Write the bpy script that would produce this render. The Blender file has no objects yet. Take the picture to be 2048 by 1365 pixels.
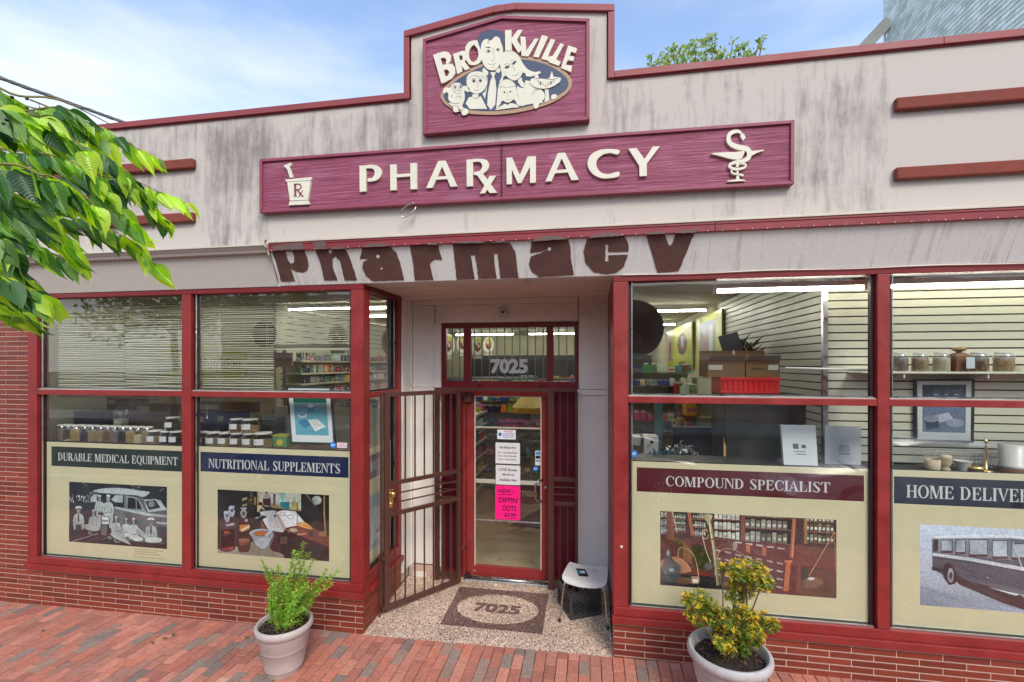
import bpy, bmesh, math, random
from mathutils import Vector, Matrix, noise

scene = bpy.context.scene
COL = scene.collection
rnd = random.Random(7025)

# ---------------------------------------------------------------- camera
CAM_D, CAM_H, FPX, CXP, HYP = 4.4, 2.78, 920.0, 1024.0, 728.0
YAW = math.atan(FPX / 5424.0)
cc, ss = math.cos(YAW), math.sin(YAW)
cd = bpy.data.cameras.new('camera'); cam = bpy.data.objects.new('camera', cd); COL.objects.link(cam)
cam.location = (0, -CAM_D, CAM_H); cam.rotation_euler = (math.pi/2, 0, YAW)
cd.sensor_width = 36; cd.lens = FPX/2048*36; cd.shift_y = (HYP-682.5)/2048
cd.clip_start = .05; cd.clip_end = 600
scene.camera = cam

# ---------------------------------------------------------------- world, sun, exposure
SUN_EL, SUN_AZ = math.radians(44), math.radians(153)      # azimuth clockwise from +Y (north): the light comes from the street side
w = bpy.data.worlds.new('World'); scene.world = w; w.use_nodes = True
nt = w.node_tree; nt.nodes.clear(); N = nt.nodes.new; L = nt.links.new
out = N('ShaderNodeOutputWorld'); mix = N('ShaderNodeMixShader'); bgs = N('ShaderNodeBackground'); bgc = N('ShaderNodeBackground')
sky = N('ShaderNodeTexSky'); sky.sky_type = 'NISHITA'; sky.sun_disc = False
sky.sun_elevation = SUN_EL; sky.sun_rotation = SUN_AZ; sky.air_density = 1.0; sky.dust_density = 1.2; sky.ozone_density = 1.5
tc = N('ShaderNodeTexCoord'); mp = N('ShaderNodeMapping'); mp.inputs['Scale'].default_value = (1.2, 1.2, 4.5); mp.inputs['Location'].default_value = (.3, .1, .35)
nz = N('ShaderNodeTexNoise'); nz.inputs['Scale'].default_value = 1.6; nz.inputs['Detail'].default_value = 7; nz.inputs['Roughness'].default_value = .55
sx = N('ShaderNodeSeparateXYZ'); mr = N('ShaderNodeMapRange'); mr.inputs[1].default_value = .20; mr.inputs[2].default_value = .58; mr.inputs[3].default_value = .42; mr.inputs[4].default_value = -.24
rp = N('ShaderNodeMapRange'); rp.inputs[1].default_value = .30; rp.inputs[2].default_value = .85; rp.interpolation_type = 'SMOOTHSTEP'
ad = N('ShaderNodeMath'); ad.operation = 'ADD'; cl = N('ShaderNodeMath'); cl.operation = 'MULTIPLY'; cl.inputs[1].default_value = .92
L(tc.outputs['Generated'], mp.inputs[0]); L(mp.outputs[0], nz.inputs[0]); L(tc.outputs['Generated'], sx.inputs[0]); L(sx.outputs['Z'], mr.inputs[0])
L(nz.outputs[0], ad.inputs[0]); L(mr.outputs[0], ad.inputs[1]); L(ad.outputs[0], rp.inputs[0]); L(rp.outputs[0], cl.inputs[0]); L(cl.outputs[0], mix.inputs[0])
hsv = N('ShaderNodeHueSaturation'); hsv.inputs['Saturation'].default_value = .95; hsv.inputs['Value'].default_value = 1.12
L(sky.outputs[0], hsv.inputs['Color']); L(hsv.outputs[0], bgs.inputs[0]); bgs.inputs[1].default_value = .15
bgc.inputs[0].default_value = (.95, .97, 1, 1); bgc.inputs[1].default_value = .60
L(bgs.outputs[0], mix.inputs[1]); L(bgc.outputs[0], mix.inputs[2]); L(mix.outputs[0], out.inputs[0])
sd = bpy.data.lights.new('sun', 'SUN'); sd.energy = 1.0; sd.angle = math.radians(18); sd.color = (1, .93, .80)
sun = bpy.data.objects.new('sun', sd); COL.objects.link(sun)
sdir = Vector((math.sin(SUN_AZ)*math.cos(SUN_EL), math.cos(SUN_AZ)*math.cos(SUN_EL), math.sin(SUN_EL)))
sun.rotation_euler = sdir.to_track_quat('Z', 'Y').to_euler(); sun.location = sdir*30
scene.view_settings.view_transform = 'Standard'; scene.view_settings.look = 'None'
scene.view_settings.exposure = 1.05; scene.view_settings.gamma = 1
scene.render.engine = 'CYCLES'
scene.cycles.max_bounces = 8; scene.cycles.transparent_max_bounces = 24; scene.cycles.diffuse_bounces = 4; scene.cycles.glossy_bounces = 3
scene.cycles.use_denoising = True; scene.cycles.caustics_reflective = False; scene.cycles.caustics_refractive = False
scene.cycles.sample_clamp_indirect = 4

# ---------------------------------------------------------------- measuring helpers: a point of the photograph on a plane of the place
def P(px, py, y=0.0):
    u = (px-CXP)/FPX; Y = y+CAM_D; X = Y*(u*cc-ss)/(cc+u*ss); dep = -X*ss+Y*cc
    return X, CAM_H-(py-HYP)*dep/FPX
def PX(px, x):                       # depth y of the vertical line seen at px on the plane X = x
    t = math.tan(math.atan((px-CXP)/FPX)-YAW); return x/t-CAM_D
def G(px, py, z=0.0):
    dep = FPX*(CAM_H-z)/(py-HYP); u = (px-CXP)/FPX*dep
    return u*cc-dep*ss, u*ss+dep*cc-CAM_D
def W(px, py, dep):
    u = (px-CXP)/FPX*dep
    return Vector((u*cc-dep*ss, u*ss+dep*cc-CAM_D, CAM_H-(py-HYP)*dep/FPX))
def pix(X, y, Z):
    Y = y+CAM_D; dep = -X*ss+Y*cc
    if dep < .05: return -9999, -9999
    return CXP+FPX*(X*cc+Y*ss)/dep, HYP-FPX*(Z-CAM_H)/dep
def GZ(X): return .0135*(X+2.2)      # the pavement rises gently to the right

def S(r, g, b, k=1.0):
    f = lambda c: (c/255/12.92 if c/255 <= .04045 else ((c/255+.055)/1.055)**2.4)*k
    return (f(r), f(g), f(b))

# ---------------------------------------------------------------- materials
def newmat(name):
    m = bpy.data.materials.new(name); m.use_nodes = True
    n = m.node_tree.nodes; return m, m.node_tree, n['Principled BSDF']
def simple(name, col=None, rough=.6, metal=0, var=.0, vscale=4, bump=0, bscale=60, src=None, coat=0, spec=.5, stretch=None, emit=0, dirt=0, alpha=None, sheen=0):
    """src: None = colour, 'obj' = object colour, 'attr' = colour attribute"""
    m, t, b = newmat(name); N = t.nodes.new; L = t.links.new
    b.inputs['Roughness'].default_value = rough; b.inputs['Metallic'].default_value = metal
    b.inputs['Specular IOR Level'].default_value = spec
    if coat: b.inputs['Coat Weight'].default_value = coat; b.inputs['Coat Roughness'].default_value = .12
    if src == 'obj':
        o = N('ShaderNodeObjectInfo'); c = o.outputs['Color']
    elif src == 'attr':
        o = N('ShaderNodeAttribute'); o.attribute_name = 'Col'; c = o.outputs['Color']
    else:
        o = N('ShaderNodeRGB'); o.outputs[0].default_value = (*col, 1); c = o.outputs[0]
    co = N('ShaderNodeTexCoord'); cs = co.outputs['Object']
    if stretch:
        q = N('ShaderNodeMapping'); q.inputs['Scale'].default_value = stretch; L(cs, q.inputs[0]); cs = q.outputs[0]
    if var:
        z = N('ShaderNodeTexNoise'); z.inputs['Scale'].default_value = vscale; z.inputs['Detail'].default_value = 6; z.inputs['Roughness'].default_value = .65; L(cs, z.inputs[0])
        r = N('ShaderNodeMapRange'); r.inputs[1].default_value = .3; r.inputs[2].default_value = .7; r.inputs[3].default_value = 1-var; r.inputs[4].default_value = 1+var; L(z.outputs[0], r.inputs[0])
        x = N('ShaderNodeVectorMath'); x.operation = 'SCALE'; L(c, x.inputs[0]); L(r.outputs[0], x.inputs['Scale']); c = x.outputs[0]
        r2 = N('ShaderNodeMapRange'); r2.inputs[1].default_value = .3; r2.inputs[2].default_value = .7; r2.inputs[3].default_value = max(0, rough-.12); r2.inputs[4].default_value = min(1, rough+.12); L(z.outputs[0], r2.inputs[0]); L(r2.outputs[0], b.inputs['Roughness'])
    if dirt:
        z = N('ShaderNodeTexNoise'); z.inputs['Scale'].default_value = 4.3; z.inputs['Detail'].default_value = 9; z.inputs['Roughness'].default_value = .75; L(co.outputs['Object'], z.inputs[0])
        r = N('ShaderNodeMapRange'); r.inputs[1].default_value = .52; r.inputs[2].default_value = .75; r.inputs[3].default_value = 0; r.inputs[4].default_value = dirt; L(z.outputs[0], r.inputs[0])
        x = N('ShaderNodeMix'); x.data_type = 'RGBA'; L(r.outputs[0], x.inputs[0]); L(c, x.inputs[6]); x.inputs[7].default_value = (.09, .075, .06, 1); c = x.outputs[2]
    L(c, b.inputs['Base Color'])
    if bump:
        z = N('ShaderNodeTexNoise'); z.inputs['Scale'].default_value = bscale; z.inputs['Detail'].default_value = 5; L(cs, z.inputs[0])
        u = N('ShaderNodeBump'); u.inputs['Strength'].default_value = bump; u.inputs['Distance'].default_value = .01; L(z.outputs[0], u.inputs['Height']); L(u.outputs[0], b.inputs['Normal'])
    if emit:
        L(c, b.inputs['Emission Color']); b.inputs['Emission Strength'].default_value = emit
    return m

MAT = {}
MAT['red'] = simple('red_frame_paint', S(154, 48, 46, .8), .45, var=.2, vscale=5, bump=.08, bscale=30, dirt=.32)
MAT['darkred'] = simple('dark_red_door_frame_and_shaded_head', S(130, 24, 32, .8), .4, var=.12, vscale=3, dirt=.12)
MAT['maroon'] = simple('maroon_panel_paint', S(104, 12, 36, .8), .38, var=.1, vscale=4)
MAT['coping'] = simple('dusty_red_metal_coping', S(150, 64, 66, .9), .5, var=.14, vscale=2.5, dirt=.2)
MAT['canopyred'] = simple('faded_crimson_metal_trim', S(142, 46, 54, .9), .45, var=.12, vscale=3, dirt=.25)
MAT['terracotta'] = simple('terracotta_stucco', S(136, 66, 54, .88), .9, var=.2, vscale=6, bump=.5, bscale=120, dirt=.22)
MAT['cream'] = simple('cream_flashing_paint', S(214, 204, 186, .9), .5, var=.1, vscale=3, dirt=.2)
MAT['letter'] = simple('ivory_letter_paint', S(226, 222, 202, .95), .55, var=.05, vscale=8, dirt=.06)
MAT['navy'] = simple('navy_sign_paint', S(62, 76, 104, .9), .5, var=.12, vscale=12)
MAT['tan'] = simple('tan_sign_border_paint', S(176, 146, 116, .95), .55, var=.08, vscale=12)
MAT['brown'] = simple('brown_iron_paint', S(86, 52, 44, .9), .4, var=.12, vscale=9, bump=.05, bscale=70)
MAT['black'] = simple('black_rubber', (.012, .012, .013), .5, var=.1)
MAT['blackplastic'] = simple('black_crate_plastic', (.045, .045, .05), .30, var=.15, vscale=30, bump=.08)
MAT['chrome'] = simple('worn_steel', (.55, .54, .53), .28, metal=1, var=.15, vscale=30)
MAT['alu'] = simple('aluminium', (.62, .64, .66), .34, metal=1, var=.08, vscale=10)
MAT['brass'] = simple('brass', (.82, .55, .22), .25, metal=1, var=.08)
MAT['white'] = simple('white_painted_board', S(240, 236, 228, .95), .55, var=.05, vscale=3, dirt=.13, bump=.03)
MAT['soffit'] = simple('pinkish_soffit_paint', S(236, 222, 208, 1), .6, var=.05, vscale=3, dirt=.12)
MAT['whiteplastic'] = simple('off_white_plastic', S(222, 220, 214, .9), .38, var=.05, vscale=12, dirt=.16)
MAT['offwhite'] = simple('slatwall_laminate', S(226, 226, 205, .85), .45, var=.03, vscale=2)
MAT['photo'] = simple('faded_photographic_print', None, .4, src='attr', var=.28, vscale=55, spec=.15)
MAT['print'] = simple('printed_sheet', None, .42, src='attr', var=.03, vscale=9)
MAT['goods'] = simple('printed_packaging', None, .4, src='obj', var=.25, vscale=38)
def goodsmat():
    m, t, b = newmat('labelled_packaging'); N = t.nodes.new; L = t.links.new
    o = N('ShaderNodeObjectInfo'); tc = N('ShaderNodeTexCoord'); sp = N('ShaderNodeSeparateXYZ'); L(tc.outputs['Generated'], sp.inputs[0]); wv = N('ShaderNodeTexNoise'); wv.inputs['Scale'].default_value = 3.2; wv.inputs['Detail'].default_value = 3; wv.noise_dimensions = '4D'
    L(tc.outputs['Generated'], wv.inputs[0]); ml = N('ShaderNodeMath'); ml.operation = 'MULTIPLY'; ml.inputs[1].default_value = 40; L(o.outputs['Random'], ml.inputs[0]); L(ml.outputs[0], wv.inputs['W'])
    g = N('ShaderNodeMath'); g.operation = 'GREATER_THAN'; g.inputs[1].default_value = .53; L(wv.outputs[0], g.inputs[0]); b1 = N('ShaderNodeMath'); b1.operation = 'COMPARE'; b1.inputs[1].default_value = .45; b1.inputs[2].default_value = .24; L(sp.outputs['Z'], b1.inputs[0])
    q = N('ShaderNodeMath'); q.operation = 'MULTIPLY'; L(g.outputs[0], q.inputs[0]); L(b1.outputs[0], q.inputs[1]); mx = N('ShaderNodeMix'); mx.data_type = 'RGBA'; L(q.outputs[0], mx.inputs[0]); L(o.outputs['Color'], mx.inputs[6]); h = N('ShaderNodeHueSaturation'); L(o.outputs['Random'], h.inputs['Hue']); h.inputs['Value'].default_value = 1.6; h.inputs['Saturation'].default_value = .45; L(o.outputs['Color'], h.inputs['Color']); L(h.outputs[0], mx.inputs[7])
    g2 = N('ShaderNodeMath'); g2.operation = 'LESS_THAN'; g2.inputs[1].default_value = .42; L(wv.outputs[0], g2.inputs[0]); m2 = N('ShaderNodeMix'); m2.data_type = 'RGBA'; L(g2.outputs[0], m2.inputs[0]); L(mx.outputs[2], m2.inputs[6]); m2.inputs[7].default_value = (.62, .62, .58, 1); L(m2.outputs[2], b.inputs['Base Color']); b.inputs['Roughness'].default_value = .4; return m
MAT['goods'] = goodsmat()
MAT['paint'] = simple('coloured_surface', None, .5, src='obj', var=.05, vscale=6)
MAT['carpaint'] = simple('car_paint', None, .25, src='obj', coat=1)
MAT['cardboard'] = simple('brown_cardboard', S(140, 108, 74, .85), .85, var=.1, vscale=8)
MAT['soil'] = simple('potting_soil', (.028, .017, .012), .95, var=.5, vscale=60, bump=1, bscale=90)
MAT['bark'] = simple('bark', (.09, .06, .045), .9, var=.35, vscale=25, bump=.6, bscale=50)
MAT['twig'] = simple('green_twig', S(150, 140, 60, .7), .6, var=.2, vscale=30)
MAT['stem'] = simple('stem', S(120, 100, 62, .7), .7, var=.2, vscale=30)
MAT['pot'] = simple('pinkish_grey_resin', S(206, 193, 187, .85), .62, var=.07, vscale=7, bump=.12, bscale=90, dirt=.1)
MAT['pot2'] = simple('weathered_grey_resin', S(196, 193, 192, .85), .62, var=.1, vscale=9, bump=.15, bscale=90, dirt=.45)
MAT['asphalt'] = simple('asphalt', (.05, .05, .052), .9, var=.25, vscale=12, bump=.5, bscale=150)
MAT['concrete'] = simple('concrete', (.36, .35, .33), .85, var=.12, vscale=5, bump=.3, bscale=90)
MAT['jointsand'] = simple('joint_sand', (.10, .085, .07), .95, var=.3, vscale=40, bump=.5)
MAT['mortar'] = simple('pale_pink_mortar', S(214, 186, 168, .85), .9, var=.1, vscale=12, bump=.4, bscale=120)
MAT['ceiling'] = simple('interior_ceiling', S(206, 200, 178, .8), .85, var=.05, vscale=2)
MAT['intwall'] = simple('interior_wall', S(212, 210, 180, .8), .8, var=.04, vscale=2)
MAT['floorin'] = simple('tan_vinyl_floor', S(176, 158, 124, .8), .35, var=.12, vscale=3)
MAT['guardpaint'] = simple('grey_green_guard_paint', S(112, 130, 118), .5)
MAT['mintdark'] = simple('mint_joint', S(140, 168, 160), .9)
MAT['greycable'] = simple('grey_cable_jacket', S(120, 118, 116), .6, var=.15)
MAT['grey'] = simple('grey_upright', S(150, 150, 144), .5)
MAT['berry'] = simple('dark_berry', (.01, .006, .012), .2)
MAT['wood'] = simple('display_shelf_wood', S(128, 84, 58, .8), .5, var=.2, vscale=6, stretch=(1, 8, 8))
MAT['darkshelf'] = simple('dark_surface', (.022, .024, .022), .5, var=.2)

# tinted by object colour: brick faces and pavers
def brickmat(name, rough, var, bump, bscale, scale2):
    m, t, b = newmat(name); N = t.nodes.new; L = t.links.new
    o = N('ShaderNodeObjectInfo'); co = N('ShaderNodeTexCoord'); geo = N('ShaderNodeNewGeometry')
    z = N('ShaderNodeTexNoise'); z.inputs['Scale'].default_value = scale2; z.inputs['Detail'].default_value = 8; z.inputs['Roughness'].default_value = .7; L(geo.outputs['Position'], z.inputs[0])
    r = N('ShaderNodeMapRange'); r.inputs[1].default_value = .28; r.inputs[2].default_value = .72; r.inputs[3].default_value = 1-var; r.inputs[4].default_value = 1+var; L(z.outputs[0], r.inputs[0])
    x = N('ShaderNodeVectorMath'); x.operation = 'SCALE'; L(o.outputs['Color'], x.inputs[0]); L(r.outputs[0], x.inputs['Scale'])
    z2 = N('ShaderNodeTexNoise'); z2.inputs['Scale'].default_value = 2.1; z2.inputs['Detail'].default_value = 10; z2.inputs['Roughness'].default_value = .8; L(geo.outputs['Position'], z2.inputs[0])
    r2 = N('ShaderNodeMapRange'); r2.inputs[1].default_value = .60; r2.inputs[2].default_value = .80; r2.inputs[4].default_value = .5; L(z2.outputs[0], r2.inputs[0])
    mx = N('ShaderNodeMix'); mx.data_type = 'RGBA'; L(r2.outputs[0], mx.inputs[0]); L(x.outputs[0], mx.inputs[6]); mx.inputs[7].default_value = (.30, .27, .25, 1)
    L(mx.outputs[2], b.inputs['Base Color']); b.inputs['Roughness'].default_value = rough
    n3 = N('ShaderNodeTexNoise'); n3.inputs['Scale'].default_value = bscale; n3.inputs['Detail'].default_value = 6; L(geo.outputs['Position'], n3.inputs[0])
    u = N('ShaderNodeBump'); u.inputs['Strength'].default_value = bump; u.inputs['Distance'].default_value = .006; L(n3.outputs[0], u.inputs['Height']); L(u.outputs[0], b.inputs['Normal'])
    return m
MAT['brick'] = brickmat('glazed_brick_face', .45, .16, .3, 60, 9)
MAT['paver'] = brickmat('clay_paver', .85, .28, .7, 110, 28)

def streaky(name, base, dark, zs, thr, amt, ang=0.0, zones=None, bumps=.35, bsc=260):
    """plaster or sheet metal with long run-down stains; zones: list of (x0, x1, extra) bands along X where the run-off was stronger"""
    m, t, b = newmat(name); N = t.nodes.new; L = t.links.new
    geo = N('ShaderNodeNewGeometry'); mp = N('ShaderNodeMapping'); mp.inputs['Scale'].default_value = zs; L(geo.outputs['Position'], mp.inputs[0])
    n1 = N('ShaderNodeTexNoise'); n1.inputs['Scale'].default_value = 1; n1.inputs['Detail'].default_value = 8; n1.inputs['Roughness'].default_value = .68; L(mp.outputs[0], n1.inputs[0])
    n0 = N('ShaderNodeTexNoise'); n0.inputs['Scale'].default_value = 2.1; n0.inputs['Detail'].default_value = 7; n0.inputs['Roughness'].default_value = .7; L(geo.outputs['Position'], n0.inputs[0])
    a = N('ShaderNodeMath'); a.operation = 'MULTIPLY_ADD'; L(n0.outputs[0], a.inputs[0]); a.inputs[1].default_value = .75; L(n1.outputs[0], a.inputs[2]); cur = a.outputs[0]
    sp = N('ShaderNodeSeparateXYZ'); L(geo.outputs['Position'], sp.inputs[0])
    for (x0, x1, z0, z1, ex) in zones or ():
        f = []
        for (sock, lo, hi, soft) in ((sp.outputs['X'], x0, x1, .12), (sp.outputs['Z'], z0, z1, .25)):
            m1 = N('ShaderNodeMapRange'); m1.interpolation_type = 'SMOOTHSTEP'; m1.inputs[1].default_value = lo-soft; m1.inputs[2].default_value = lo+soft; L(sock, m1.inputs[0])
            m2 = N('ShaderNodeMapRange'); m2.interpolation_type = 'SMOOTHSTEP'; m2.inputs[1].default_value = hi-soft; m2.inputs[2].default_value = hi+soft; m2.inputs[3].default_value = 1; m2.inputs[4].default_value = 0; L(sock, m2.inputs[0])
            q = N('ShaderNodeMath'); q.operation = 'MULTIPLY'; L(m1.outputs[0], q.inputs[0]); L(m2.outputs[0], q.inputs[1]); f.append(q.outputs[0])
        q = N('ShaderNodeMath'); q.operation = 'MULTIPLY'; L(f[0], q.inputs[0]); L(f[1], q.inputs[1])
        q2 = N('ShaderNodeMath'); q2.operation = 'MULTIPLY_ADD'; L(q.outputs[0], q2.inputs[0]); q2.inputs[1].default_value = ex; L(cur, q2.inputs[2]); cur = q2.outputs[0]
    r = N('ShaderNodeMapRange'); r.inputs[1].default_value = thr; r.inputs[2].default_value = thr+.30; r.inputs[4].default_value = amt; L(cur, r.inputs[0])
    n2 = N('ShaderNodeTexNoise'); n2.inputs['Scale'].default_value = 90; n2.inputs['Detail'].default_value = 4; L(geo.outputs['Position'], n2.inputs[0])
    r3 = N('ShaderNodeMapRange'); r3.inputs[1].default_value = .3; r3.inputs[2].default_value = .7; r3.inputs[3].default_value = .93; r3.inputs[4].default_value = 1.07; L(n2.outputs[0], r3.inputs[0])
    mx = N('ShaderNodeMix'); mx.data_type = 'RGBA'; L(r.outputs[0], mx.inputs[0]); mx.inputs[6].default_value = (*base, 1); mx.inputs[7].default_value = (*dark, 1)
    x = N('ShaderNodeVectorMath'); x.operation = 'SCALE'; L(mx.outputs[2], x.inputs[0]); L(r3.outputs[0], x.inputs['Scale']); L(x.outputs[0], b.inputs['Base Color'])
    b.inputs['Roughness'].default_value = .85
    n4 = N('ShaderNodeTexNoise'); n4.inputs['Scale'].default_value = bsc; n4.inputs['Detail'].default_value = 3; L(geo.outputs['Position'], n4.inputs[0])
    u = N('ShaderNodeBump'); u.inputs['Strength'].default_value = bumps; u.inputs['Distance'].default_value = .006; L(n4.outputs[0], u.inputs['Height']); L(u.outputs[0], b.inputs['Normal'])
    return m
MAT['stucco'] = streaky('stained_stucco', S(203, 195, 186, .92), S(116, 108, 106, .85), (12, 12, 1.5), .94, .72,
    zones=[(-5.3, -1.7, 4.6, 5.5, .13), (-4.1, -3.35, 4.0, 5.4, .15), (.05, .5, 4.5, 5.4, .15), (.5, 2.5, 4.0, 5.45, .06), (1.75, 2.5, 3.9, 5.3, .10), (-2.1, -1.7, 4.7, 5.6, .12), (2.6, 5, 3.9, 5.5, -.2), (-3.2, 1.6, 3.9, 4.35, -.05)])
MAT['canopy'] = streaky('stained_canopy_sheet', S(228, 228, 222, .96), S(112, 88, 76, .9), (30, 1.2, 1.2), .92, .5, zones=[(-3.4, 5, 3.5, 3.66, .05)], bumps=.15, bsc=40)
MAT['leftpanel'] = streaky('beige_canopy_sheet', S(198, 192, 182, .93), S(150, 130, 116, .9), (9, 1.2, 1.2), 1.05, .4, bumps=.1, bsc=40)
MAT['canopytext'] = simple('weathered_brown_paint', S(100, 68, 60, .9), .75, var=.22, vscale=9, bump=.2, bscale=60, dirt=.3)
MAT['greytext'] = simple('weathered_grey_paint', S(104, 84, 76, .9), .6, var=.2, vscale=12, dirt=.3)

def grainmat():
    m, t, b = newmat('sandblasted_wood_grain'); N = t.nodes.new; L = t.links.new
    geo = N('ShaderNodeNewGeometry'); mp = N('ShaderNodeMapping'); mp.inputs['Scale'].default_value = (1.3, 1, 42); L(geo.outputs['Position'], mp.inputs[0])
    z = N('ShaderNodeTexNoise'); z.inputs['Scale'].default_value = 1.6; z.inputs['Detail'].default_value = 7; z.inputs['Roughness'].default_value = .65; z.inputs['Distortion'].default_value = .35; L(mp.outputs[0], z.inputs[0])
    r = N('ShaderNodeValToRGB'); e = r.color_ramp.elements; e[0].position = .33; e[0].color = (*S(114, 44, 70), 1); e[1].position = .72; e[1].color = (*S(180, 108, 134), 1)
    k = r.color_ramp.elements.new(.5); k.color = (*S(142, 66, 90), 1); L(z.outputs[0], r.inputs[0])
    z2 = N('ShaderNodeTexNoise'); z2.inputs['Scale'].default_value = 2.2; z2.inputs['Detail'].default_value = 5; L(geo.outputs['Position'], z2.inputs[0])
    r2 = N('ShaderNodeMapRange'); r2.inputs[1].default_value = .55; r2.inputs[2].default_value = .75; r2.inputs[4].default_value = .35; L(z2.outputs[0], r2.inputs[0])
    mx = N('ShaderNodeMix'); mx.data_type = 'RGBA'; L(r2.outputs[0], mx.inputs[0]); L(r.outputs[0], mx.inputs[6]); mx.inputs[7].default_value = (*S(170, 130, 156), 1)
    L(mx.outputs[2], b.inputs['Base Color']); b.inputs['Roughness'].default_value = .6
    u = N('ShaderNodeBump'); u.inputs['Strength'].default_value = .9; u.inputs['Distance'].default_value = .012; L(z.outputs[0], u.inputs['Height']); L(u.outputs[0], b.inputs['Normal'])
    return m
MAT['grain'] = grainmat()
MAT['signrim'] = simple('plum_sign_rim', S(144, 66, 86, .95), .5, var=.1, vscale=3, dirt=.1)

def pebblemat(name, cols):
    m, t, b = newmat(name); N = t.nodes.new; L = t.links.new
    geo = N('ShaderNodeNewGeometry'); v = N('ShaderNodeTexVoronoi'); v.inputs['Scale'].default_value = 105; v.inputs['Randomness'].default_value = 1; L(geo.outputs['Position'], v.inputs[0])
    wn = N('ShaderNodeSeparateColor'); L(v.outputs['Color'], wn.inputs[0]); r = N('ShaderNodeValToRGB'); r.color_ramp.interpolation = 'CONSTANT'
    e = r.color_ramp.elements; e[0].position = 0; e[0].color = (*cols[0], 1); e[1].position = 1/len(cols); e[1].color = (*cols[1], 1)
    for i in range(2, len(cols)): k = r.color_ramp.elements.new(i/len(cols)); k.color = (*cols[i], 1)
    L(wn.outputs[0], r.inputs[0])
    d = N('ShaderNodeMapRange'); d.inputs[1].default_value = .35; d.inputs[2].default_value = .75; d.inputs[3].default_value = 1.08; d.inputs[4].default_value = .5; L(v.outputs['Distance'], d.inputs[0])
    x = N('ShaderNodeVectorMath'); x.operation = 'SCALE'; L(r.outputs[0], x.inputs[0]); L(d.outputs[0], x.inputs['Scale'])
    z2 = N('ShaderNodeTexNoise'); z2.inputs['Scale'].default_value = 1.7; z2.inputs['Detail'].default_value = 5; L(geo.outputs['Position'], z2.inputs[0])
    r2 = N('ShaderNodeMapRange'); r2.inputs[1].default_value = .4; r2.inputs[2].default_value = .7; r2.inputs[3].default_value = 1.1; r2.inputs[4].default_value = .82; L(z2.outputs[0], r2.inputs[0])
    x2 = N('ShaderNodeVectorMath'); x2.operation = 'SCALE'; L(x.outputs[0], x2.inputs[0]); L(r2.outputs[0], x2.inputs['Scale']); L(x2.outputs[0], b.inputs['Base Color'])
    b.inputs['Roughness'].default_value = .5
    u = N('ShaderNodeBump'); u.inputs['Strength'].default_value = .9; u.inputs['Distance'].default_value = .006; u.invert = True; L(v.outputs['Distance'], u.inputs['Height']); L(u.outputs[0], b.inputs['Normal'])
    return m
MAT['pebble'] = pebblemat('pale_pebble_epoxy', [S(238, 218, 192), S(218, 188, 162), S(244, 232, 212), S(160, 112, 86), S(226, 206, 186), S(132, 90, 72), S(236, 204, 172), S(196, 166, 144)])
MAT['pebblebrown'] = pebblemat('brown_pebble_epoxy', [S(124, 94, 84), S(104, 74, 66), S(150, 122, 108), S(88, 64, 58), S(132, 100, 88), S(112, 86, 78), S(164, 140, 128), S(96, 72, 64)])

def glassmat(name, tint, refl=1.0, rough=0.0, haze=0.0):
    m, t, b = newmat(name); n = t.nodes; n.remove(b); N = n.new; L = t.links.new; o = n['Material Output']
    tr = N('ShaderNodeBsdfTransparent'); tr.inputs[0].default_value = (*tint, 1); gl = N('ShaderNodeBsdfGlossy'); gl.inputs['Roughness'].default_value = rough; gl.inputs[0].default_value = (1, 1, 1, 1)
    geo = N('ShaderNodeNewGeometry'); dt = N('ShaderNodeVectorMath'); dt.operation = 'DOT_PRODUCT'; L(geo.outputs['Normal'], dt.inputs[0]); L(geo.outputs['Incoming'], dt.inputs[1])
    def mt(op, a, b): q = N('ShaderNodeMath'); q.operation = op; L(a, q.inputs[0]) if not isinstance(a, (int, float)) else setattr(q.inputs[0], 'default_value', a); (setattr(q.inputs[1], 'default_value', b) if b is not None else 0); return q
    ab = mt('ABSOLUTE', dt.outputs['Value'], None); om = N('ShaderNodeMath'); om.operation = 'SUBTRACT'; om.inputs[0].default_value = 1; L(ab.outputs[0], om.inputs[1]); pw5 = mt('POWER', om.outputs[0], 5.0)
    fr = mt('MULTIPLY', pw5.outputs[0], .96); fr2 = mt('ADD', fr.outputs[0], .043); mu = mt('MULTIPLY', fr2.outputs[0], refl*1.8); mu.use_clamp = True; fr = fr2   # two faces of a thin pane
    nz = N('ShaderNodeTexNoise'); nz.inputs['Scale'].default_value = 1.1; nz.inputs['Detail'].default_value = 2; L(geo.outputs['Position'], nz.inputs[0])
    bu = N('ShaderNodeBump'); bu.inputs['Strength'].default_value = .10; bu.inputs['Distance'].default_value = .02; L(nz.outputs[0], bu.inputs['Height']); L(bu.outputs[0], gl.inputs['Normal'])
    mx = N('ShaderNodeMixShader'); L(fr.outputs[0], mu.inputs[0]); L(mu.outputs[0], mx.inputs[0]); L(tr.outputs[0], mx.inputs[1]); L(gl.outputs[0], mx.inputs[2]); last = mx
    if haze:
        df = N('ShaderNodeBsdfDiffuse'); df.inputs[0].default_value = (.5, .5, .5, 1); m2 = N('ShaderNodeMixShader')
        nn = N('ShaderNodeTexNoise'); nn.inputs['Scale'].default_value = 3; nn.inputs['Detail'].default_value = 8; L(geo.outputs['Position'], nn.inputs[0]); rr = N('ShaderNodeMapRange'); rr.inputs[1].default_value = .4; rr.inputs[2].default_value = .8; rr.inputs[4].default_value = haze; L(nn.outputs[0], rr.inputs[0])
        L(rr.outputs[0], m2.inputs[0]); L(mx.outputs[0], m2.inputs[1]); L(df.outputs[0], m2.inputs[2]); last = m2
    L(last.outputs[0], o.inputs[0]); return m
MAT['glass'] = glassmat('shop_window_glass', (.95, .97, .95), 1.3, haze=.05)
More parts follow.
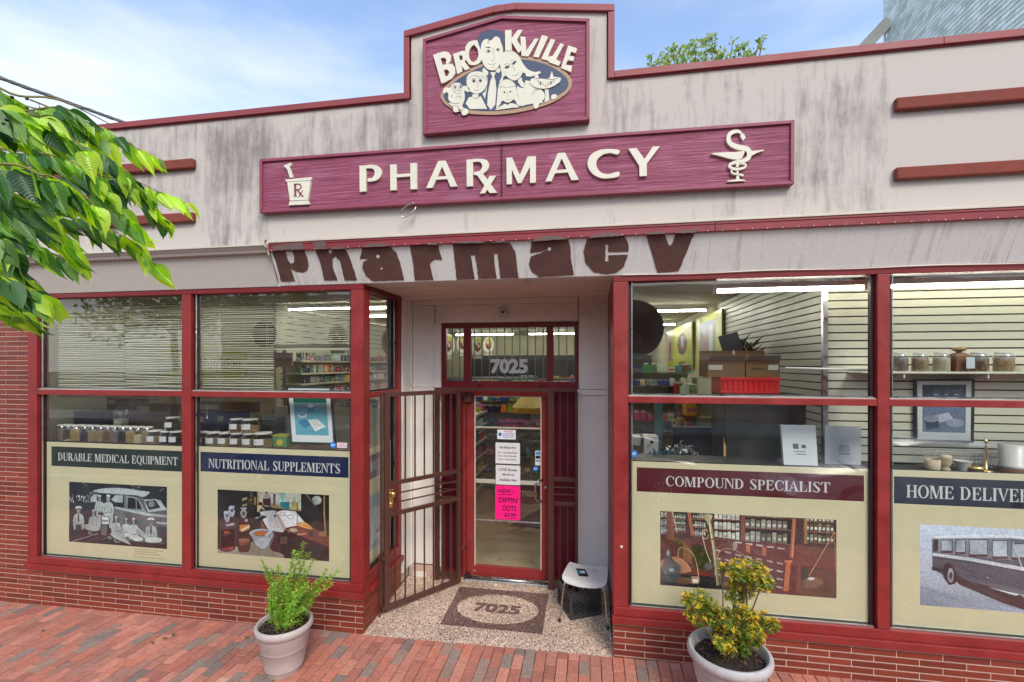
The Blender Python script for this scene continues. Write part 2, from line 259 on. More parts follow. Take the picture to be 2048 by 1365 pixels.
MAT['jarglass'] = glassmat('jar_glass', (.86, .90, .88), 1.3)
MAT['doorglass'] = glassmat('door_glass', (.96, .97, .96), 1.0, haze=.03)

def emitmat(name, col, s):
    m, t, b = newmat(name); b.inputs['Base Color'].default_value = (.8, .8, .8, 1); b.inputs['Emission Color'].default_value = (*col, 1); b.inputs['Emission Strength'].default_value = s; return m
MAT['tube'] = emitmat('lit_fluorescent_tube', (1, .98, .88), 21); MAT['windowtube'] = emitmat('lit_window_tube', (1, .98, .84), 9)

def leafmat(name, k=1.0, vein=True, rough=.35, src='obj', trans=.35):
    m, t, b = newmat(name); n = t.nodes; N = n.new; L = t.links.new; o = n['Material Output']; b.inputs['Specular IOR Level'].default_value = .65
    if src == 'obj': q = N('ShaderNodeObjectInfo'); c = q.outputs['Color']
    else: q = N('ShaderNodeAttribute'); q.attribute_name = 'Col'; c = q.outputs['Color']
    if vein:
        uv = N('ShaderNodeUVMap'); s2 = N('ShaderNodeSeparateXYZ'); L(uv.outputs[0], s2.inputs[0])
        ab = N('ShaderNodeMath'); ab.operation = 'ABSOLUTE'; L(s2.outputs[0], ab.inputs[0])
        mu = N('ShaderNodeMath'); mu.operation = 'MULTIPLY_ADD'; mu.inputs[1].default_value = -.55; L(ab.outputs[0], mu.inputs[0]); L(s2.outputs[1], mu.inputs[2])
        sn = N('ShaderNodeMath'); sn.operation = 'MULTIPLY'; sn.inputs[1].default_value = 75; L(mu.outputs[0], sn.inputs[0]); si = N('ShaderNodeMath'); si.operation = 'SINE'; L(sn.outputs[0], si.inputs[0])
        mid = N('ShaderNodeMapRange'); mid.inputs[1].default_value = .0; mid.inputs[2].default_value = .05; mid.inputs[3].default_value = 1.7; mid.inputs[4].default_value = 1; L(ab.outputs[0], mid.inputs[0])
        vr = N('ShaderNodeMapRange'); vr.inputs[1].default_value = .55; vr.inputs[2].default_value = 1; vr.inputs[3].default_value = 1; vr.inputs[4].default_value = 1.10; L(si.outputs[0], vr.inputs[0])
        mm = N('ShaderNodeMath'); mm.operation = 'MULTIPLY'; L(mid.outputs[0], mm.inputs[0]); L(vr.outputs[0], mm.inputs[1])
        x = N('ShaderNodeVectorMath'); x.operation = 'SCALE'; L(c, x.inputs[0]); L(mm.outputs[0], x.inputs['Scale']); c = x.outputs[0]
        u = N('ShaderNodeBump'); u.inputs['Strength'].default_value = .28; u.inputs['Distance'].default_value = .002; u.invert = True; L(si.outputs[0], u.inputs['Height']); L(u.outputs[0], b.inputs['Normal'])
    L(c, b.inputs['Base Color']); b.inputs['Roughness'].default_value = rough
    tl = N('ShaderNodeBsdfTranslucent'); h = N('ShaderNodeHueSaturation'); h.inputs['Hue'].default_value = .485; h.inputs['Saturation'].default_value = 1.15; h.inputs['Value'].default_value = 2.0; L(c, h.inputs['Color']); L(h.outputs[0], tl.inputs[0])
    mx = N('ShaderNodeMixShader'); mx.inputs[0].default_value = trans; L(b.outputs[0], mx.inputs[1]); L(tl.outputs[0], mx.inputs[2]); L(mx.outputs[0], o.inputs[0]); return m
MAT['leaf'] = leafmat('glossy_veined_leaf', rough=.30, trans=.45)
MAT['smallleaf'] = leafmat('small_leaf', vein=False, rough=.5, src='attr')

# ---------------------------------------------------------------- mesh building
class MB:
    def __init__(s): s.v = []; s.f = []; s.c = []; s.uv = None; s.cur = None
    def add(s, vs, fs, col=None):
        o = len(s.v); s.v += [tuple(v) for v in vs]; s.f += [tuple(i+o for i in f) for f in fs]; s.c += [col or s.cur]*len(fs); return s
    def box(s, x0, x1, y0, y1, z0, z1, col=None):
        return s.add([(x0, y0, z0), (x1, y0, z0), (x1, y1, z0), (x0, y1, z0), (x0, y0, z1), (x1, y0, z1), (x1, y1, z1), (x0, y1, z1)],
                     [(0, 3, 2, 1), (4, 5, 6, 7), (0, 1, 5, 4), (1, 2, 6, 5), (2, 3, 7, 6), (3, 0, 4, 7)], col)
    def obox(s, c, a, b, d, col=None):      # centre and three half axes
        c, a, b, d = map(Vector, (c, a, b, d))
        vs = [c+i*a+j*b+k*d for k in (-1, 1) for (i, j) in ((-1, -1), (1, -1), (1, 1), (-1, 1))]
        return s.add(vs, [(0, 3, 2, 1), (4, 5, 6, 7), (0, 1, 5, 4), (1, 2, 6, 5), (2, 3, 7, 6), (3, 0, 4, 7)], col)
    def bar(s, p, q, wd, th, up=(0, 0, 1), col=None):   # rectangular bar from p to q
        p, q = Vector(p), Vector(q); d = (q-p); u = Vector(up); sd = d.cross(u)
        if sd.length < 1e-6: sd = d.cross(Vector((1, 0, 0)))
        sd.normalize(); n = sd.cross(d).normalized()
        return s.obox((p+q)/2, d/2, sd*wd/2, n*th/2, col)
    def prism(s, poly, y0, y1, col=None):   # polygon (x, z) extruded along y
        n = len(poly); vs = [(x, y0, z) for x, z in poly]+[(x, y1, z) for x, z in poly]
        return s.add(vs, [tuple(range(n)), tuple(range(2*n-1, n-1, -1))]+[(i, i+n, (i+1) % n+n, (i+1) % n) for i in range(n)], col)
    def tube(s, pts, r, n=8, col=None, caps=True):
        pts = [Vector(p) for p in pts]; rs = r if isinstance(r, (list, tuple)) else [r]*len(pts); rings = []; ref = None
        for i, p in enumerate(pts):
            d = (pts[min(i+1, len(pts)-1)]-pts[max(i-1, 0)]).normalized()
            if ref is None: ref = Vector((0, 0, 1)) if abs(d.z) < .9 else Vector((1, 0, 0))
            a = d.cross(ref); a = a.normalized() if a.length > 1e-6 else d.orthogonal().normalized(); b = a.cross(d).normalized(); ref = b
            rings.append([p+(a*math.cos(t)+b*math.sin(t))*rs[i] for t in (2*math.pi*k/n for k in range(n))])
        vs = [v for g in rings for v in g]; m = len(pts)
        fs = [(i*n+k, i*n+(k+1) % n, (i+1)*n+(k+1) % n, (i+1)*n+k) for i in range(m-1) for k in range(n)]
        if caps: fs += [tuple(range(n-1, -1, -1)), tuple(range((m-1)*n, m*n))]
        return s.add(vs, fs, col)
    def lathe(s, prof, c=(0, 0, 0), n=24, col=None, cap=True, sx=1, sy=1):
        vs = [(c[0]+r*math.cos(2*math.pi*k/n)*sx, c[1]+r*math.sin(2*math.pi*k/n)*sy, c[2]+z) for r, z in prof for k in range(n)]; m = len(prof)
        fs = [(i*n+k, i*n+(k+1) % n, (i+1)*n+(k+1) % n, (i+1)*n+k) for i in range(m-1) for k in range(n)]
        if cap: fs += [tuple(range(n-1, -1, -1)), tuple(range((m-1)*n, m*n))]
        return s.add(vs, fs, col)
    def xf(s, mat): s.v = [tuple(mat @ Vector(v)) for v in s.v]; return s
    def mesh(s, name, mat=None, smooth=False, norm=True):
        me = bpy.data.meshes.new(name); me.from_pydata(s.v, [], s.f); me.validate(clean_customdata=False)
        if norm:
            b = bmesh.new(); b.from_mesh(me); bmesh.ops.recalc_face_normals(b, faces=b.faces); b.to_mesh(me); b.free()
        if any(c is not None for c in s.c) and len(me.polygons) == len(s.c):
            at = me.color_attributes.new('Col', 'FLOAT_COLOR', 'CORNER'); vals = []
            for p, c in zip(me.polygons, s.c):
                if not getattr(s, 'grad', 0): vals += [*(c or (.5, .5, .5)), 1.0]*p.loop_total; continue
                for li in p.loop_indices:      # tones of a photograph drift within each shape
                    v = me.vertices[me.loops[li].vertex_index].co; k = 1+s.grad*(noise.noise(v*7)+.8*noise.noise(v*23)+.5*noise.noise(v*61)); vals += [min(1, max(0, q*k)) for q in c]+[1.0]
            at.data.foreach_set('color', vals)
        if smooth: me.shade_smooth() if hasattr(me, 'shade_smooth') else None
        if mat: me.materials.append(MAT[mat] if isinstance(mat, str) else mat)
        return me
    def build(s, name, mat=None, parent=None, smooth=False, bevel=0, norm=True, col=None, auto=None):
        o = link(name, s.mesh(name, mat, smooth, norm), parent, col)
        if bevel: b = o.modifiers.new('edge', 'BEVEL'); b.width = bevel; b.segments = 2; b.limit_method = 'ANGLE'; b.angle_limit = .6
        if auto: smooth_by_angle(o.data, auto)
        return o
def smooth_by_angle(me, ang):
    me.shade_smooth(); b = bmesh.new(); b.from_mesh(me)
    for e in b.edges:
        if len(e.link_faces) == 2 and e.calc_face_angle(0) > ang: e.smooth = False
    b.to_mesh(me); b.free()
def link(name, me, parent=None, col=None):
    o = bpy.data.objects.new(name, me); COL.objects.link(o)
    if parent: o.parent = parent; o.matrix_parent_inverse = Matrix.Translation(parent.location).inverted() if parent.type == 'EMPTY' and not parent.get('local') else Matrix()
    if col: o.color = (*col, 1)
    return o
def tag(o, label=None, cat=None, group=None, kind=None):
    for k, v in (('label', label), ('category', cat), ('group', group), ('kind', kind)):
        if v: o[k] = v
    return o
def thing(name, label, cat, loc=(0, 0, 0), group=None, rot=None, local=False):
    """an Empty at the base of the thing. Parts are built in world coordinates unless local is set."""
    o = bpy.data.objects.new(name, None); COL.objects.link(o); o.location = loc; o.empty_display_size = .1
    if rot: o.rotation_euler = rot
    if local: o['local'] = 1
    return tag(o, label, cat, group)
def clone(o, loc=None, rot=None, label=None, parent=None, scale=None, color=None, keep=('', )):
    c = o.copy(); COL.objects.link(c)
    if parent: c.parent = parent
    if loc is not None: c.location = loc
    if rot is not None: c.rotation_euler = rot
    if scale is not None: c.scale = scale
    if label: c['label'] = label
    if color: c.color = (*color, 1)
    for ch in list(o.children):
        if ch.name.split('.')[0] not in keep or True: clone(ch, parent=c)
    return c
def smoothpoly(pts, k=3, closed=True):
    n = len(pts); out_ = []
    for i in range(n if closed else n-1):
        p0, p1, p2, p3 = (pts[(i-1) % n], pts[i], pts[(i+1) % n], pts[(i+2) % n]) if closed else (pts[max(i-1, 0)], pts[i], pts[i+1], pts[min(i+2, n-1)])
        for j in range(k):
            t = j/k; out_.append(tuple(.5*((2*b)+(c-a)*t+(2*a-5*b+4*c-d)*t*t+(3*b-a-3*c+d)*t**3) for a, b, c, d in zip(p0, p1, p2, p3)))
    if not closed: out_.append(tuple(pts[-1]))
    return out_
def strip(pts, wd):     # polyline to a thin closed outline
    a, b = [], []
    for i, p in enumerate(pts):
        q0, q1 = pts[max(i-1, 0)], pts[min(i+1, len(pts)-1)]; dx, dz = q1[0]-q0[0], q1[1]-q0[1]; l = math.hypot(dx, dz) or 1
        w_ = (wd[i] if isinstance(wd, (list, tuple)) else wd)/2
        a.append((p[0]-dz/l*w_, p[1]+dx/l*w_)); b.append((p[0]+dz/l*w_, p[1]-dx/l*w_))
    return a+b[::-1]
def arc(cx, cz, rx, rz, tx, tz, a0, a1, n=14):
    o = [(cx+rx*math.cos(a), cz+rz*math.sin(a)) for a in (math.radians(a0+(a1-a0)*i/n) for i in range(n+1))]
    i_ = [(cx+(rx-tx)*math.cos(a), cz+(rz-tz)*math.sin(a)) for a in (math.radians(a0+(a1-a0)*i/n) for i in range(n+1))]
    return o+i_[::-1]
def rect(x0, z0, x1, z1): return [(x0, z0), (x1, z0), (x1, z1), (x0, z1)]
def ellipse(cx, cz, rx, rz, n=20, rot=0):
    c, s = math.cos(rot), math.sin(rot)
    return [(cx+rx*math.cos(t)*c-rz*math.sin(t)*s, cz+rx*math.cos(t)*s+rz*math.sin(t)*c) for t in (2*math.pi*k/n for k in range(n))]

class Print:
    """flat print: coloured outlines laid over each other like ink films, 0.15 mm apart. tf maps the sheet's own drawing units to (x, z) on the sheet."""
    def __init__(s, y, tf, step=.00015): s.y = y; s.tf = tf; s.mb = MB(); s.rc = []; s.step = step; s.clip = None
    def poly(s, pts, col, sm=False):
        if sm: pts = smoothpoly(pts)
        q = [s.tf(*p) for p in pts]
        if s.clip: x0, x1, z0, z1 = s.clip; q = [(min(max(a, x0), x1), min(max(b, z0), z1)) for a, b in q]
        bx = (min(a for a, b in q), max(a for a, b in q), min(b for a, b in q), max(b for a, b in q)); lv = 0
        for (r, l) in s.rc:
            if l >= lv and bx[0] < r[1] and bx[1] > r[0] and bx[2] < r[3] and bx[3] > r[2]: lv = l+1
        s.rc.append((bx, lv)); y = s.y-lv*s.step
        s.mb.add([(a, y, b) for a, b in q], [tuple(range(len(q)))], col); return s
    def ell(s, cx, cy, rx, ry, col, rot=0, n=16): return s.poly(ellipse(cx, cy, rx, ry, n, rot), col)
    def rect(s, x0, y0, x1, y1, col): return s.poly([(x0, y0), (x1, y0), (x1, y1), (x0, y1)], col)
    def line(s, pts, wd, col, sm=False): return s.poly(strip(smoothpoly(pts, 3, False) if sm else pts, wd), col)
    def build(s, name, parent=None, mat='print'): s.mb.grad = .55 if mat == 'photo' else 0; return s.mb.build(name, mat, parent, norm=False)

# serif capitals on a unit cap height, drawn piece by piece
def serif(ch):
    T, h, sr, e = .175, .055, .085, .045
    st = lambda x, w_=T: [rect(x, 0, x+w_, 1), rect(x-sr, 0, x+w_+sr, e), rect(x-sr, 1-e, x+w_+sr, 1)]
    if ch == 'I': return st(.1), .375
    if ch == 'L': return st(.1)+[rect(.1, 0, .68, h), [(.68, 0), (.72, .3), (.67, .3), (.55, .05)]], .76
    if ch == 'E': return st(.1)+[rect(.1, 0, .68, h), rect(.1, 1-h, .66, 1), rect(.2, .49, .52, .49+h), [(.68, 0), (.72, .28), (.67, .28), (.55, .05)], [(.66, 1), (.69, .75), (.64, .75), (.54, .95)], rect(.49, .38, .53, .66)], .78
    if ch == 'T': return st(.32)+[rect(.04, 1-h, .78, 1), [(.04, 1), (.0, .72), (.05, .72), (.16, .95)], [(.78, 1), (.82, .72), (.77, .72), (.66, .95)]], .84
    if ch == 'H': return st(.1)+st(.62)+[rect(.2, .49, .7, .49+h)], .9
    if ch == 'N': return st(.1, .07)+[rect(.0, 1-e, .25, 1), [(.1, 1), (.32, 1), (.80, 0), (.73, 0)], [(.73, 0), (.80, 0), (.80, .3), (.70, .1)], rect(.73, 0, .80, 1), rect(.64, 1-e, .90, 1)], .92
    if ch == 'M': return st(.1, .07)+[rect(.0, 1-e, .3, 1), [(.1, 1), (.33, 1), (.60, .08), (.53, 0), (.47, 0)], [(.53, 0), (.58, 0), (.87, 1), (.80, 1)]]+st(.83), 1.15
    if ch == 'U': return [rect(.1, .3, .1+T, 1), rect(.01, 1-e, .36, 1), rect(.70, .3, .76, 1), rect(.61, 1-e, .85, 1), arc(.43, .32, .33, .34, .16, .06, 180, 270), arc(.43, .32, .33, .34, .06, .06, 270, 360)], .88
    if ch == 'V': return [[(.06, 1), (.26, 1), (.50, .1), (.44, 0)], [(.44, 0), (.48, 0), (.80, 1), (.73, 1)], rect(-.02, 1-e, .36, 1), rect(.64, 1-e, .88, 1)], .86
    if ch == 'A': return [[(.06, 0), (.13, 0), (.45, .95), (.42, 1)], [(.62, 0), (.83, 0), (.47, 1), (.40, 1)], rect(.22, .3, .62, .3+h), rect(-.02, 0, .25, e), rect(.53, 0, .92, e)], .9
    if ch == 'P': return st(.1)+[arc(.38, .73, .30, .27, .17, h, -90, 90), rect(.2, .46, .4, .46+h), rect(.2, 1-h, .4, 1)], .74
    if ch == 'R': return st(.1)+[arc(.38, .74, .28, .26, .16, h, -90, 90), rect(.2, .48, .4, .48+h), rect(.2, 1-h, .4, 1), [(.36, .5), (.54, .5), (.84, 0), (.62, 0)], rect(.6, 0, .92, e)], .86
    if ch == 'B': return st(.1)+[arc(.38, .75, .26, .25, .15, h, -90, 90), arc(.38, .27, .31, .27, .17, h, -90, 90), rect(.2, .5, .4, .5+h), rect(.2, 1-h, .4, 1), rect(.2, 0, .4, h)], .78
    if ch == 'D': return st(.1)+[arc(.36, .5, .44, .5, .18, h, -90, 90, 20), rect(.2, 0, .38, h), rect(.2, 1-h, .38, 1)], .9
    if ch in 'OQ':
        g = [arc(.46, .5, .42, .52, .17, .06, 90, 270, 20), arc(.46, .5, .42, .52, .17, .06, -90, 90, 20)]
        if ch == 'Q': g.append([(.45, .05), (.6, .05), (.85, -.18), (.68, -.2)])
        return g, .92
    if ch == 'C': return [arc(.46, .5, .42, .52, .17, .06, 90, 270, 20), arc(.46, .5, .38, .52, .05, .06, 32, 90), arc(.46, .5, .38, .52, .05, .06, 270, 325), [(.72, .66), (.80, .66), (.79, 1.0), (.74, .9)]], .86
    if ch == 'S': return [arc(.38, .75, .28, .27, .12, .06, 40, 200), arc(.38, .26, .30, .28, .14, .06, -140, 60), [(.12, .68), (.26, .78), (.62, .36), (.52, .20)], [(.58, .72), (.63, .72), (.63, 1.0), (.58, .95)], [(.1, .28), (.15, .28), (.16, .05), (.1, 0)]], .74
    if ch == 'Y': return [rect(.34, 0, .34+T, .46), rect(.25, 0, .6, e), [(.02, 1), (.22, 1), (.50, .42), (.34, .42)], [(.76, 1), (.83, 1), (.51, .42), (.45, .42)], rect(-.06, 1-e, .32, 1), rect(.64, 1-e, .92, 1)], .88
    return [], .42
def serif_text(txt, x0, x1, z0, z1, y, parent, name='lettering', mat='poster_letter', thick=.0012):
    tot = sum(serif(c)[1] for c in txt); k = (x1-x0)/tot; h = z1-z0; x = x0; mb = MB(); i = 0
    for c in txt:
        g, a = serif(c)
        for q in g: i += 1; mb.prism([(x+px_*k, z0+pz*h) for px_, pz in q], y-thick-(i % 7)*.00012, y)
        x += a*k
    return mb.build(name, mat, parent)
MAT['poster_letter'] = simple('white_vinyl_lettering', S(226, 230, 226, .85), .5)

_fc = {}
def text_mb(txt, bold=0.0, extrude=0.0):
    """built-in sans lettering as a list of verts, faces on the (x, z) plane"""
    key = (txt, bold, extrude)
    if key not in _fc:
        cu = bpy.data.curves.new('t', 'FONT'); cu.body = txt; cu.offset = bold; cu.extrude = extrude; cu.resolution_u = 3; cu.size = 1
        ob = bpy.data.objects.new('t', cu); me = ob.to_mesh()
        _fc[key] = ([(v.co.x, -v.co.z, v.co.y) for v in me.vertices], [tuple(p.vertices) for p in me.polygons]); ob.to_mesh_clear(); bpy.data.objects.remove(ob); bpy.data.curves.remove(cu)
    return _fc[key]
def sans(mb, txt, x0, x1, z0, z1, y, bold=.01, extrude=0, col=None, mapf=None):
    vs, fs = text_mb(txt, bold, extrude); xa = min(v[0] for v in vs); xb = max(v[0] for v in vs); za = min(v[2] for v in vs); zb = max(v[2] for v in vs)
    kx = (x1-x0)/(xb-xa); kz = (z1-z0)/(zb-za)
    q = [(x0+(v[0]-xa)*kx, y+v[1], z0+(v[2]-za)*kz) for v in vs]
    if mapf: q = [mapf(*v) for v in q]
    mb.add(q, fs, col)
# ================================================================ ground
gm = MB(); gm.add([(-200, -200, -.30), (200, -200, -.30), (200, 200, -.30), (-200, 200, -.30)], [(0, 1, 2, 3)])
tag(gm.build('ground', 'asphalt'), kind='structure')
walk = MB()
walk.add([(-30, -4.95, GZ(-30)-.008), (30, -4.95, GZ(30)-.008), (30, .3, GZ(30)-.008), (-30, .3, GZ(-30)-.008)], [(0, 1, 2, 3)])
sidewalk = tag(walk.build('brick_sidewalk', 'jointsand'), kind='structure')
kb = MB(); kb.box(-30, 30, -5.15, -4.95, -.29, -.02)
tag(kb.build('kerb', 'concrete', bevel=.015), kind='structure')
rd = MB(); rd.add([(-60, -15.2, -.20), (60, -15.2, -.20), (60, -5.15, -.20), (-60, -5.15, -.20)], [(0, 1, 2, 3)])
tag(rd.build('road', 'asphalt'), kind='structure')
k2 = MB(); k2.box(-60, 60, -19, -15.2, -.29, -.06)
tag(k2.build('far_pavement', 'concrete', bevel=.015), kind='structure')

def piece_mesh(name, lx, ly, lz, mat, ch=.004, jit=0):
    """a clay piece with worn arrises; its upper/outer face is +Z (lz high)"""
    m = MB(); a, b = lx/2, ly/2; c = ch
    j = lambda: rnd.uniform(-jit, jit)
    v = [(-a+j(), -b+j(), 0), (a+j(), -b+j(), 0), (a+j(), b+j(), 0), (-a+j(), b+j(), 0)]; v += [(x, y, lz-c) for x, y, _ in v[:4]]; v += [(x*(1-c/a), y*(1-c/b), lz) for x, y, _ in v[:4]]
    m.add(v, [(0, 1, 5, 4), (1, 2, 6, 5), (2, 3, 7, 6), (3, 0, 4, 7), (4, 5, 9, 8), (5, 6, 10, 9), (6, 7, 11, 10), (7, 4, 8, 11), (8, 9, 10, 11)])
    return m.mesh(name, mat, norm=False)
pv_meshes = [piece_mesh('paver', .0962, .1962, .02, 'paver', .0035, .0022) for _ in range(4)]
PVC = [S(180, 116, 96), S(170, 108, 90), S(188, 126, 106), S(174, 116, 98), S(160, 102, 86), S(184, 114, 92)]
PVG = [S(142, 122, 110), S(130, 112, 102), S(150, 122, 106), S(158, 114, 98)]
cells = []
for i in range(-112, 70):
    off = rnd.choice((0, .5)) if rnd.random() < .2 else (i % 2)*.5
    for j in range(-14, 1):
        x = i*.1013+.05; y0 = -.004-(j+1-off+.5)*-.2013-.1
        y = (j+off)*.2013-.1
        ln = .197; 
        if y+.1 > 0:      # cut against the wall
            if y-.1 > -.02: continue
            ln = -(y-.1)-.004; y = (y-.1)+ln/2
        px, py = pix(x, y, GZ(x)); d = math.dist((x, y), (0, -CAM_D))
        inv = -70 < px < 2110 and py < 1420
        col = rnd.choice(PVG) if rnd.random() < .21 else rnd.choice(PVC)
        k = rnd.uniform(.96, 1.13); col = tuple(c*k for c in col)
        if rnd.random() < .008: col = S(204, 160, 134)
        cells.append((0 if inv else 1, d, x, y, ln, col, inv))
cells.sort(key=lambda c: c[:2]); n_p = 0; rest = MB()
slope = math.atan(.0135)
for (k, d, x, y, ln, col, inv) in cells:
    zz = GZ(x)-.012+rnd.uniform(-.0022, .0022)
    if inv and n_p < 290:
        o = link('paver', rnd.choice(pv_meshes), sidewalk, col); o.location = (x, y, zz); o.rotation_euler = (rnd.uniform(-.006, .006), -slope+rnd.uniform(-.006, .006), rnd.uniform(-.01, .01)); o.scale = (1, ln/.197, 1); n_p += 1
    elif d < 12:
        rest.box(x-.0483, x+.0483, y-ln/2, y+ln/2, zz, zz+.02, col)
MAT['paverattr'] = brickmat('clay_paver_joined', .85, .28, .7, 110, 28)
def use_attr(m):
    t = m.node_tree; o = [n for n in t.nodes if n.type == 'OBJECT_INFO'][0]; a = t.nodes.new('ShaderNodeAttribute'); a.attribute_name = 'Col'
    for l in list(t.links):
        if l.from_node == o: t.links.new(a.outputs['Color'], l.to_socket)
use_attr(MAT['paverattr'])
tag(rest.build('paver_field', 'paverattr', sidewalk), kind='stuff')

# entry floor of pebbles with the brown inlaid mat
FZ0, FZ1 = .018, .075
def FZ(y): return FZ0+(FZ1-FZ0)*max(0, y)/1.25
pf = MB(); pf.add([(-2.29, -.012, FZ0), (.215, -.012, FZ0+.006), (.215, 1.3, FZ1), (-2.29, 1.3, FZ1), (-2.29, -.012, -.1), (.215, -.012, -.1)], [(0, 1, 2, 3), (4, 5, 1, 0)])
entry = tag(pf.build('pebble_entry_floor', 'pebble', norm=False), kind='structure')
mt_ = MB(); X0, X1, Y0, Y1 = -1.56, -.478, .255, 1.01; cx, cy = (X0+X1)/2, (Y0+Y1)/2
def fl(x, y): return (x, y, FZ(y)+.006)
rx, ry = .46, .285; ca = math.atan2(Y1-Y0, X1-X0); an_ = sorted([2*math.pi*k/48 for k in range(48)]+[ca, math.pi-ca, math.pi+ca, 2*math.pi-ca]); an_.append(2*math.pi)
for a0, a1 in zip(an_, an_[1:]):
    q = []
    for a in (a0, a1):
        c, s = math.cos(a), math.sin(a); tt = min((X1-X0)/2/abs(c) if abs(c) > 1e-6 else 9, (Y1-Y0)/2/abs(s) if abs(s) > 1e-6 else 9)
        q.append((fl(cx+rx*c, cy+ry*s), fl(cx+tt*c, cy+tt*s)))
    mt_.add([q[0][0], q[0][1], q[1][1], q[1][0]], [(0, 1, 2, 3)])
mt_.build('inlaid_mat_border', 'pebblebrown', entry, norm=False)
nm = MB(); sans(nm, '7025', -1.28, -.76, 0, .17, 0, bold=.035, mapf=lambda x, y, z: (x, cy-.09+z, FZ(cy-.09+z)+.006)); nm.build('inlaid_house_number', 'pebblebrown', entry, norm=False)

# ================================================================ brick walls
BL, BH, CJ = .345, .0575, .008     # brick pitch, course, joint
BRC = [S(128, 58, 42), S(120, 52, 38), S(136, 62, 45), S(114, 50, 38), S(126, 54, 37)]
bk_mesh = [piece_mesh('brick', BL-CJ, BH-CJ, .010, 'brick', .0025, .0008) for _ in range(3)]
def brick_wall(label, segs, core):
    """segs: (origin (x,y), direction (dx,dy), outward normal, length, z0, z1, phase)"""
    wl = thing('brick_wall', label, 'wall', (core[0][0], core[0][2], 0), local=True); wl.location = (0, 0, 0)
    cb = MB()
    for c in core: cb.box(*c)
    cb.build('mortar_core', 'mortar', wl)
    cand = []
    for (ox, oy), (dx, dy), (nx, ny), ln, z0, z1, ph in segs:
        n0 = math.floor((z0+.3)/BH-.3/BH); k = math.floor(z0/BH)
        while k*BH < z1-.01:
            zc0, zc1 = k*BH+CJ/2, (k+1)*BH-CJ/2; zc1_ = min(zc1, z1)
            s = -BL*((k % 2)*.5+ph)
            while s < ln:
                a, b = max(s+CJ/2, 0), min(s+BL-CJ/2, ln)
                if b-a > .012:
                    m = (a+b)/2; cx_, cy_ = ox+dx*m, oy+dy*m; px, py = pix(cx_, cy_, (zc0+zc1_)/2)
                    inv = -40 < px < 2090 and -20 < py < 1400
                    cand.append((not inv, -py, cx_, cy_, zc0, zc1_, b-a, (dx, dy), (nx, ny), inv))
                s += BL
            k += 1
    cand.sort(key=lambda c: c[:2]); rest = MB(); cnt = 0
    for (_, _, x, y, a, b, ln, d, nrm, inv) in cand:
        col = rnd.choice(BRC); kk = rnd.uniform(.88, 1.1); col = tuple(c*kk for c in col)
        R_ = Matrix(((d[0], 0, nrm[0]), (d[1], 0, nrm[1]), (0, 1, 0))).to_4x4()
        if inv and cnt < 296:
            o = link('brick', rnd.choice(bk_mesh), wl, col); cnt += 1
            o.matrix_basis = Matrix.Translation((x-nrm[0]*.006, y-nrm[1]*.006, (a+b)/2)) @ R_ @ Matrix.Diagonal((ln/(BL-CJ), (b-a)/(BH-CJ), 1, 1))
        else:
            hx = abs(d[0])*ln/2+abs(nrm[0])*.004; hy = abs(d[1])*ln/2+abs(nrm[1])*.004; rest.box(x-hx, x+hx, y-hy, y+hy, a, b, col)
    if rest.v: tag(rest.build('brick_field', 'brickattr', wl), kind='stuff')
    return wl
MAT['brickattr'] = brickmat('glazed_brick_joined', .45, .16, .3, 60, 9); use_attr(MAT['brickattr'])
brick_wall('red brick base and pier under and beside the Durable Medical Equipment window',
    [((-8.4, 0), (1, 0), (0, -1), 6.11, -.16, .365, .55), ((-8.4, 0), (1, 0), (0, -1), 1.86, .365, 3.62, .55)],
    [(-8.4, -2.296, .0, .2, -.3, .37), (-8.4, -6.545, .0, .2, .37, 3.62)])
brick_wall('low brick return wall turning into the entry below the side window',
    [((-2.29, 0), (0, 1), (1, 0), .945, .0, .365, .1)], [(-2.49, -2.293, .2, .95, -.1, .37)])
brick_wall('red brick base under the Compound Specialist and Home Delivery windows',
    [((.215, 0), (1, 0), (0, -1), 5.6, -.05, .375, .68)], [(.219, 5.8, .0, .2, -.1, .38)])

# ================================================================ building shell
bld = thing('pharmacy_building', 'one-storey pharmacy building with grimy stucco parapet and stepped gable', 'building', (0, 0, 0))
XL, XR = -8.4, 5.8; RZ = 5.44      # underside of the parapet coping
st = MB(); LZ = 3.72
prof = [(XL, LZ), (XR, LZ), (XR, RZ), (.155, RZ), (.155, 6.10), (-.70, 6.235), (-.92, 6.235), (-1.775, 6.10), (-1.775, RZ), (XL, RZ)]
st.prism(prof, 0, .28); st.build('stucco_parapet', 'stucco', bld)
cp = lambda a, b: MB().prism
def coping(pts, nm='coping'):
    m = MB(); m.prism(pts, -.032, .33); return m.build(nm, 'coping', bld, bevel=.004)
T = .062
xs = [XL, -6.4, -4.0, -1.845]
for a, b in zip(xs, xs[1:]): coping(rect(a, RZ, b-.0015, RZ+T))
xs = [.225, 2.9, XR]
for a, b in zip(xs, xs[1:]): coping(rect(a+.0015, RZ, b, RZ+T))
coping([(-1.845, RZ), (-1.79, RZ), (-1.79, 6.055), (-1.845, 6.055)]); coping([(.165, RZ), (.225, RZ), (.225, 6.055), (.165, 6.055)])
coping([(-1.845, 6.058), (-.925, 6.19), (-.925, 6.255), (-1.845, 6.122)]); coping([(-.923, 6.19), (-.822, 6.192), (-.822, 6.257), (-.923, 6.257)])
coping([(-.820, 6.192), (-.702, 6.192), (-.702, 6.257), (-.820, 6.257)]); coping([(-.70, 6.19), (.225, 6.058), (.225, 6.122), (-.70, 6.255)])
for a_, b_ in ((XL, -1.846), (.226, XR)): m = MB(); m.box(a_, b_, -.012, -.001, RZ-.012, RZ-.001); m.build('coping_drip_edge', 'canopyred', bld)
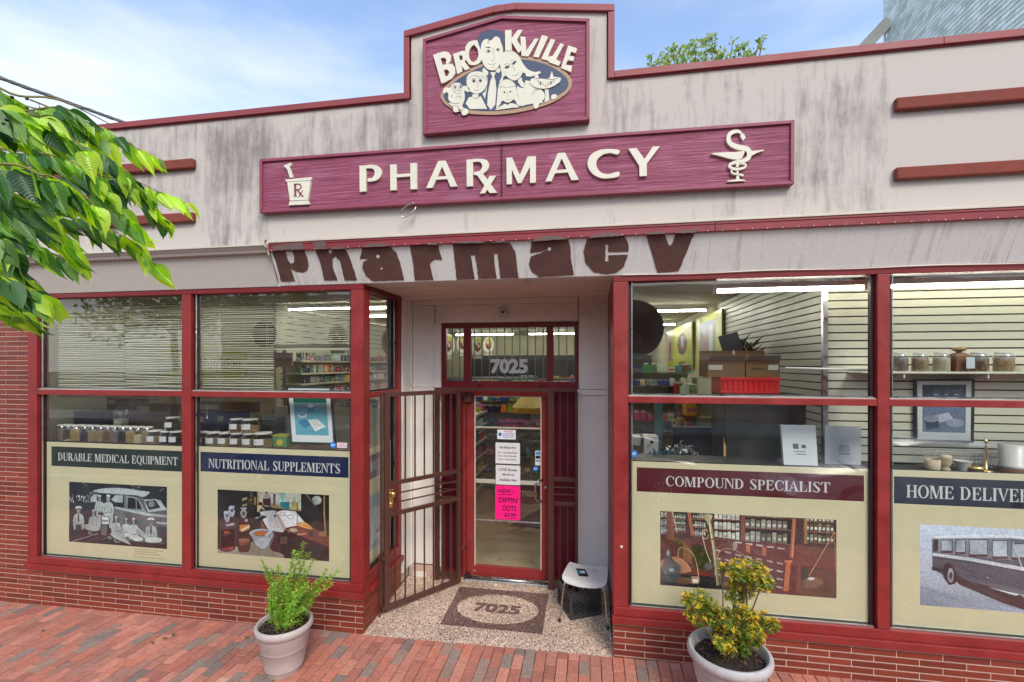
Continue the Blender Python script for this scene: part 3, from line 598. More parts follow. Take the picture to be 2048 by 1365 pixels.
for x0, x1 in ((2.54, XR), (XL, -4.26)):
    for z0, z1 in ((4.915, 5.018), (4.33, 4.432)):
        m = MB(); m.box(x0, x1, -.055, .0, z0, z1); m.build('trim_band', 'terracotta', bld, bevel=.012)
# roof deck behind the parapet, end walls
m = MB(); m.box(XL, XR, .285, 13.8, 4.5, 4.6); m.build('roof', 'concrete', bld)
m = MB(); m.box(XL-.3, XL-.001, .0, 13.8, -.2, 5.4); m.box(XR+.001, XR+.3, .3, 13.8, -.2, 5.4); m.build('end_wall', 'stucco', bld)
# canopy
CB = .0          # foot of the sloping sheet
def slab(x0, x1, top, bot, th, mat, name):
    m = MB(); (y1, z1), (y0, z0) = top, bot
    m.add([(x0, y1, z1), (x1, y1, z1), (x1, y0, z0), (x0, y0, z0), (x0, y1+th, z1), (x1, y1+th, z1), (x1, y0+th, z0), (x0, y0+th, z0)],
          [(0, 1, 2, 3), (7, 6, 5, 4), (0, 4, 5, 1), (3, 2, 6, 7), (0, 3, 7, 4), (1, 5, 6, 2)]); return m.build(name, mat, bld)
xs = [-3.235, -2.58, 1.04, 3.35, XR]
for a, b in zip(xs, xs[1:]): slab(a+.001, b-.001, (-.165, 3.93), (-.012, 3.605), .02, 'canopy', 'canopy_sheet')
xs = [-3.235, -2.43, 1.065, 3.9, XR]
for a, b in zip(xs, xs[1:]):
    m = MB(); m.box(a+.0015, b-.0015, -.190, -.150, 3.925, 4.008); m.box(a+.0015, b-.0015, -.196, -.190, 3.985, 4.001); m.build('canopy_trim', 'canopyred', bld, bevel=.003)
m = MB(); m.box(-3.24, XR, -.200, -.02, 4.009, 4.030); m.build('canopy_flashing', 'cream', bld, bevel=.003)
m = MB()
x = -3.2
while x < XR:
    m.box(x, x+.008, -.194, -.19, 3.928, 3.936); x += .12
m.build('rivet_row', 'cream', bld)
slab(XL, -3.262, (-.12, 3.93), (-.012, 3.60), .02, 'leftpanel', 'canopy_sheet')
g = MB(); gp = [(-.20, 4.0), (-.20, 3.985), (-.185, 3.965), (-.17, 3.95), (-.155, 3.925), (-.12, 3.915), (-.11, 3.93), (-.01, 3.93), (-.01, 4.0)]
g.add([(XL, y, z) for y, z in gp]+[(-3.262, y, z) for y, z in gp], [tuple(range(9)), tuple(range(17, 8, -1))]+[(i, i+9, (i+1) % 9+9, (i+1) % 9) for i in range(9)])
g.build('gutter', 'leftpanel', bld, bevel=.002)
m = MB(); m.box(XL, -3.262, -.207, -.2005, 3.986, 4.002); m.build('gutter_lip', 'cream', bld)
m = MB(); gp2 = [(-.222, 4.004), (-.213, 3.965), (-.185, 3.955), (-.17, 3.92), (-.165, 3.895), (-.13, 3.885), (-.09, 3.885), (-.09, 4.004)]
m.add([(-3.262, y, z) for y, z in gp2]+[(-3.244, y, z) for y, z in gp2], [tuple(range(8)), tuple(range(15, 7, -1))]+[(i, i+8, (i+1) % 8+8, (i+1) % 8) for i in range(8)]); m.build('gutter_end_cap', 'cream', bld, bevel=.002)
m = MB(); m.tube([(-3.27, -.19, 4.0), (-3.27, -.19, 4.03), (-3.255, -.19, 4.045)], .008, 8); m.build('gutter_bracket', 'brown', bld)
# caulk / cable line under the canopy
m = MB(); pts = [(x_, -.018, 3.600+.004*math.sin(x_*5)) for x_ in [.3+i*.2 for i in range(27)]]; m.tube(pts, .004, 5); m.build('cable_run', 'soffit', bld)
m = MB(); m.box(XL, XR, .0, .28, 3.6, 3.716); m.build('lintel', 'canopy', bld)

# painted word on the canopy: outlines follow the flaking paint on the sloping sheet
def canopy_pt(px, py, lift=.001):
    """meet the sight line through (px, py) with the sloping sheet or the upright trim above it"""
    lo, hi = -.165, -.012
    for _ in range(30):
        y = (lo+hi)/2; X, Z = P(px, py, y); zs = 3.93-(y+.165)/.153*.325
        if Z > zs: hi = y
        else: lo = y
    y = (lo+hi)/2; X, Z = P(px, py, y)
    return (X, y-.004-lift, Z)
def trim_pt(px, py, lift=.001):
    X, Z = P(px, py, -.198); return (X, -.1975-lift, Z)
z6 = lambda x, y: (400+x/4.096, 440+y/4.096); z4 = lambda x, y: (1000+x/3.303, 230+y/3.303); z3 = lambda x, y: (500+x/3.657, 230+y/3.657)
wd = thing('painted_canopy_word', 'flaking brown hand-cut letters spelling Pharmacy across the sloping canopy', 'sign', (-1, -.1, 3.7))
def rough(pts, a=1.2):
    o = []
    for i, p in enumerate(pts):
        q = pts[(i+1) % len(pts)]; d = math.dist(p, q); k = max(1, int(d/14))
        for j in range(k): t = j/k; o.append((p[0]+(q[0]-p[0])*t+rnd.uniform(-a, a)*1.5, p[1]+(q[1]-p[1])*t+rnd.uniform(-a, a)*1.5))
    return o
def cword(tf, pieces, mat='canopytext', f=canopy_pt, name='letter'):
    for outer, holes in pieces:
        m = MB(); q = [tf(*p) for p in rough(outer)]; m.add([f(*p) for p in q], [tuple(range(len(q)))])
        o = m.build(name, mat, wd, norm=False)
        for h in holes:
            m = MB(); q = [tf(*p) for p in rough(smoothpoly(h), .6)]; m.add([f(p[0], p[1], .0016) for p in q], [tuple(range(len(q)))]); m.build('bare_spot', 'canopy', o, norm=False)
cword(z6, [
 ([(590, 255), (700, 250), (722, 330), (745, 360), (770, 350), (774, 300), (755, 250), (850, 245), (880, 310), (893, 370), (880, 415), (845, 433), (790, 425), (745, 402), (780, 505), (665, 507), (640, 400)], []),
 ([(945, 245), (1050, 245), (1058, 275), (1080, 275), (1085, 240), (1190, 238), (1225, 300), (1290, 497), (1185, 497), (1165, 400), (1145, 335), (1112, 302), (1085, 325), (1092, 400), (1130, 497), (1020, 497), (985, 350)], []),
 ([(1330, 230), (1560, 222), (1610, 270), (1640, 350), (1675, 495), (1420, 505), (1360, 460), (1332, 400), (1340, 345), (1390, 320), (1312, 320)], [[(1445, 300), (1460, 288), (1475, 300), (1460, 318)], [(1480, 400), (1490, 392), (1500, 402), (1488, 408)]]),
 ([(1720, 215), (1950, 205), (1985, 330), (1920, 325), (1885, 360), (1892, 400), (1915, 495), (1762, 498), (1745, 350)], []),
])
cword(z3, [([(1483, 945), (1900, 935), (1940, 1000), (1965, 1195), (1832, 1198), (1822, 1110), (1812, 1015), (1785, 1020), (1792, 1110), (1806, 1198), (1672, 1202), (1660, 1110), (1645, 1025), (1616, 1030), (1632, 1130), (1646, 1202), (1512, 1208), (1500, 1080)], [])])
cword(z4, [
 ([(205, 838), (450, 822), (465, 870), (470, 960), (490, 1060), (260, 1073), (210, 1035), (190, 985), (205, 935), (270, 915), (330, 885), (270, 905), (200, 915), (205, 870)], [[(318, 880), (335, 878), (335, 895), (318, 898)]]),
 ([(575, 818), (820, 800), (850, 860), (848, 905), (715, 908), (715, 860), (698, 855), (695, 970), (715, 970), (715, 930), (845, 925), (820, 1000), (770, 1045), (700, 1055), (620, 1040), (565, 980), (552, 900)], []),
 ([(962, 790), (1085, 785), (1110, 850), (1122, 870), (1140, 845), (1160, 785), (1285, 782), (1180, 1035), (1040, 1045), (1005, 920)], []),
])
cword(z6, [([(590, 215), (830, 182), (865, 240), (600, 252)], []), ([(925, 178), (1025, 176), (1045, 240), (945, 243)], []), ([(1070, 240), (1090, 222), (1170, 220), (1200, 238)], []), ([(1330, 226), (1370, 200), (1440, 190), (1510, 195), (1560, 216)], []), ([(1860, 208), (1890, 190), (1930, 182), (1948, 203)], [])], 'greytext', trim_pt)
cword(z3, [([(1490, 940), (1560, 925), (1680, 922), (1720, 938)], []), ([(1760, 935), (1830, 920), (1890, 930)], [])], 'greytext', trim_pt)
cword(z4, [([(205, 836), (260, 805), (380, 798), (448, 820)], []), ([(575, 815), (640, 785), (740, 778), (815, 798)], []), ([(950, 780), (1095, 768), (1090, 786), (962, 790)], []), ([(1160, 783), (1175, 764), (1315, 755), (1290, 778)], [])], 'greytext', trim_pt)

# ================================================================ entry recess: soffit and white boards
YB = 1.22
fxa, fxb = P(883, 728, 1.25)[0], P(1156, 728, 1.25)[0]
rec = thing('entry_surround', 'off-white painted boards lining the recessed entry around the door', 'wall', (-1, YB, 0))
m = MB(); m.box(-2.29, .215, -.01, .93, 3.604, 3.66); o = m.build('soffit_board', 'soffit', rec)
m = MB(); m.box(-2.29, .215, .933, YB, 3.598, 3.66); m.build('soffit_board', 'soffit', rec)
m = MB(); m.box(-2.285, .21, .30, .306, 3.600, 3.605); m.build('ceiling_batten', 'soffit', rec)
for px_ in ((885, 565.5), (1090, 563.5)):
    x_, y_ = G(px_[0], px_[1]+7, 3.604) if False else (0, 0)
for X_, Y_ in ((-1.62, .18), (-.60, .17)):
    m = MB(); m.lathe([(.052, 0), (.05, -.003), (.045, -.0035), (.044, -.001)], (X_, Y_, 3.603), 24, cap=False); m.lathe([(.0, -.0005), (.044, -.0005)], (X_, Y_, 3.603), 24, cap=False); tag(m.build('recessed_light_hole', 'black', rec))
def wp(pxl, pxr, zt, zb, name='wall_board', y=YB, th=.03, mat='white'):
    xa, xb = P(pxl, 700, y)[0], P(pxr, 700, y)[0]; m = MB(); m.box(xa, xb, y, y+th, zb, zt); return m.build(name, mat, rec, bevel=.003)
wp(826, 868, 3.52, 2.505); wp(826, 868, 2.49, .22)
wp(1158, 1212, 3.52, 2.475); wp(1155, 1212, 2.40, .2)
wp(826, 1156, 3.595, 3.525, 'top_rail', YB-.004); wp(1158, 1216, 3.595, 3.525, 'top_rail', YB-.004)
m = MB(); xa, xb = P(870, 700, YB)[0], P(1156, 700, YB)[0]; m.box(xa, xb, YB+.006, YB+.04, 3.30, 3.522); m.build('header_board', 'white', rec, bevel=.003)
m = MB(); m.box(P(812, 700, YB)[0]-.02, P(825, 700, YB)[0], YB-.012, YB+.03, .2, 3.597); m.build('corner_batten', 'white', rec, bevel=.003)
m = MB(); m.box(P(868.5, 700, YB)[0], P(882, 700, YB)[0], YB-.008, YB+.03, .2, 3.3); m.build('door_casing', 'white', rec, bevel=.003)
m = MB(); m.box(P(1212.5, 700, YB)[0], .213, YB-.012, YB+.03, .2, 3.597); m.build('corner_batten', 'white', rec, bevel=.003)
m = MB(); m.box(P(1155, 700, YB)[0], P(1215, 700, YB)[0], YB-.022, YB-.001, 2.402, 2.470); m.build('rail_board', 'white', rec, bevel=.003)
m = MB(); m.box(P(820, 700, YB)[0], P(868, 700, YB)[0], YB-.012, YB-.001, 2.485, 2.512); m.build('rail_board', 'white', rec, bevel=.003)
m = MB(); m.box(-2.30, -2.27, .95, YB, .2, 3.6); m.build('side_board', 'white', rec, bevel=.003)
m = MB(); m.box(.212, .24, .0, YB, .38, 3.6); m.build('side_board', 'darkred', rec)
m = MB(); m.box(-2.29, P(880, 700, YB)[0], YB-.02, YB+.03, .04, .198); m.build('base_block', 'mortar', rec, bevel=.003)
m = MB(); m.box(P(1157, 700, YB)[0], .212, YB-.02, YB+.03, .04, .198); m.build('base_block', 'white', rec, bevel=.003)
m = MB(); m.box(P(829, 700, YB)[0], P(854, 700, YB)[0], YB-.045, YB-.022, .06, .13); m.build('loose_board', 'white', rec, bevel=.004)
for b_ in ((-2.32, fxa, .03, 3.62), (fxb, .245, .03, 3.62), (fxa, fxb, 3.294, 3.62)): m = MB(); m.box(b_[0], b_[1], YB+.055, 1.30, b_[2], b_[3]); m.build('backing_wall', 'intwall', rec)
# dome camera
cx_, cz_ = P(1007, 626, YB); dc = thing('dome_camera', 'small white round security camera on the board above the entry door', 'camera', (cx_, YB, cz_))
R90 = Matrix.Rotation(math.pi/2, 4, 'X')
def wallround(prof, name, mat, parent, c, n=28):
    m = MB(); m.lathe(prof, (0, 0, 0), n); m.xf(Matrix.Translation(c) @ R90); return m.build(name, mat, parent, auto=.6)
wallround([(.072, 0), (.072, .02), (.062, .034), (.04, .04)], 'base_ring', 'whiteplastic', dc, (cx_, YB+.005, cz_))
wallround([(.036, .03), (.033, .055), (.02, .068), (.006, .072)], 'eyeball', 'whiteplastic', dc, (cx_, YB+.004, cz_))
wallround([(.018, .06), (.015, .074), (.002, .075)], 'lens', 'black', dc, (cx_, YB+.004, cz_))

# ================================================================ shop windows
HT, SB, MZ0, MZ1 = 3.545, .44, 2.418, 2.478
MAT['beadmaroon'] = simple('dark_maroon_bead', S(58, 20, 26, .8), .5)
def window(label, x0, x1, jl, jr, mulls, prism_ends=(0, 0)):
    wn = thing('shop_window', label, 'window', ((x0+x1)/2, 0, SB))
    def part(name, *b, mat='red', bev=.004, up=None):
        m = MB(); m.box(*b); return m.build(name, mat, up or wn, bevel=bev)
    part('head', x0, x1, -.004, .12, HT, 3.60, mat='darkred'); part('sill_cap', x0-.012, x1+.012, -.038, .13, .368, .432)  # head in the darker red: the canopy's shade is put into its colour
    part('bottom_rail', x0+.001, x1-.001, -.012, .12, .434, .515)
    edges = [x0+jl]+[v for a, b in mulls for v in (a, b)]+[x1-jr]
    part('jamb', x0, x0+jl, -.006, .12, .517, HT-.002); part('jamb', x1-jr, x1, -.006, .12, .517, HT-.002)
    for a, b in mulls: part('mullion', a, b, -.008, .12, .517, HT-.002)
    for i in range(0, len(edges), 2):
        a, b = edges[i], edges[i+1]
        part('transom_bar', a+.001, b-.001, -.004, .12, MZ0, MZ1)
        part('transom_cap', a+.002, b-.002, .01, .05, MZ1+.001, MZ1+.008, mat='cream', bev=.001)
        for z0, z1 in ((.517, MZ0-.002), (MZ1+.010, HT-.002)):
            gk = part('glazing_bead', a+.001, a+.032, .035, .075, z0, z1, mat='beadmaroon', bev=0); part('glazing_bead', b-.032, b-.001, .035, .075, z0, z1, mat='beadmaroon', bev=0)
            part('glazing_bead', a+.033, b-.033, .035, .075, z0, z0+.012, mat='black', bev=0)
            part('glazing_strip', a+.033, a+.038, .022, .034, z0+.01, z1, mat='alu', bev=0); part('glazing_strip', a+.015, b-.015, .020, .034, z0+.001, z0+.009, mat='alu', bev=0)
            m = MB(); m.add([(a+.012, .055, z0+.008), (b-.012, .055, z0+.008), (b-.012, .055, z1), (a+.012, .055, z1)], [(0, 1, 2, 3)]); m.build('pane', 'glass', wn, norm=False)
    return wn
window('wide red-framed shop window with blinds and two posters, brick pier beside it', -6.54, -2.292, .13, .14, [(-4.44, -4.325)])
window('wide red-framed shop window with slatted display wall and jars on a white shelf', .215, 5.7, .135, .15, [(2.42, 2.515)])
# side window of the entry
sw = thing('shop_window', 'narrow red-framed side window inside the entry behind the open gate', 'window', (-2.29, .5, SB))
def sp(name, y0, y1, z0, z1, x0=-2.42, x1=-2.285, mat='red', bev=.004): m = MB(); m.box(x0, x1, y0, y1, z0, z1); return m.build(name, mat, sw, bevel=bev)
sp('head', .125, .95, HT, 3.598, mat='darkred'); sp('sill_cap', .135, .955, .368, .432, x1=-2.255); sp('bottom_rail', .125, .95, .434, .575)
sp('jamb', .86, .95, .577, HT-.002); sp('transom_bar', .125, .858, MZ0, MZ1); sp('corner_cover', .0, .123, .434, HT-.002, x0=-2.29)
for z0, z1 in ((.577, MZ0-.002), (MZ1+.002, HT-.002)):
    sp('glazing_bead', .84, .858, z0, z1, x1=-2.325, mat='black', bev=0); sp('glazing_strip', .82, .828, z0, z1, x0=-2.33, x1=-2.318, mat='alu', bev=0); sp('glazing_bead', .125, .84, z0, z0+.014, x0=-2.36, x1=-2.322, mat='black', bev=0)
    m = MB(); m.add([(-2.35, .125, z0), (-2.35, .85, z0), (-2.35, .85, z1), (-2.35, .125, z1)], [(0, 1, 2, 3)]); m.build('pane', 'glass', sw, norm=False)
# screw cap on the right column
cx_, cz_ = P(1243, 1094, -.006); tag(wallround([(.012, 0), (.012, .004), (.006, .007)], 'screw_cap', 'whiteplastic', None, (cx_, -.0055, cz_)), 'white round cap on the red column beside the Compound Specialist window', 'cap')

# ================================================================ entrance door with transom and side panels
YD = 1.25
dr = thing('entrance_door', 'red-framed glass shop door with transom lights numbered 7025', 'door', (-1.05, YD, .08))
DX = lambda px_: P(px_, 728, YD)[0]; DZ = lambda py_, px_=1010: P(px_, py_, YD)[1]
def dp(name, a, b, z0, z1, y0=YD, y1=YD+.06, mat='darkred', bev=.003, par=None): m = MB(); m.box(a, b, y0, y1, z0, z1); return m.build(name, mat, par or dr, bevel=bev)
fx = [DX(883), DX(892), DX(927), DX(942), DX(1093), DX(1107), DX(1150), DX(1156)]
ZT, ZB2, ZD = 3.292, 2.50, 2.46
dp('frame_head', fx[0], fx[7], 3.235, ZT); dp('frame_rail', fx[0], fx[7], ZD, ZB2+.062, y0=YD-.003)
for a, b in ((fx[0], fx[1]), (fx[2], fx[3]), (fx[4], fx[5]), (fx[6], fx[7])): dp('frame_post', a, b, ZB2+.064, 3.233)
for a, b in ((fx[1], fx[2]), (fx[3], fx[4]), (fx[5], fx[6])):
    m = MB(); m.add([(a, YD+.03, ZB2+.064), (b, YD+.03, ZB2+.064), (b, YD+.03, 3.233), (a, YD+.03, 3.233)], [(0, 1, 2, 3)]); m.build('transom_pane', 'doorglass', dr, norm=False)
zf = FZ1
dp('frame_post', DX(925), DX(932), zf, ZD-.002, mat='red'); dp('frame_post', DX(1097), DX(1106), zf, ZD-.002)
for a, b in ((fx[0], DX(924.5)), (DX(1106.5), fx[7])):
    o = dp('side_panel', a, b, zf+.09, ZD-.002, y0=YD+.01, mat='maroon'); dp('panel_rail', a, b, zf, zf+.088, mat='darkred')
    w_ = (b-a)
    for k in (.3, .62): dp('panel_groove', a+w_*k, a+w_*k+.006, zf+.092, ZD-.01, y0=YD+.007, y1=YD+.0095, mat='black', bev=0, par=o)
# the leaf
a, b = DX(933), DX(1096.5); ga, gb, gz0, gz1 = DX(949), DX(1083), .235, DZ(793)
leaf = MB(); 
for bx in ((a, ga, zf+.03, ZD-.004), (gb, b, zf+.03, ZD-.004), (ga, gb, gz1, ZD-.004), (ga, gb, zf+.03, gz0)): dp('door_rail', bx[0]+.001, bx[1]-.001, bx[2], bx[3], y0=YD+.004, y1=YD+.05, mat='red')
for bx in ((ga, ga+.012, gz0, gz1), (gb-.012, gb, gz0, gz1), (ga+.012, gb-.012, gz1-.01, gz1)): dp('glass_bead', *bx, y0=YD+.0, y1=YD+.02, mat='cream', bev=0)
m = MB(); m.add([(ga, YD+.025, gz0), (gb, YD+.025, gz0), (gb, YD+.025, gz1), (ga, YD+.025, gz1)], [(0, 1, 2, 3)]); m.build('door_pane', 'doorglass', dr, norm=False)
for py_, h_ in ((857, .02), (966, .05), (1045, .014)):
    z_ = DZ(py_); dp('push_bar', ga+.012, gb-.012, z_-h_/2, z_+h_/2, y0=YD+.035, y1=YD+.05, mat='cream' if h_ > .015 else 'alu', bev=.002)
dp('threshold', DX(932), DX(1104), zf-.03, zf+.012, y0=YD-.07, y1=YD+.05, mat='alu', bev=.006)
m = MB(); m.tube([(a+.005, YD-.045, zf+.03), (b, YD-.045, zf+.026)], .014, 10); m.build('sweep_rail', 'chrome', dr, smooth=True)
dp('pivot_block', a-.01, a+.05, zf+.0, zf+.07, y0=YD-.065, y1=YD-.005, mat='black', bev=.006); dp('pivot_block', DX(930), DX(945), ZD-.16, ZD-.04, y0=YD-.05, y1=YD-.006, mat='brown')
# pull handle and lock
hx = DX(1083.5); zh0, zh1 = DZ(997), DZ(957); m = MB()
m.tube(smoothpoly([(hx+.01, YD, zh1), (hx-.03, YD-.055, zh1), (hx-.065, YD-.075, zh1-.035), (hx-.07, YD-.078, (zh0+zh1)/2), (hx-.065, YD-.075, zh0+.035), (hx-.03, YD-.055, zh0), (hx+.01, YD, zh0)], 4, False), .011, 10); m.build('pull_handle', 'chrome', dr, smooth=True)
wallround([(.017, 0), (.017, .012), (.008, .014)], 'lock', 'alu', dr, (DX(1091), YD+.004, DZ(971)))
m = MB(); sans(m, '7025', DX(980), DX(1055), DZ(748), DZ(718), YD+.027, bold=.05); m.build('house_number', 'poster_letter', dr, norm=False)
dp('nameplate', DX(946), DX(952), DZ(1148), DZ(1145), y0=YD+.002, y1=YD+.006, mat='alu', bev=0)
# security bars behind the transom glass
m = MB(); x_ = fx[1]+.06
while x_ < fx[6]:
    m.box(x_-.006, x_+.006, YD+.075, YD+.087, ZB2+.06, 3.25); x_ += .098
m.box(fx[0], fx[7], YD+.072, YD+.09, ZB2+.075, ZB2+.10)
for (v0) in (0,): pass
m.build('transom_guard', 'guardpaint' if 'guardpaint' in MAT else 'intwall', dr)

# ---------------------------------------------------------------- notices on the door glass (flat print on paper)
YP = YD+.018
def sheet(name, label, cat, pl, pr, pt, pb, col, y=YP, skew=0):
    x0, x1 = DX(pl), DX(pr); z1, z0 = P((pl+pr)/2, pt, y)[1], P((pl+pr)/2, pb, y)[1]
    t = thing(name, label, cat, ((x0+x1)/2, y, z0)); m = MB(); m.box(x0, x1, y, y+.0015, z0, z1, col); m.build('paper', 'print', t); return t, x0, x1, z0, z1
def lines(t, x0, x1, z0, z1, rows, y=YP, col=(.02, .02, .02)):
    m = MB(); h = z1-z0; w_ = x1-x0
    for (s, u0, u1, v0, v1, *c) in rows: sans(m, s, x0+w_*u0, x0+w_*u1, z0+h*v0, z0+h*v1, y-.0006, bold=.02, col=c[0] if c else col)
    m.build('lettering', 'print', t, norm=False)
t, *b = sheet('notice', 'small white alarm notice with blue badge at the top of the door glass', 'notice', 994, 1031, 860, 879, S(232, 234, 240))
lines(t, *b, [('NOTICE!', .4, .82, .72, .92, S(196, 60, 60)), ('THIS PROPERTY IS PROTECTED', .3, .95, .5, .62, S(60, 100, 170)), ('BY ALARM AND VIDEO', .3, .9, .34, .45, S(60, 100, 170)), ('SURVEILLANCE', .3, .85, .18, .28, S(60, 100, 170))])
m = MB(); m.prism(ellipse(b[0]+.035, (b[2]+b[3])/2, .02, .024), YP-.001, YP-.0002, S(40, 110, 190)); m.build('badge', 'print', t)
t, *b = sheet('notice', 'white sheet of new business hours taped below the alarm notice', 'notice', 990.5, 1039.5, 886, 928, S(224, 224, 224))
lines(t, *b, [('New Business Hour', .16, .84, .72, .84), ('9 am - 6 pm Mon/Friday', .08, .9, .47, .57), ('9 am - 3 pm Saturday', .1, .86, .31, .41), ('10 am - 2 pm Sunday', .12, .84, .15, .25)])
t, *b = sheet('notice', 'white COVID booster sheet between the opening hours and the pink sign', 'notice', 991, 1040, 931, 970, S(222, 222, 222))
lines(t, *b, [('COVID Booster', .12, .88, .70, .84), ('(Moderna)', .26, .76, .44, .58), ('Available Here', .14, .86, .18, .32)])
t, *b = sheet('notice', 'bright pink handwritten sign for new frozen treats at 3.99', 'sign', 990, 1040, 972, 1040, S(255, 24, 132))
inkp = (.03, .01, .02)
lines(t, *b, [('NEW !', .12, .74, .78, .90, inkp), ("DIPPIN'", .14, .92, .50, .66, inkp), ('DOTS', .30, .84, .26, .42, inkp), ('$3.99', .36, .82, .07, .20, inkp)])
m = MB(); w_ = b[1]-b[0]; h_ = b[3]-b[2]; m.prism(strip([(b[0]+w_*.13, b[2]+h_*.73), (b[0]+w_*.68, b[2]+h_*.745)], .006), YP-.0008, YP-.0003, inkp); m.prism(strip([(b[0]+w_*.5, b[2]+h_*.045), (b[0]+w_*.86, b[2]+h_*.055)], .005), YP-.0008, YP-.0003, inkp); m.build('underline', 'print', t)
t, *b = sheet('card_sticker', 'narrow strip of payment card stickers near the door handle', 'sticker', 1070, 1081, 902, 931, S(214, 220, 224))
m = MB()
for v0, v1, c in ((.72, .93, S(70, 140, 200)), (.45, .66, S(30, 40, 50)), (.24, .36, S(120, 130, 150))): m.box(b[0]+.006, b[1]-.006, YP-.0008, YP-.0002, b[2]+(b[3]-b[2])*v0, b[2]+(b[3]-b[2])*v1, c)
m.build('card_logo', 'print', t)
def badge(px_, py_, y, r, label):
    x_, z_ = P(px_, py_, y); t = thing('alarm_sticker', label, 'sticker', (x_, y, z_)); m = MB(); m.prism([(x_+r*math.cos(math.radians(22.5+45*k)), z_+r*math.sin(math.radians(22.5+45*k))) for k in range(8)], y, y+.001, S(28, 120, 200)); m.build('badge', 'print', t)
    m = MB(); sans(m, 'ADT', x_-r*.62, x_+r*.62, z_-r*.28, z_+r*.32, y-.0006, bold=.03, col=S(235, 240, 245)); m.build('lettering', 'print', t, norm=False)
badge(1071, 938, YP, .034, 'blue octagonal ADT alarm sticker on the door glass beside the handle')
badge(666, 890.5, .050, .036, 'blue octagonal ADT alarm sticker below the leaning beach picture')
badge(1267, 908, .050, .036, 'blue octagonal ADT alarm sticker above the Compound Specialist poster')
x0, z1 = P(674, 885.5, .05); x1, z0 = P(694, 896.5, .05)
t = thing('sticker', 'small pale pink warning sticker beside the alarm badge', 'sticker', (x0, .05, z0)); m = MB(); m.box(x0, x1, .05, .051, z0, z1, S(228, 206, 214)); m.build('paper', 'print', t)
lines(t, x0, x1, z0, z1, [('WARNING', .3, .75, .66, .86, S(200, 70, 80)), ('PREMISES PROTECTED', .1, .9, .4, .54, S(150, 120, 130)), ('BY ALARM SYSTEM', .1, .9, .16, .3, S(150, 120, 130))], y=.05)

# ================================================================ brown iron security gate and its fixed side panels
YG = 1.10
gt = thing('gate_frame', 'brown iron frame fixed round the entry door with barred side panels', 'gate frame', (-1, YG, .08))
GX = lambda px_: P(px_, 728, YG)[0]; GZp = lambda py_: P(1010, py_, YG)[1]
def gb(name, a, b, z0, z1, y0=YG, y1=YG+.035, par=None): m = MB(); m.box(a, b, y0, y1, z0, z1); return m.build(name, 'brown', par or gt, bevel=.003)
zt = 2.475
gb('top_bar', GX(869), GX(1155), zt-.03, zt+.008, y0=YG-.01)
for a, b in ((869, 878), (1096, 1108), (1150, 1156)): gb('post', GX(a), GX(b), .085, zt-.032)
gb('hinge_post', GX(913), GX(919), .085, zt-.032)
for zz, h in ((GZp(955), .045), (GZp(1003), .045), (.16, .06)):
    gb('rail', GX(1108)+.001, GX(1150)-.001, zz-h/2, zz+h/2, y0=YG+.003, y1=YG+.03); gb('rail', GX(878)+.001, GX(913)-.001, zz-h/2, zz+h/2, y0=YG+.003, y1=YG+.03)
for zz in (GZp(971), GZp(985)):
    gb('thin_rail', GX(1108), GX(1150), zz-.008, zz+.008, y0=YG+.01, y1=YG+.024); gb('thin_rail', GX(878), GX(913), zz-.008, zz+.008, y0=YG+.01, y1=YG+.024)
for px_ in (1120, 1135, 888, 900):
    gb('bar', GX(px_)-.007, GX(px_)+.007, GZp(952), zt-.03, y0=YG+.012, y1=YG+.026); gb('bar', GX(px_)-.007, GX(px_)+.007, .19, GZp(1007), y0=YG+.012, y1=YG+.026)
# ladder-like return between the frame and the wall
for zz in (2.3, 1.95, 1.6, 1.25, .9, .55): m = MB(); m.bar((GX(874), YG+.03, zz-.03), (GX(874)+.0, YB+.0, zz+.03), .012, .012); m.build('rung', 'brown', gt)
for px_ in (950, 1075): m = MB(); m.bar((GX(px_), YG+.02, zt), (GX(px_)+.03, YD, zt+.05), .02, .008); m.build('strap', 'brown', gt)
gate = thing('security_gate', 'brown iron barred gate with brass lock, swung open towards the side window', 'gate', (-1.585, 1.10, .07))
hp = Vector((-1.585, 1.10, 0)); fp = Vector((-2.215, .315, 0)); gd = (fp-hp); gl = gd.length; gd.normalize(); gn = Vector((gd.y, -gd.x, 0))
if gn.y > 0: gn = -gn
zb, ztp = .085, 2.465
def gp_(s, z): return hp+gd*s+Vector((0, 0, z))
def gbar(name, s0, z0, s1, z1, wd_, th, mat='brown', par=None):
    m = MB(); p, q = gp_(s0, z0), gp_(s1, z1)
    if abs(s1-s0) < 1e-4: m.obox((p+q)/2, gd*wd_/2, gn*th/2, Vector((0, 0, (z1-z0)/2)))
    else: m.obox((p+q)/2, (q-p)/2, gn*th/2, Vector((0, 0, wd_/2)))
    return m.build(name, mat, par or gate, bevel=.003 if wd_ > .02 else 0)
gbar('stile', .02, zb, .02, ztp, .045, .036); gbar('stile', gl-.03, zb, gl-.03, ztp, .065, .036)
gbar('rail', .043, ztp-.024, gl-.063, ztp-.024, .048, .034); gbar('rail', .043, zb+.026, gl-.063, zb+.026, .052, .034)
zm1, zm0 = 1.46, 1.12
gbar('rail', .043, zm1, gl-.063, zm1, .045, .034); gbar('rail', .043, zm0, gl-.063, zm0, .045, .034)
for zz in (1.24, 1.34): gbar('thin_rail', .043, zz, gl-.16, zz, .014, .014)
for k in range(7):
    s = .135+k*.123
    if s < gl-.09: gbar('bar', s, zm1+.023, s, ztp-.05, .014, .014); gbar('bar', s, zb+.053, s, zm0-.023, .014, .014)
gbar('lock_box', gl-.105, zm0+.022, gl-.105, zm1-.022, .085, .032)
gbar('lock_plate', gl-.001, zm0+.03, gl-.001, zm1-.03, .006, .034, 'brass')
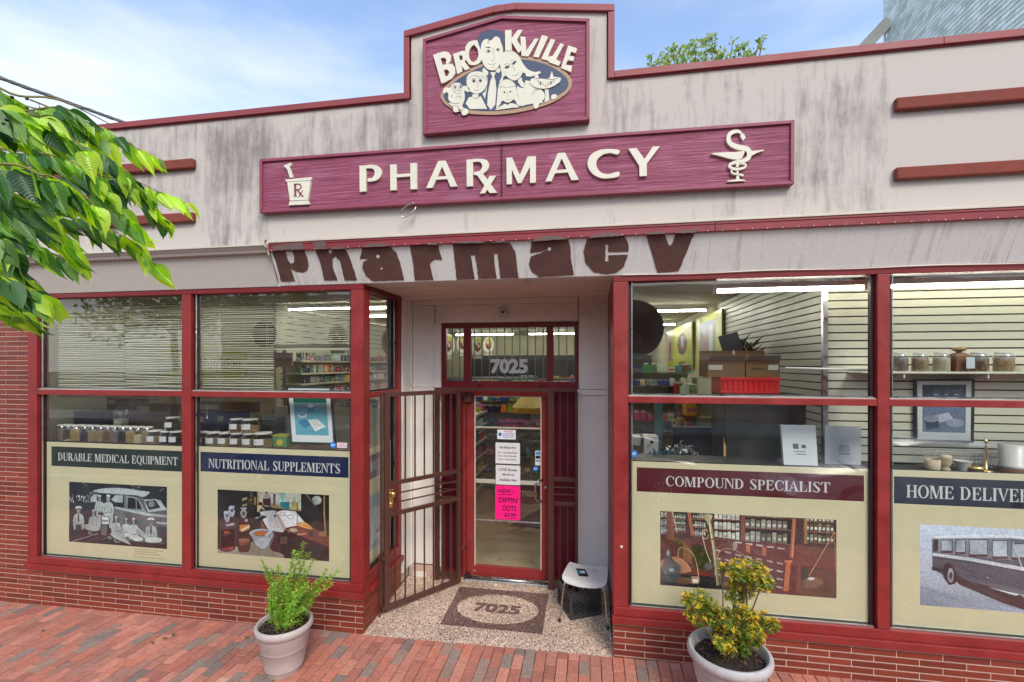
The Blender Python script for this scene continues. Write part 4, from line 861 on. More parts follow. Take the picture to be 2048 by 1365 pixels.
e = gbar('escutcheon', gl-.075, 1.20, gl-.075, 1.40, .05, .046, 'brass')
kc = gp_(gl-.075, 1.355)+gn*.022
m = MB(); m.lathe([(.012, 0), (.012, .02), (.026, .03), (.034, .045), (.030, .06), (.014, .068)], (0, 0, 0), 20); m.xf(Matrix.Translation(kc) @ gn.to_track_quat('Z', 'Y').to_matrix().to_4x4()); m.build('knob', 'brass', gate, auto=.9)
m = MB(); m.lathe([(.024, 0), (.022, .01), (.012, .012)], (0, 0, 0), 20); m.xf(Matrix.Translation(gp_(gl-.075, 1.235)+gn*.022) @ gn.to_track_quat('Z', 'Y').to_matrix().to_4x4()); m.build('cylinder_lock', 'brass', gate, auto=.9)
# cane bolt on the free edge
m = MB(); q = fp+gd*.05; m.tube([(q.x, q.y, .02), (q.x, q.y, .72), (q.x+.03, q.y-.01, .74)], .008, 8); m.tube([(q.x+.02, q.y+.03, .10), (q.x+.02, q.y+.03, .7)], .007, 8); m.build('cane_bolt', 'brown', gate)
for zz in (.12, .66): m = MB(); m.bar((fp.x, fp.y, zz), (q.x+.01, q.y+.01, zz), .05, .03); m.build('bolt_bracket', 'brown', gate)
m = MB(); q = fp+gd*.045+Vector((0, .03, 0)); m.obox((q.x, q.y, 1.275), gd*.012, gn*.01, (0, 0, 1.18)); m.build('edge_strip', 'brown', gate)
for zz in (1.55, .5): m = MB(); m.tube([(-1.57, 1.08, zz), (-1.53, 1.12, zz+.01), (-1.50, 1.2, zz+.05)], .008, 8); m.build('hinge_pin', 'brown', gate)
# ================================================================ upper signs
YS = -.075      # face of the sign boards
def tfp(y, ox, oy, sc): return lambda x, yy: P(ox+x/sc, oy+yy/sc, y)
gs = thing('gable_sign', 'plum carved-wood gable sign reading Brookville above a smiling family with dog and cat', 'sign', (-.82, YS, 5.03))
z2 = tfp(YS, 800, 0, 4.6545); outl = [(-1.628, 5.045), (-.004, 5.045), (-.004, 5.985), (-.835, 6.118), (-1.628, 5.985)]
def inset(pts, d):
    n = len(pts); o = []
    for i in range(n):
        a, b, c = Vector(pts[i-1]), Vector(pts[i]), Vector(pts[(i+1) % n]); e1, e2 = (b-a).normalized(), (c-b).normalized(); n1, n2 = Vector((-e1.y, e1.x)), Vector((-e2.y, e2.x)); bs = (n1+n2).normalized(); o.append(tuple(b+bs*d/bs.dot(n1)))
    return o
def board(outl, rim, par):
    inn = inset(outl, rim); m = MB(); m.prism(inset(outl, rim*.6), YS+.02, -.005); m.build('panel', 'grain', par)
    for i in range(len(outl)):
        j = (i+1) % len(outl); m = MB(); m.prism([outl[i], outl[j], inn[j], inn[i]], YS, -.004); m.build('rim', 'signrim', par, bevel=.004)
board(outl, .032, gs)
YF = YS+.02
def cut(name, tf, pts, y0, y1, mat, par, sm=True, parts=None):
    q = [tf(*p) for p in (smoothpoly(pts) if sm else pts)]; m = MB(); m.prism(q, y0, y1); return m.build(name, mat, par)
tF = lambda y: tfp(y, 800, 0, 4.6545); tA = lambda y: tfp(y, 860, 40, 6.822); tB = lambda y: tfp(y, 990, 60, 7.583)
oval = [(378, 905), (398, 835), (460, 770), (560, 695), (700, 620), (850, 562), (1000, 530), (1130, 525), (1270, 545), (1400, 585), (1500, 640), (1570, 700), (1600, 760), (1590, 820), (1540, 880), (1450, 940), (1330, 990), (1150, 1038), (950, 1066), (800, 1070), (650, 1060), (520, 1030), (425, 975)]
onav = [(408, 905), (425, 848), (480, 788), (580, 715), (710, 645), (860, 590), (1000, 560), (1130, 555), (1260, 572), (1380, 610), (1480, 665), (1545, 720), (1567, 775), (1553, 825), (1500, 870), (1400, 922), (1290, 965), (1100, 1010), (930, 1030), (800, 1035), (650, 1025), (540, 1000), (450, 960)]
y = YF-.012; ov = cut('oval_border', tF(y), oval, y, YF+.002, 'tan', gs); y = YF-.014; cut('oval_field', tF(y), onav, y, YF-.0122, 'navy', ov)
# letters, each a cut-out of its own
ltn = [0]
def lt(tf_, polys, y0=YF-.022, sm=False):
    m = MB(); ltn[0] += 1; y0 -= (ltn[0] % 2)*.0009
    for i, q in enumerate(polys): m.prism([tf_(y0)(*p) for p in q], y0-i*.0002, YF+.002)
    return m.build('letter', 'letter', gs)
lt(tA, [[(42, 480), (125, 450), (225, 840), (155, 870)], [(100, 455), (190, 432), (250, 440), (285, 490), (280, 560), (240, 605), (215, 590), (225, 545), (205, 520), (170, 515), (135, 530), (115, 520)],
        [(150, 625), (240, 600), (300, 600), (340, 650), (345, 730), (300, 800), (190, 860), (180, 790), (240, 765), (265, 720), (250, 685), (215, 675), (165, 700)]])
lt(tA, [[(315, 465), (385, 445), (445, 700), (372, 745)], [(370, 448), (440, 425), (480, 425), (505, 470), (500, 540), (460, 575), (440, 560), (445, 510), (430, 480), (395, 485)],
        [(400, 560), (455, 545), (545, 665), (480, 690), (405, 600)]])
lt(tA, [smoothpoly([(480, 420), (490, 360), (530, 305), (590, 282), (650, 285), (650, 340), (610, 340), (570, 360), (535, 420), (532, 500), (560, 560), (610, 575), (660, 530), (690, 530), (700, 560), (650, 605), (590, 618), (530, 600), (490, 530)]), [(612, 348), (650, 290), (690, 420), (705, 535), (660, 595), (612, 612), (600, 572), (640, 548), (662, 480), (650, 400)]])
lt(tA, [[(1022, 145), (1110, 135), (1115, 420), (1025, 425)]]); lt(tB, [[(250, 130), (350, 0), (420, 0), (330, 150), (420, 290), (355, 350), (250, 180)]])
lt(tB, [[(385, 100), (462, 108), (472, 320), (605, 130), (662, 136), (505, 405), (400, 392)]])
lt(tB, [[(712, 80), (805, 105), (660, 420), (580, 408)]])
lt(tB, [[(845, 140), (912, 152), (800, 405), (880, 400), (905, 430), (860, 470), (830, 475), (700, 440)]])
lt(tB, [[(990, 205), (1045, 222), (925, 450), (1000, 488), (965, 545), (812, 490), (850, 440)]])
lt(tB, [[(1110, 235), (1245, 282), (1225, 350), (1155, 330), (1128, 395), (1202, 405), (1190, 470), (1105, 458), (1070, 530), (1170, 545), (1150, 640), (1000, 580)]])
# figures
def fig(name, tf_, pts, lv, mat='letter', par=None, sm=True):
    y0 = YF-.016-lv*.003; return cut(name, tf_(y0), pts, y0, y0+.0028 if lv > 0 else YF-.0142, mat, par or gs, sm), y0
def det(par, tf_, y0, items, col='navy'):
    pr = Print(y0-.0006, lambda a, b: tf_(y0)(a, b))
    c = S(52, 60, 74)
    for it in items:
        if it[0] == 'l': pr.line(it[1], it[2] if len(it) > 2 else 5, c, True)
        elif it[0] == 'e': pr.ell(*it[1:5], it[5] if len(it) > 5 else c)
        elif it[0] == 'p': pr.poly(it[1], it[2] if len(it) > 2 else c, True)
    pr.build('face_lines', par)
CRM = S(226, 222, 202)
o, y = fig('shirt', tA, [(735, 655), (765, 685), (795, 710), (780, 760), (715, 700)], 0); o, y = fig('shirt', tA, [(890, 690), (950, 655), (960, 700), (930, 725)], 0)
o, y = fig('tie', tA, [(820, 715), (900, 712), (875, 775), (895, 830), (905, 960), (890, 1160), (830, 1230), (780, 1160), (790, 1000), (825, 830), (850, 775)], 0, sm=False)
o, y = fig('shirt', tA, [(780, 905), (750, 1080), (715, 1010), (750, 980)], 0, sm=False)
mh, ym = fig('man_hair', tA, [(645, 300), (660, 230), (700, 180), (760, 150), (830, 140), (900, 137), (960, 150), (1000, 195), (1010, 260), (1010, 350), (998, 440), (960, 420), (700, 430), (685, 445), (655, 380)], 1, 'navy')
o, y = fig('man_face', tA, [(695, 370), (710, 310), (745, 270), (790, 262), (815, 285), (850, 268), (880, 235), (915, 228), (950, 255), (968, 310), (990, 370), (998, 440), (988, 510), (960, 570), (930, 650), (880, 688), (830, 688), (780, 670), (730, 610), (705, 540), (688, 440)], 2)
det(o, tA, y, [('p', [(750, 385), (785, 368), (822, 375), (820, 388), (780, 382)]), ('l', [(750, 435), (775, 415), (810, 412), (835, 430), (800, 448), (765, 445)], 4), ('e', 797, 430, 16, 17), ('l', [(895, 415), (915, 395), (945, 395), (955, 410), (925, 430)], 4), ('e', 925, 410, 15, 16),
              ('l', [(860, 385), (870, 450), (880, 530), (865, 555), (832, 562)], 4), ('l', [(795, 600), (830, 612), (880, 605), (905, 582)], 4), ('l', [(835, 648), (875, 645)], 4), ('l', [(790, 268), (800, 290), (790, 305), (800, 320)], 8)])
o, y = fig('boy_shirt', tA, [(530, 1060), (570, 1050), (600, 1075), (650, 1072), (690, 1040), (720, 1090), (780, 1215), (545, 1218), (485, 1140)], 0, sm=False)
o, y = fig('boy_neck', tA, [(582, 1015), (660, 1012), (662, 1055), (620, 1068), (575, 1060)], 0, sm=False)
o, y = fig('boy_head', tA, [(498, 850), (505, 780), (550, 725), (620, 705), (700, 710), (760, 750), (785, 820), (775, 890), (735, 960), (680, 1000), (620, 1008), (560, 985), (515, 930)], 1)
det(o, tA, y, [('l', [(505, 820), (560, 770), (600, 765), (640, 755), (630, 780), (700, 770), (740, 780), (780, 840)], 4), ('e', 597, 838, 18, 19), ('e', 597, 838, 26, 24, CRM) if False else ('l', [(570, 840), (590, 815), (625, 825), (618, 848), (585, 855)], 4), ('e', 687, 833, 18, 19), ('l', [(660, 835), (680, 815), (712, 825), (700, 848)], 4), ('l', [(650, 850), (655, 900), (640, 925)], 4), ('l', [(600, 950), (635, 968), (672, 948)], 4), ('l', [(570, 808), (625, 800)], 4), ('l', [(655, 800), (712, 802)], 4)])
dg, y = fig('dog', tA, [(180, 990), (185, 945), (220, 922), (270, 925), (300, 880), (350, 860), (410, 865), (445, 905), (490, 900), (530, 930), (542, 975), (510, 985), (470, 965), (475, 1060), (460, 1120), (440, 1180), (475, 1205), (520, 1225), (515, 1280), (460, 1305), (430, 1280), (430, 1240), (385, 1215), (390, 1250), (345, 1262), (315, 1235), (315, 1190), (262, 1150), (262, 1125), (290, 1130), (250, 1085), (250, 1010), (220, 985), (200, 1010)], 1)
det(dg, tA, y, [('e', 340, 920, 13, 18), ('e', 418, 915, 13, 18), ('l', [(300, 935), (300, 905), (335, 885), (360, 900), (355, 940), (325, 950), (300, 935)], 4), ('l', [(385, 930), (385, 900), (420, 885), (440, 910), (425, 945), (395, 945), (385, 930)], 4), ('l', [(320, 975), (370, 962), (430, 975)], 4), ('l', [(320, 980), (350, 1000), (385, 1010), (430, 980)], 4), ('l', [(350, 1075), (385, 1040), (420, 1080)], 4), ('l', [(262, 1125), (330, 1145), (400, 1140)], 6), ('l', [(315, 1175), (380, 1180), (395, 1215)], 4), ('l', [(430, 1240), (470, 1200), (505, 1215)], 4), ('e', 415, 1045, 12, 14, S(170, 168, 160)), ('e', 298, 1040, 12, 14, S(170, 168, 160))])
o, y = fig('woman_body', tB, [(345, 850), (365, 870), (430, 885), (455, 840), (458, 775), (520, 780), (600, 860), (700, 910), (755, 980), (745, 1050), (700, 1080), (620, 1110), (480, 1135), (385, 1150), (350, 1000), (330, 900)], 0)
o, y = fig('woman_neck', tB, [(345, 770), (400, 720), (415, 780), (450, 820), (440, 870), (405, 865), (370, 820)], 0)
o, y = fig('woman_hair', tB, [(75, 520), (80, 430), (110, 360), (180, 315), (250, 318), (330, 360), (380, 430), (430, 520), (500, 600), (600, 640), (660, 630), (695, 640), (670, 670), (610, 690), (540, 710), (470, 700), (430, 650), (150, 700), (120, 760), (60, 800), (100, 720), (100, 650)], 1)
o, y = fig('woman_face', tB, [(130, 530), (150, 480), (190, 410), (260, 410), (340, 440), (385, 500), (420, 580), (415, 660), (370, 730), (310, 768), (260, 762), (190, 720), (150, 660), (130, 600)], 2)
det(o, tB, y, [('p', [(145, 580), (175, 545), (225, 550), (210, 575), (180, 590)]), ('l', [(140, 535), (180, 515), (230, 530)], 5), ('p', [(262, 520), (285, 480), (330, 475), (310, 505), (290, 530)]), ('l', [(240, 470), (290, 455)], 5), ('l', [(250, 500), (270, 560), (300, 600), (285, 625)], 5), ('l', [(260, 685), (310, 695), (345, 660), (350, 640)], 5)])
o, y = fig('girl_hair', tB, [(20, 1180), (35, 1000), (50, 860), (90, 790), (160, 752), (240, 765), (300, 820), (325, 900), (345, 1010), (380, 1150), (330, 1125), (290, 1060), (110, 1080), (85, 1120), (40, 1180)], 1)
o, y = fig('girl_face', tB, [(92, 900), (110, 870), (180, 880), (250, 865), (285, 880), (295, 980), (270, 1060), (220, 1098), (165, 1100), (115, 1060), (95, 990)], 2)
det(o, tB, y, [('l', [(50, 870), (110, 860), (180, 880), (250, 865), (310, 850)], 5), ('e', 145, 950, 10, 17), ('e', 233, 943, 10, 17), ('l', [(105, 955), (125, 935), (165, 945)], 4), ('l', [(210, 940), (240, 925), (268, 935)], 4), ('l', [(190, 930), (192, 990), (202, 1015)], 4), ('l', [(165, 1050), (195, 1065), (225, 1045)], 4)])
o, y = fig('girl_dress', tB, [(0, 1215), (100, 1150), (160, 1120), (190, 1145), (220, 1115), (300, 1125), (365, 1170), (250, 1185), (100, 1205)], 1)
o, y = fig('cat_leg', tB, [(755, 900), (810, 905), (825, 1060), (790, 1090), (750, 1100), (765, 1000)], 0, sm=False)
o, y = fig('cat_paw', tB, [(850, 1040), (860, 990), (910, 975), (940, 1000), (925, 1040), (880, 1055)], 0); o, y = fig('cat_paw', tB, [(580, 1150), (600, 1090), (650, 1070), (720, 1080), (715, 1105), (670, 1120), (650, 1180), (610, 1195)], 1)
o, y = fig('cat_head', tB, [(525, 800), (545, 745), (600, 730), (612, 640), (640, 650), (668, 735), (745, 745), (825, 735), (862, 625), (890, 715), (960, 718), (1005, 735), (985, 790), (900, 850), (830, 880), (750, 895), (660, 890), (580, 860)], 2, sm=False)
det(o, tB, y, [('l', [(600, 745), (700, 735), (770, 745), (870, 755), (960, 730)], 8), ('l', [(640, 770), (690, 790), (740, 825), (690, 835), (640, 770)], 5), ('e', 692, 810, 10, 26), ('l', [(905, 770), (840, 790), (785, 830), (840, 830), (905, 770)], 5), ('e', 848, 803, 10, 26), ('p', [(752, 850), (780, 850), (766, 866)]), ('l', [(560, 980), (610, 920), (700, 880)], 4), ('l', [(600, 890), (660, 885)], 4)])

# pharmacy fascia sign
ps = thing('fascia_sign', 'long plum carved-wood sign reading Pharmacy with mortar and snake-cup emblems', 'sign', (-.84, YS, 4.36))
board([(-3.425, 4.375), (1.738, 4.335), (1.743, 4.888), (-3.428, 4.93)] if False else [(-3.428, 4.368), (1.740, 4.334), (1.743, 4.889), (-3.430, 4.934)], .030, ps)
m = MB(); xs_ = P(1003, 350, YS)[0]; m.box(xs_-.002, xs_+.002, YS-.0008, YS+.021, 4.356, 4.906); m.build('seam', 'black', ps)
t3 = lambda y: tfp(y, 500, 230, 3.657); t4 = lambda y: tfp(y, 1000, 230, 3.303)
def pl(tf_, polys, name='letter', y0=YF-.024, sm=False, par=None):
    m = MB()
    for i, q in enumerate(polys): m.prism([tf_(y0)(*p) for p in (smoothpoly(q) if sm else q)], y0-i*.0003, YF+.002)
    return m.build(name, 'letter', par or ps, bevel=0)
pl(t3, [[(800, 372), (848, 370), (848, 560), (802, 563)], smoothpoly([(848, 370), (900, 366), (940, 378), (962, 410), (955, 450), (925, 478), (880, 488), (862, 486), (862, 466), (895, 460), (912, 430), (905, 400), (880, 390), (848, 392)])])
pl(t3, [[(1024, 364), (1070, 362), (1070, 550), (1026, 553)], [(1172, 355), (1220, 352), (1220, 543), (1174, 545)], [(1068, 436), (1174, 428), (1174, 450), (1068, 458)]])
pl(t3, [[(1376, 338), (1424, 335), (1335, 533), (1288, 536)], [(1388, 337), (1430, 335), (1515, 523), (1466, 526)], [(1340, 455), (1462, 447), (1468, 468), (1332, 476)]])
pl(t3, [[(1583, 328), (1630, 325), (1630, 522), (1585, 524)], smoothpoly([(1626, 325), (1690, 322), (1735, 335), (1748, 370), (1735, 405), (1700, 430), (1660, 440), (1640, 438), (1640, 420), (1680, 410), (1698, 380), (1688, 350), (1660, 342), (1626, 345)]), [(1655, 434), (1700, 425), (1808, 570), (1752, 572)], [(1752, 447), (1800, 445), (1718, 574), (1682, 576)]])
pl(t3, [[(1876, 315), (1922, 313), (1922, 505), (1878, 507)], [(1882, 314), (1925, 312), (1990, 440), (1975, 500), (1965, 500)]]) if False else None
pl(t4, [[(42, 284), (78, 282), (78, 457), (44, 459)], [(44, 284), (80, 282), (140, 420), (130, 450), (118, 452)], [(130, 450), (118, 430), (182, 276), (236, 273), (140, 450)], [(198, 275), (236, 273), (236, 447), (198, 450)]])
pl(t4, [[(382, 253), (424, 250), (340, 438), (300, 441)], [(392, 252), (430, 250), (520, 428), (472, 432)], [(345, 368), (466, 358), (474, 378), (338, 388)]])
pl(t4, [smoothpoly([(790, 235), (775, 262), (730, 252), (680, 262), (640, 300), (640, 345), (670, 382), (720, 392), (765, 378), (788, 378), (785, 405), (730, 418), (670, 418), (615, 392), (582, 345), (582, 300), (605, 260), (660, 232), (730, 226)])])
pl(t4, [[(848, 224), (902, 220), (960, 300), (968, 325), (920, 335)], [(1010, 210), (1056, 208), (972, 320), (940, 315)], [(920, 318), (970, 315), (970, 403), (922, 406)]])
mo = thing('x', '', '') if False else None
e = pl(t3, [[(245, 372), (298, 350), (302, 362), (288, 385), (312, 455), (290, 460), (272, 400)], [(256, 474), (455, 456), (446, 478), (268, 490)], [(272, 494), (444, 482), (424, 622), (292, 628)], [(290, 634), (424, 626), (432, 654), (282, 662)]], 'mortar_emblem')
m = MB(); y0 = YF-.0262; f = t3(y0)
for q in [[(322, 506), (338, 505), (338, 596), (324, 598)], strip(smoothpoly([(330, 508), (360, 508), (374, 525), (362, 545), (335, 550)], 3, False), 9), strip([(346, 550), (388, 600)], 11), strip([(385, 552), (355, 604)], 6), [(318, 505), (345, 504), (345, 508), (318, 509)], [(318, 595), (344, 594), (344, 598), (318, 599)]]: m.prism([f(*p) for p in q], y0-.001, y0)
m.build('rx_mark', 'signrim', e)
sn = [(1612, 160), (1590, 118), (1560, 108), (1520, 125), (1510, 165), (1530, 195), (1580, 215), (1630, 225), (1648, 250), (1640, 285), (1605, 305), (1560, 312), (1525, 325), (1520, 345), (1560, 358), (1610, 350), (1625, 330), (1600, 322), (1565, 326)]
wds = [6, 14, 22, 26, 28, 30, 34, 34, 32, 30, 26, 22, 20, 18, 16, 15, 12, 10, 8]
pl(t4, [strip(smoothpoly([(a, b, w_) for (a, b), w_ in zip(sn, wds)], 4, False) and [(p[0], p[1]) for p in smoothpoly(sn, 4, False)], [smoothpoly([(w_, 0) for w_ in wds], 4, False)[i][0] for i in range(len(smoothpoly(sn, 4, False)))]),
        [(1586, 138), (1612, 125), (1622, 150), (1606, 172)], smoothpoly([(1394, 256), (1480, 248), (1560, 245), (1615, 240), (1605, 270), (1590, 292), (1540, 294), (1480, 280), (1440, 268)]), [(1652, 240), (1744, 231), (1742, 238), (1700, 250), (1660, 272)], [(1560, 296), (1577, 295), (1577, 345), (1560, 346)],
        strip(smoothpoly([(1530, 365), (1535, 385), (1570, 392), (1610, 400)], 3, False), 11), [(1563, 370), (1576, 370), (1576, 384), (1563, 385)], [(1563, 402), (1577, 402), (1582, 425), (1622, 432), (1622, 437), (1500, 443), (1502, 437), (1560, 426)]], 'snake_cup_emblem')
lp = thing('cable_loop', 'small loop of grey wire hanging below the long plum sign', 'cable', (-2.2, -.04, 4.25))
pts = [P(x, y, -.07) for x, y in ((831, 413), (829, 420), (822, 429), (812, 436), (805, 434), (806, 425), (815, 417), (826, 412), (833, 411))]
m = MB(); m.tube(smoothpoly([(x, -.06-.01*i, z) for i, (x, z) in enumerate(pts)], 3, False), .006, 6); m.build('wire', 'chrome', lp, smooth=True)

# ================================================================ posters behind the glass
YPO = .066
GR = S(216, 210, 172)
def poster(label, pxl, pxr, ptl, pbl, band, bcol, txt, txb, head=None):
    """board, header band with white serif capitals; returns the thing"""
    x0, x1 = P(pxl, ptl, YPO)[0], P(pxr, ptl, YPO)[0]; z1 = P(pxl, ptl, YPO)[1]; z0 = P(pxl, pbl, YPO)[1]
    t = thing('window_poster', label, 'poster', ((x0+x1)/2, YPO, z0)); m = MB(); m.box(x0, x1, YPO, YPO+.012, z0, z1, GR); m.build('sheet', 'print', t)
    bx0, bx1, bz0, bz1 = band; m = MB(); m.prism(rect(bx0, bz0, bx1, bz1), YPO-.0006, YPO-.0001, bcol); m.build('header_band', 'print', t)
    serif_text(txt, txb[0], txb[1], txb[2], txb[3], YPO-.0007, t)
    return t
q = lambda x, y: P(x, y, YPO)
def bandof(pl_, pr_, a, b): return (q(pl_, a)[0], q(pr_, a)[0], q(pl_, b)[1], q(pl_, a)[1])
# 1 durable medical equipment
t1 = poster('pale green Durable Medical Equipment poster with a black and white photograph of nurses', 93.5, 365, 884, 1110, bandof(103, 372, 893, 932), S(28, 44, 40), 'DURABLE MEDICAL EQUIPMENT', (q(116, 915)[0], q(356, 925)[0], q(116, 921)[1], q(116, 905.5)[1]))
f1 = tfp(YPO, 130, 950, 8.53); pr = Print(YPO-.0004, f1); D0, D1, M0, M1, L0, L1 = S(30, 34, 44), S(52, 60, 70), S(96, 106, 112), S(134, 146, 150), S(176, 190, 190), S(206, 220, 218)
xa, za = f1(72, 118); xb, _ = f1(1740, 205); _, zb_ = f1(50, 1135); pr.clip = (xa, xb, zb_, za)
pr.poly([(0, 0), (2000, 0), (2000, 1400), (0, 1400)], D0)
rp_ = random.Random(3)
for _ in range(90):
    x = rp_.uniform(60, 1740); y = rp_.uniform(120, 330)+x*.04; r = rp_.uniform(8, 30); pr.ell(x, y, r, r*.7, rp_.choice((D1, D1, M0, D0)), n=7)
for _ in range(60):
    x = rp_.uniform(70, 440); y = rp_.uniform(340, 460); pr.ell(x, y, rp_.uniform(5, 12), rp_.uniform(10, 26), rp_.choice((L0, M1, L1, D1)), n=7)
pr.poly([(400, 470), (420, 330), (520, 290), (1450, 420), (1740, 600), (1740, 1200), (1000, 1100), (820, 600), (560, 480)], M0, True)
pr.poly([(480, 270), (640, 235), (850, 222), (1050, 235), (1250, 265), (1430, 290), (1430, 320), (1340, 380), (1200, 350), (1040, 340), (800, 320), (560, 300)], L0, True)
pr.poly([(410, 460), (420, 370), (490, 310), (640, 320), (760, 330), (1000, 350), (1010, 560), (840, 540), (520, 480)], D0)
pr.poly([(440, 460), (440, 380), (500, 330), (620, 345), (620, 470)], L0); pr.poly([(790, 420), (860, 350), (990, 352), (985, 475), (850, 465)], L0, False)
pr.poly([(1040, 360), (1200, 380), (1310, 480), (1360, 600), (1420, 660), (1020, 600)], M1); pr.poly([(1075, 390), (1160, 395), (1250, 440), (1320, 590), (1070, 570)], D0); pr.line([(1215, 430), (1222, 585)], 12, M1)
pr.poly([(850, 540), (1020, 570), (1420, 655), (1740, 690), (1740, 730), (1410, 700), (1010, 610), (850, 570)], L0)
pr.poly([(1350, 430), (1560, 410), (1740, 580), (1740, 600), (1420, 640)], L0); pr.poly([(1365, 450), (1540, 430), (1640, 560), (1440, 600)], D1); pr.ell(1480, 500, 55, 50, M1); pr.poly([(1560, 420), (1640, 440), (1720, 590), (1640, 580)], L1)
pr.poly([(1010, 640), (1400, 700), (1440, 1100), (1100, 900)], M0); pr.poly([(1560, 800), (1740, 815), (1740, 850), (1560, 830)], L0); pr.poly([(1570, 870), (1740, 900), (1740, 1260), (1620, 1100)], D1)
pr.poly([(60, 860), (340, 850), (620, 900), (800, 1000), (1100, 1130), (1700, 1180), (1740, 1260), (40, 1140)], D0)
def person(x, y, s, hat=True, cap=False, tie=False):
    pr.poly([(x-78*s, y+330*s), (x-90*s, y+190*s), (x-70*s, y+95*s), (x-24*s, y+66*s), (x+26*s, y+66*s), (x+72*s, y+98*s), (x+92*s, y+190*s), (x+80*s, y+330*s)], L0)
    pr.poly([(x-50*s, y+330*s), (x-44*s, y+245*s), (x+46*s, y+250*s), (x+54*s, y+330*s)], D1 if cap else L1)
    for d in (-1, 1): pr.line([(x+52*d*s, y+150*s), (x+60*d*s, y+230*s), (x+30*d*s, y+262*s)], 7*s, M0)
    pr.line([(x+2*s, y+90*s), (x+4*s, y+240*s)], 4*s, M1); pr.line([(x-44*s, y+244*s), (x+46*s, y+248*s)], 9*s, M0)
    if not cap: pr.poly([(x-46*s, y+52*s), (x-50*s, y-4*s), (x-26*s, y-40*s), (x+28*s, y-40*s), (x+50*s, y), (x+46*s, y+54*s), (x, y+66*s)], D0, True)
    pr.poly([(x-14*s, y+46*s), (x+14*s, y+46*s), (x+18*s, y+74*s), (x, y+96*s), (x-18*s, y+74*s)], M1)
    pr.ell(x, y+16*s, 29*s, 40*s, S(150, 158, 156)); pr.poly([(x+6*s, y-18*s), (x+28*s, y), (x+26*s, y+40*s), (x+8*s, y+54*s)], M1, True); pr.ell(x-11*s, y+8*s, 8*s, 5*s, D1, n=6); pr.ell(x+12*s, y+8*s, 8*s, 5*s, D1, n=6); pr.line([(x-12*s, y+36*s), (x+12*s, y+36*s)], 6*s, D1)
    if cap: pr.poly([(x-52*s, y-14*s), (x-50*s, y-38*s), (x-14*s, y-58*s), (x+34*s, y-54*s), (x+56*s, y-30*s), (x+50*s, y-12*s)], L1); pr.poly([(x-42*s, y-14*s), (x+44*s, y-14*s), (x+36*s, y+1*s), (x-36*s, y+1*s)], D0); pr.ell(x, y-30*s, 8*s, 9*s, D1, n=7)
    elif hat: pr.poly([(x-30*s, y-22*s), (x-16*s, y-52*s), (x+34*s, y-36*s), (x+30*s, y-18*s)], L1)
    if tie: pr.poly([(x-8*s, y+72*s), (x+10*s, y+72*s), (x+14*s, y+200*s), (x-12*s, y+200*s)], D0)
person(590, 390, .95); person(740, 390, 1.05); pr.poly([(560, 640), (660, 640), (660, 690), (570, 700)], D0)
pr.poly([(770, 680), (830, 680), (810, 930), (760, 900)], L0); pr.poly([(545, 680), (615, 680), (610, 900), (560, 900)], L0)
pr.rect(622, 700, 762, 850, D1); pr.rect(632, 712, 752, 840, L1)
for k in range(4): pr.rect(640+k*27, 770, 660+k*27, 800, D1)
pr.poly([(625, 850), (725, 850), (710, 1040), (620, 1020)], M0)
person(235, 590, 1.05, cap=True, tie=True); person(490, 640, .95); person(875, 750, .9); person(1045, 780, .85); person(1175, 780, .95, tie=False); person(1470, 790, 1.1, cap=True, tie=True)
pr.poly([(330, 860), (400, 840), (570, 870), (600, 940), (470, 960), (350, 920)], L0, True); pr.poly([(820, 1000), (980, 990), (1020, 1060), (1130, 1190), (1000, 1140), (840, 1070), (770, 1000)], L0, True)
pr.poly([(1240, 900), (1300, 940), (1430, 1060), (1400, 1090), (1250, 1000)], L0, True); pr.poly([(1370, 1080), (1440, 1060), (1640, 1080), (1640, 1140), (1500, 1160), (1390, 1140)], L1, True); pr.poly([(1160, 1080), (1240, 1040), (1340, 1090), (1300, 1130), (1180, 1120)], L1, True)
pr.line([(130, 1135), (360, 1065), (560, 1000)], 14, M1); pr.line([(640, 1100), (760, 1050), (900, 1130)], 10, M0)
for a, b, r in ((770, 1070, 32), (900, 1110, 55), (430, 990, 30)): pr.poly(arc(a, b, r, r*.8, 12, 10, 0, 300), L0)
pr.build('photograph', t1, 'photo')
m = MB()
for i, (s, a) in enumerate((('Vehicle Club, Chevy Chase Rescue Squad', 1), ('Photo courtesy of the Library', .78), ('Courtesy of the Chevy Chase Historical Society', .88))):
    x_, z_ = q(269, 1097+i*4.2+1.5); sans(m, s, x_, q(269+58*a, 1100)[0], z_-.010, z_+.008, YPO-.0006, bold=.01, col=(.12, .11, .08))
x_, z_ = q(267, 1113.5); sans(m, 'See more images online', x_, q(330, 1113)[0], z_-.008, z_+.008, YPO-.0006, bold=.01, col=(.12, .11, .08)); m.build('caption', 'print', t1, norm=False)
# 2 nutritional supplements
t2 = poster('pale green Nutritional Supplements poster showing bottles, an open book and a mortar', 388, 705, 893, 1131, bandof(401, 697, 904, 943), S(18, 34, 74), 'NUTRITIONAL SUPPLEMENTS', (q(417, 930)[0], q(681, 940)[0], q(417, 936)[1], q(417, 918)[1]))
f2 = tfp(YPO, 430, 970, 8.715); pr = Print(YPO-.0004, f2); xa, za = f2(45, 80); xb, _ = f2(1990, 160); _, zb_ = f2(42, 1185); pr.clip = (xa, xb, zb_, za)
DK, BR, BR2, WH, GY = S(22, 18, 20), S(60, 36, 26), S(120, 62, 50), S(206, 206, 210), S(120, 118, 108)
pr.rect(0, 0, 2100, 1500, DK)
pr.poly([(760, 100), (1500, 120), (1500, 440), (1000, 330), (770, 300)], S(186, 186, 170)); pr.poly([(880, 300), (1500, 430), (1500, 460), (1000, 400)], S(150, 130, 90))
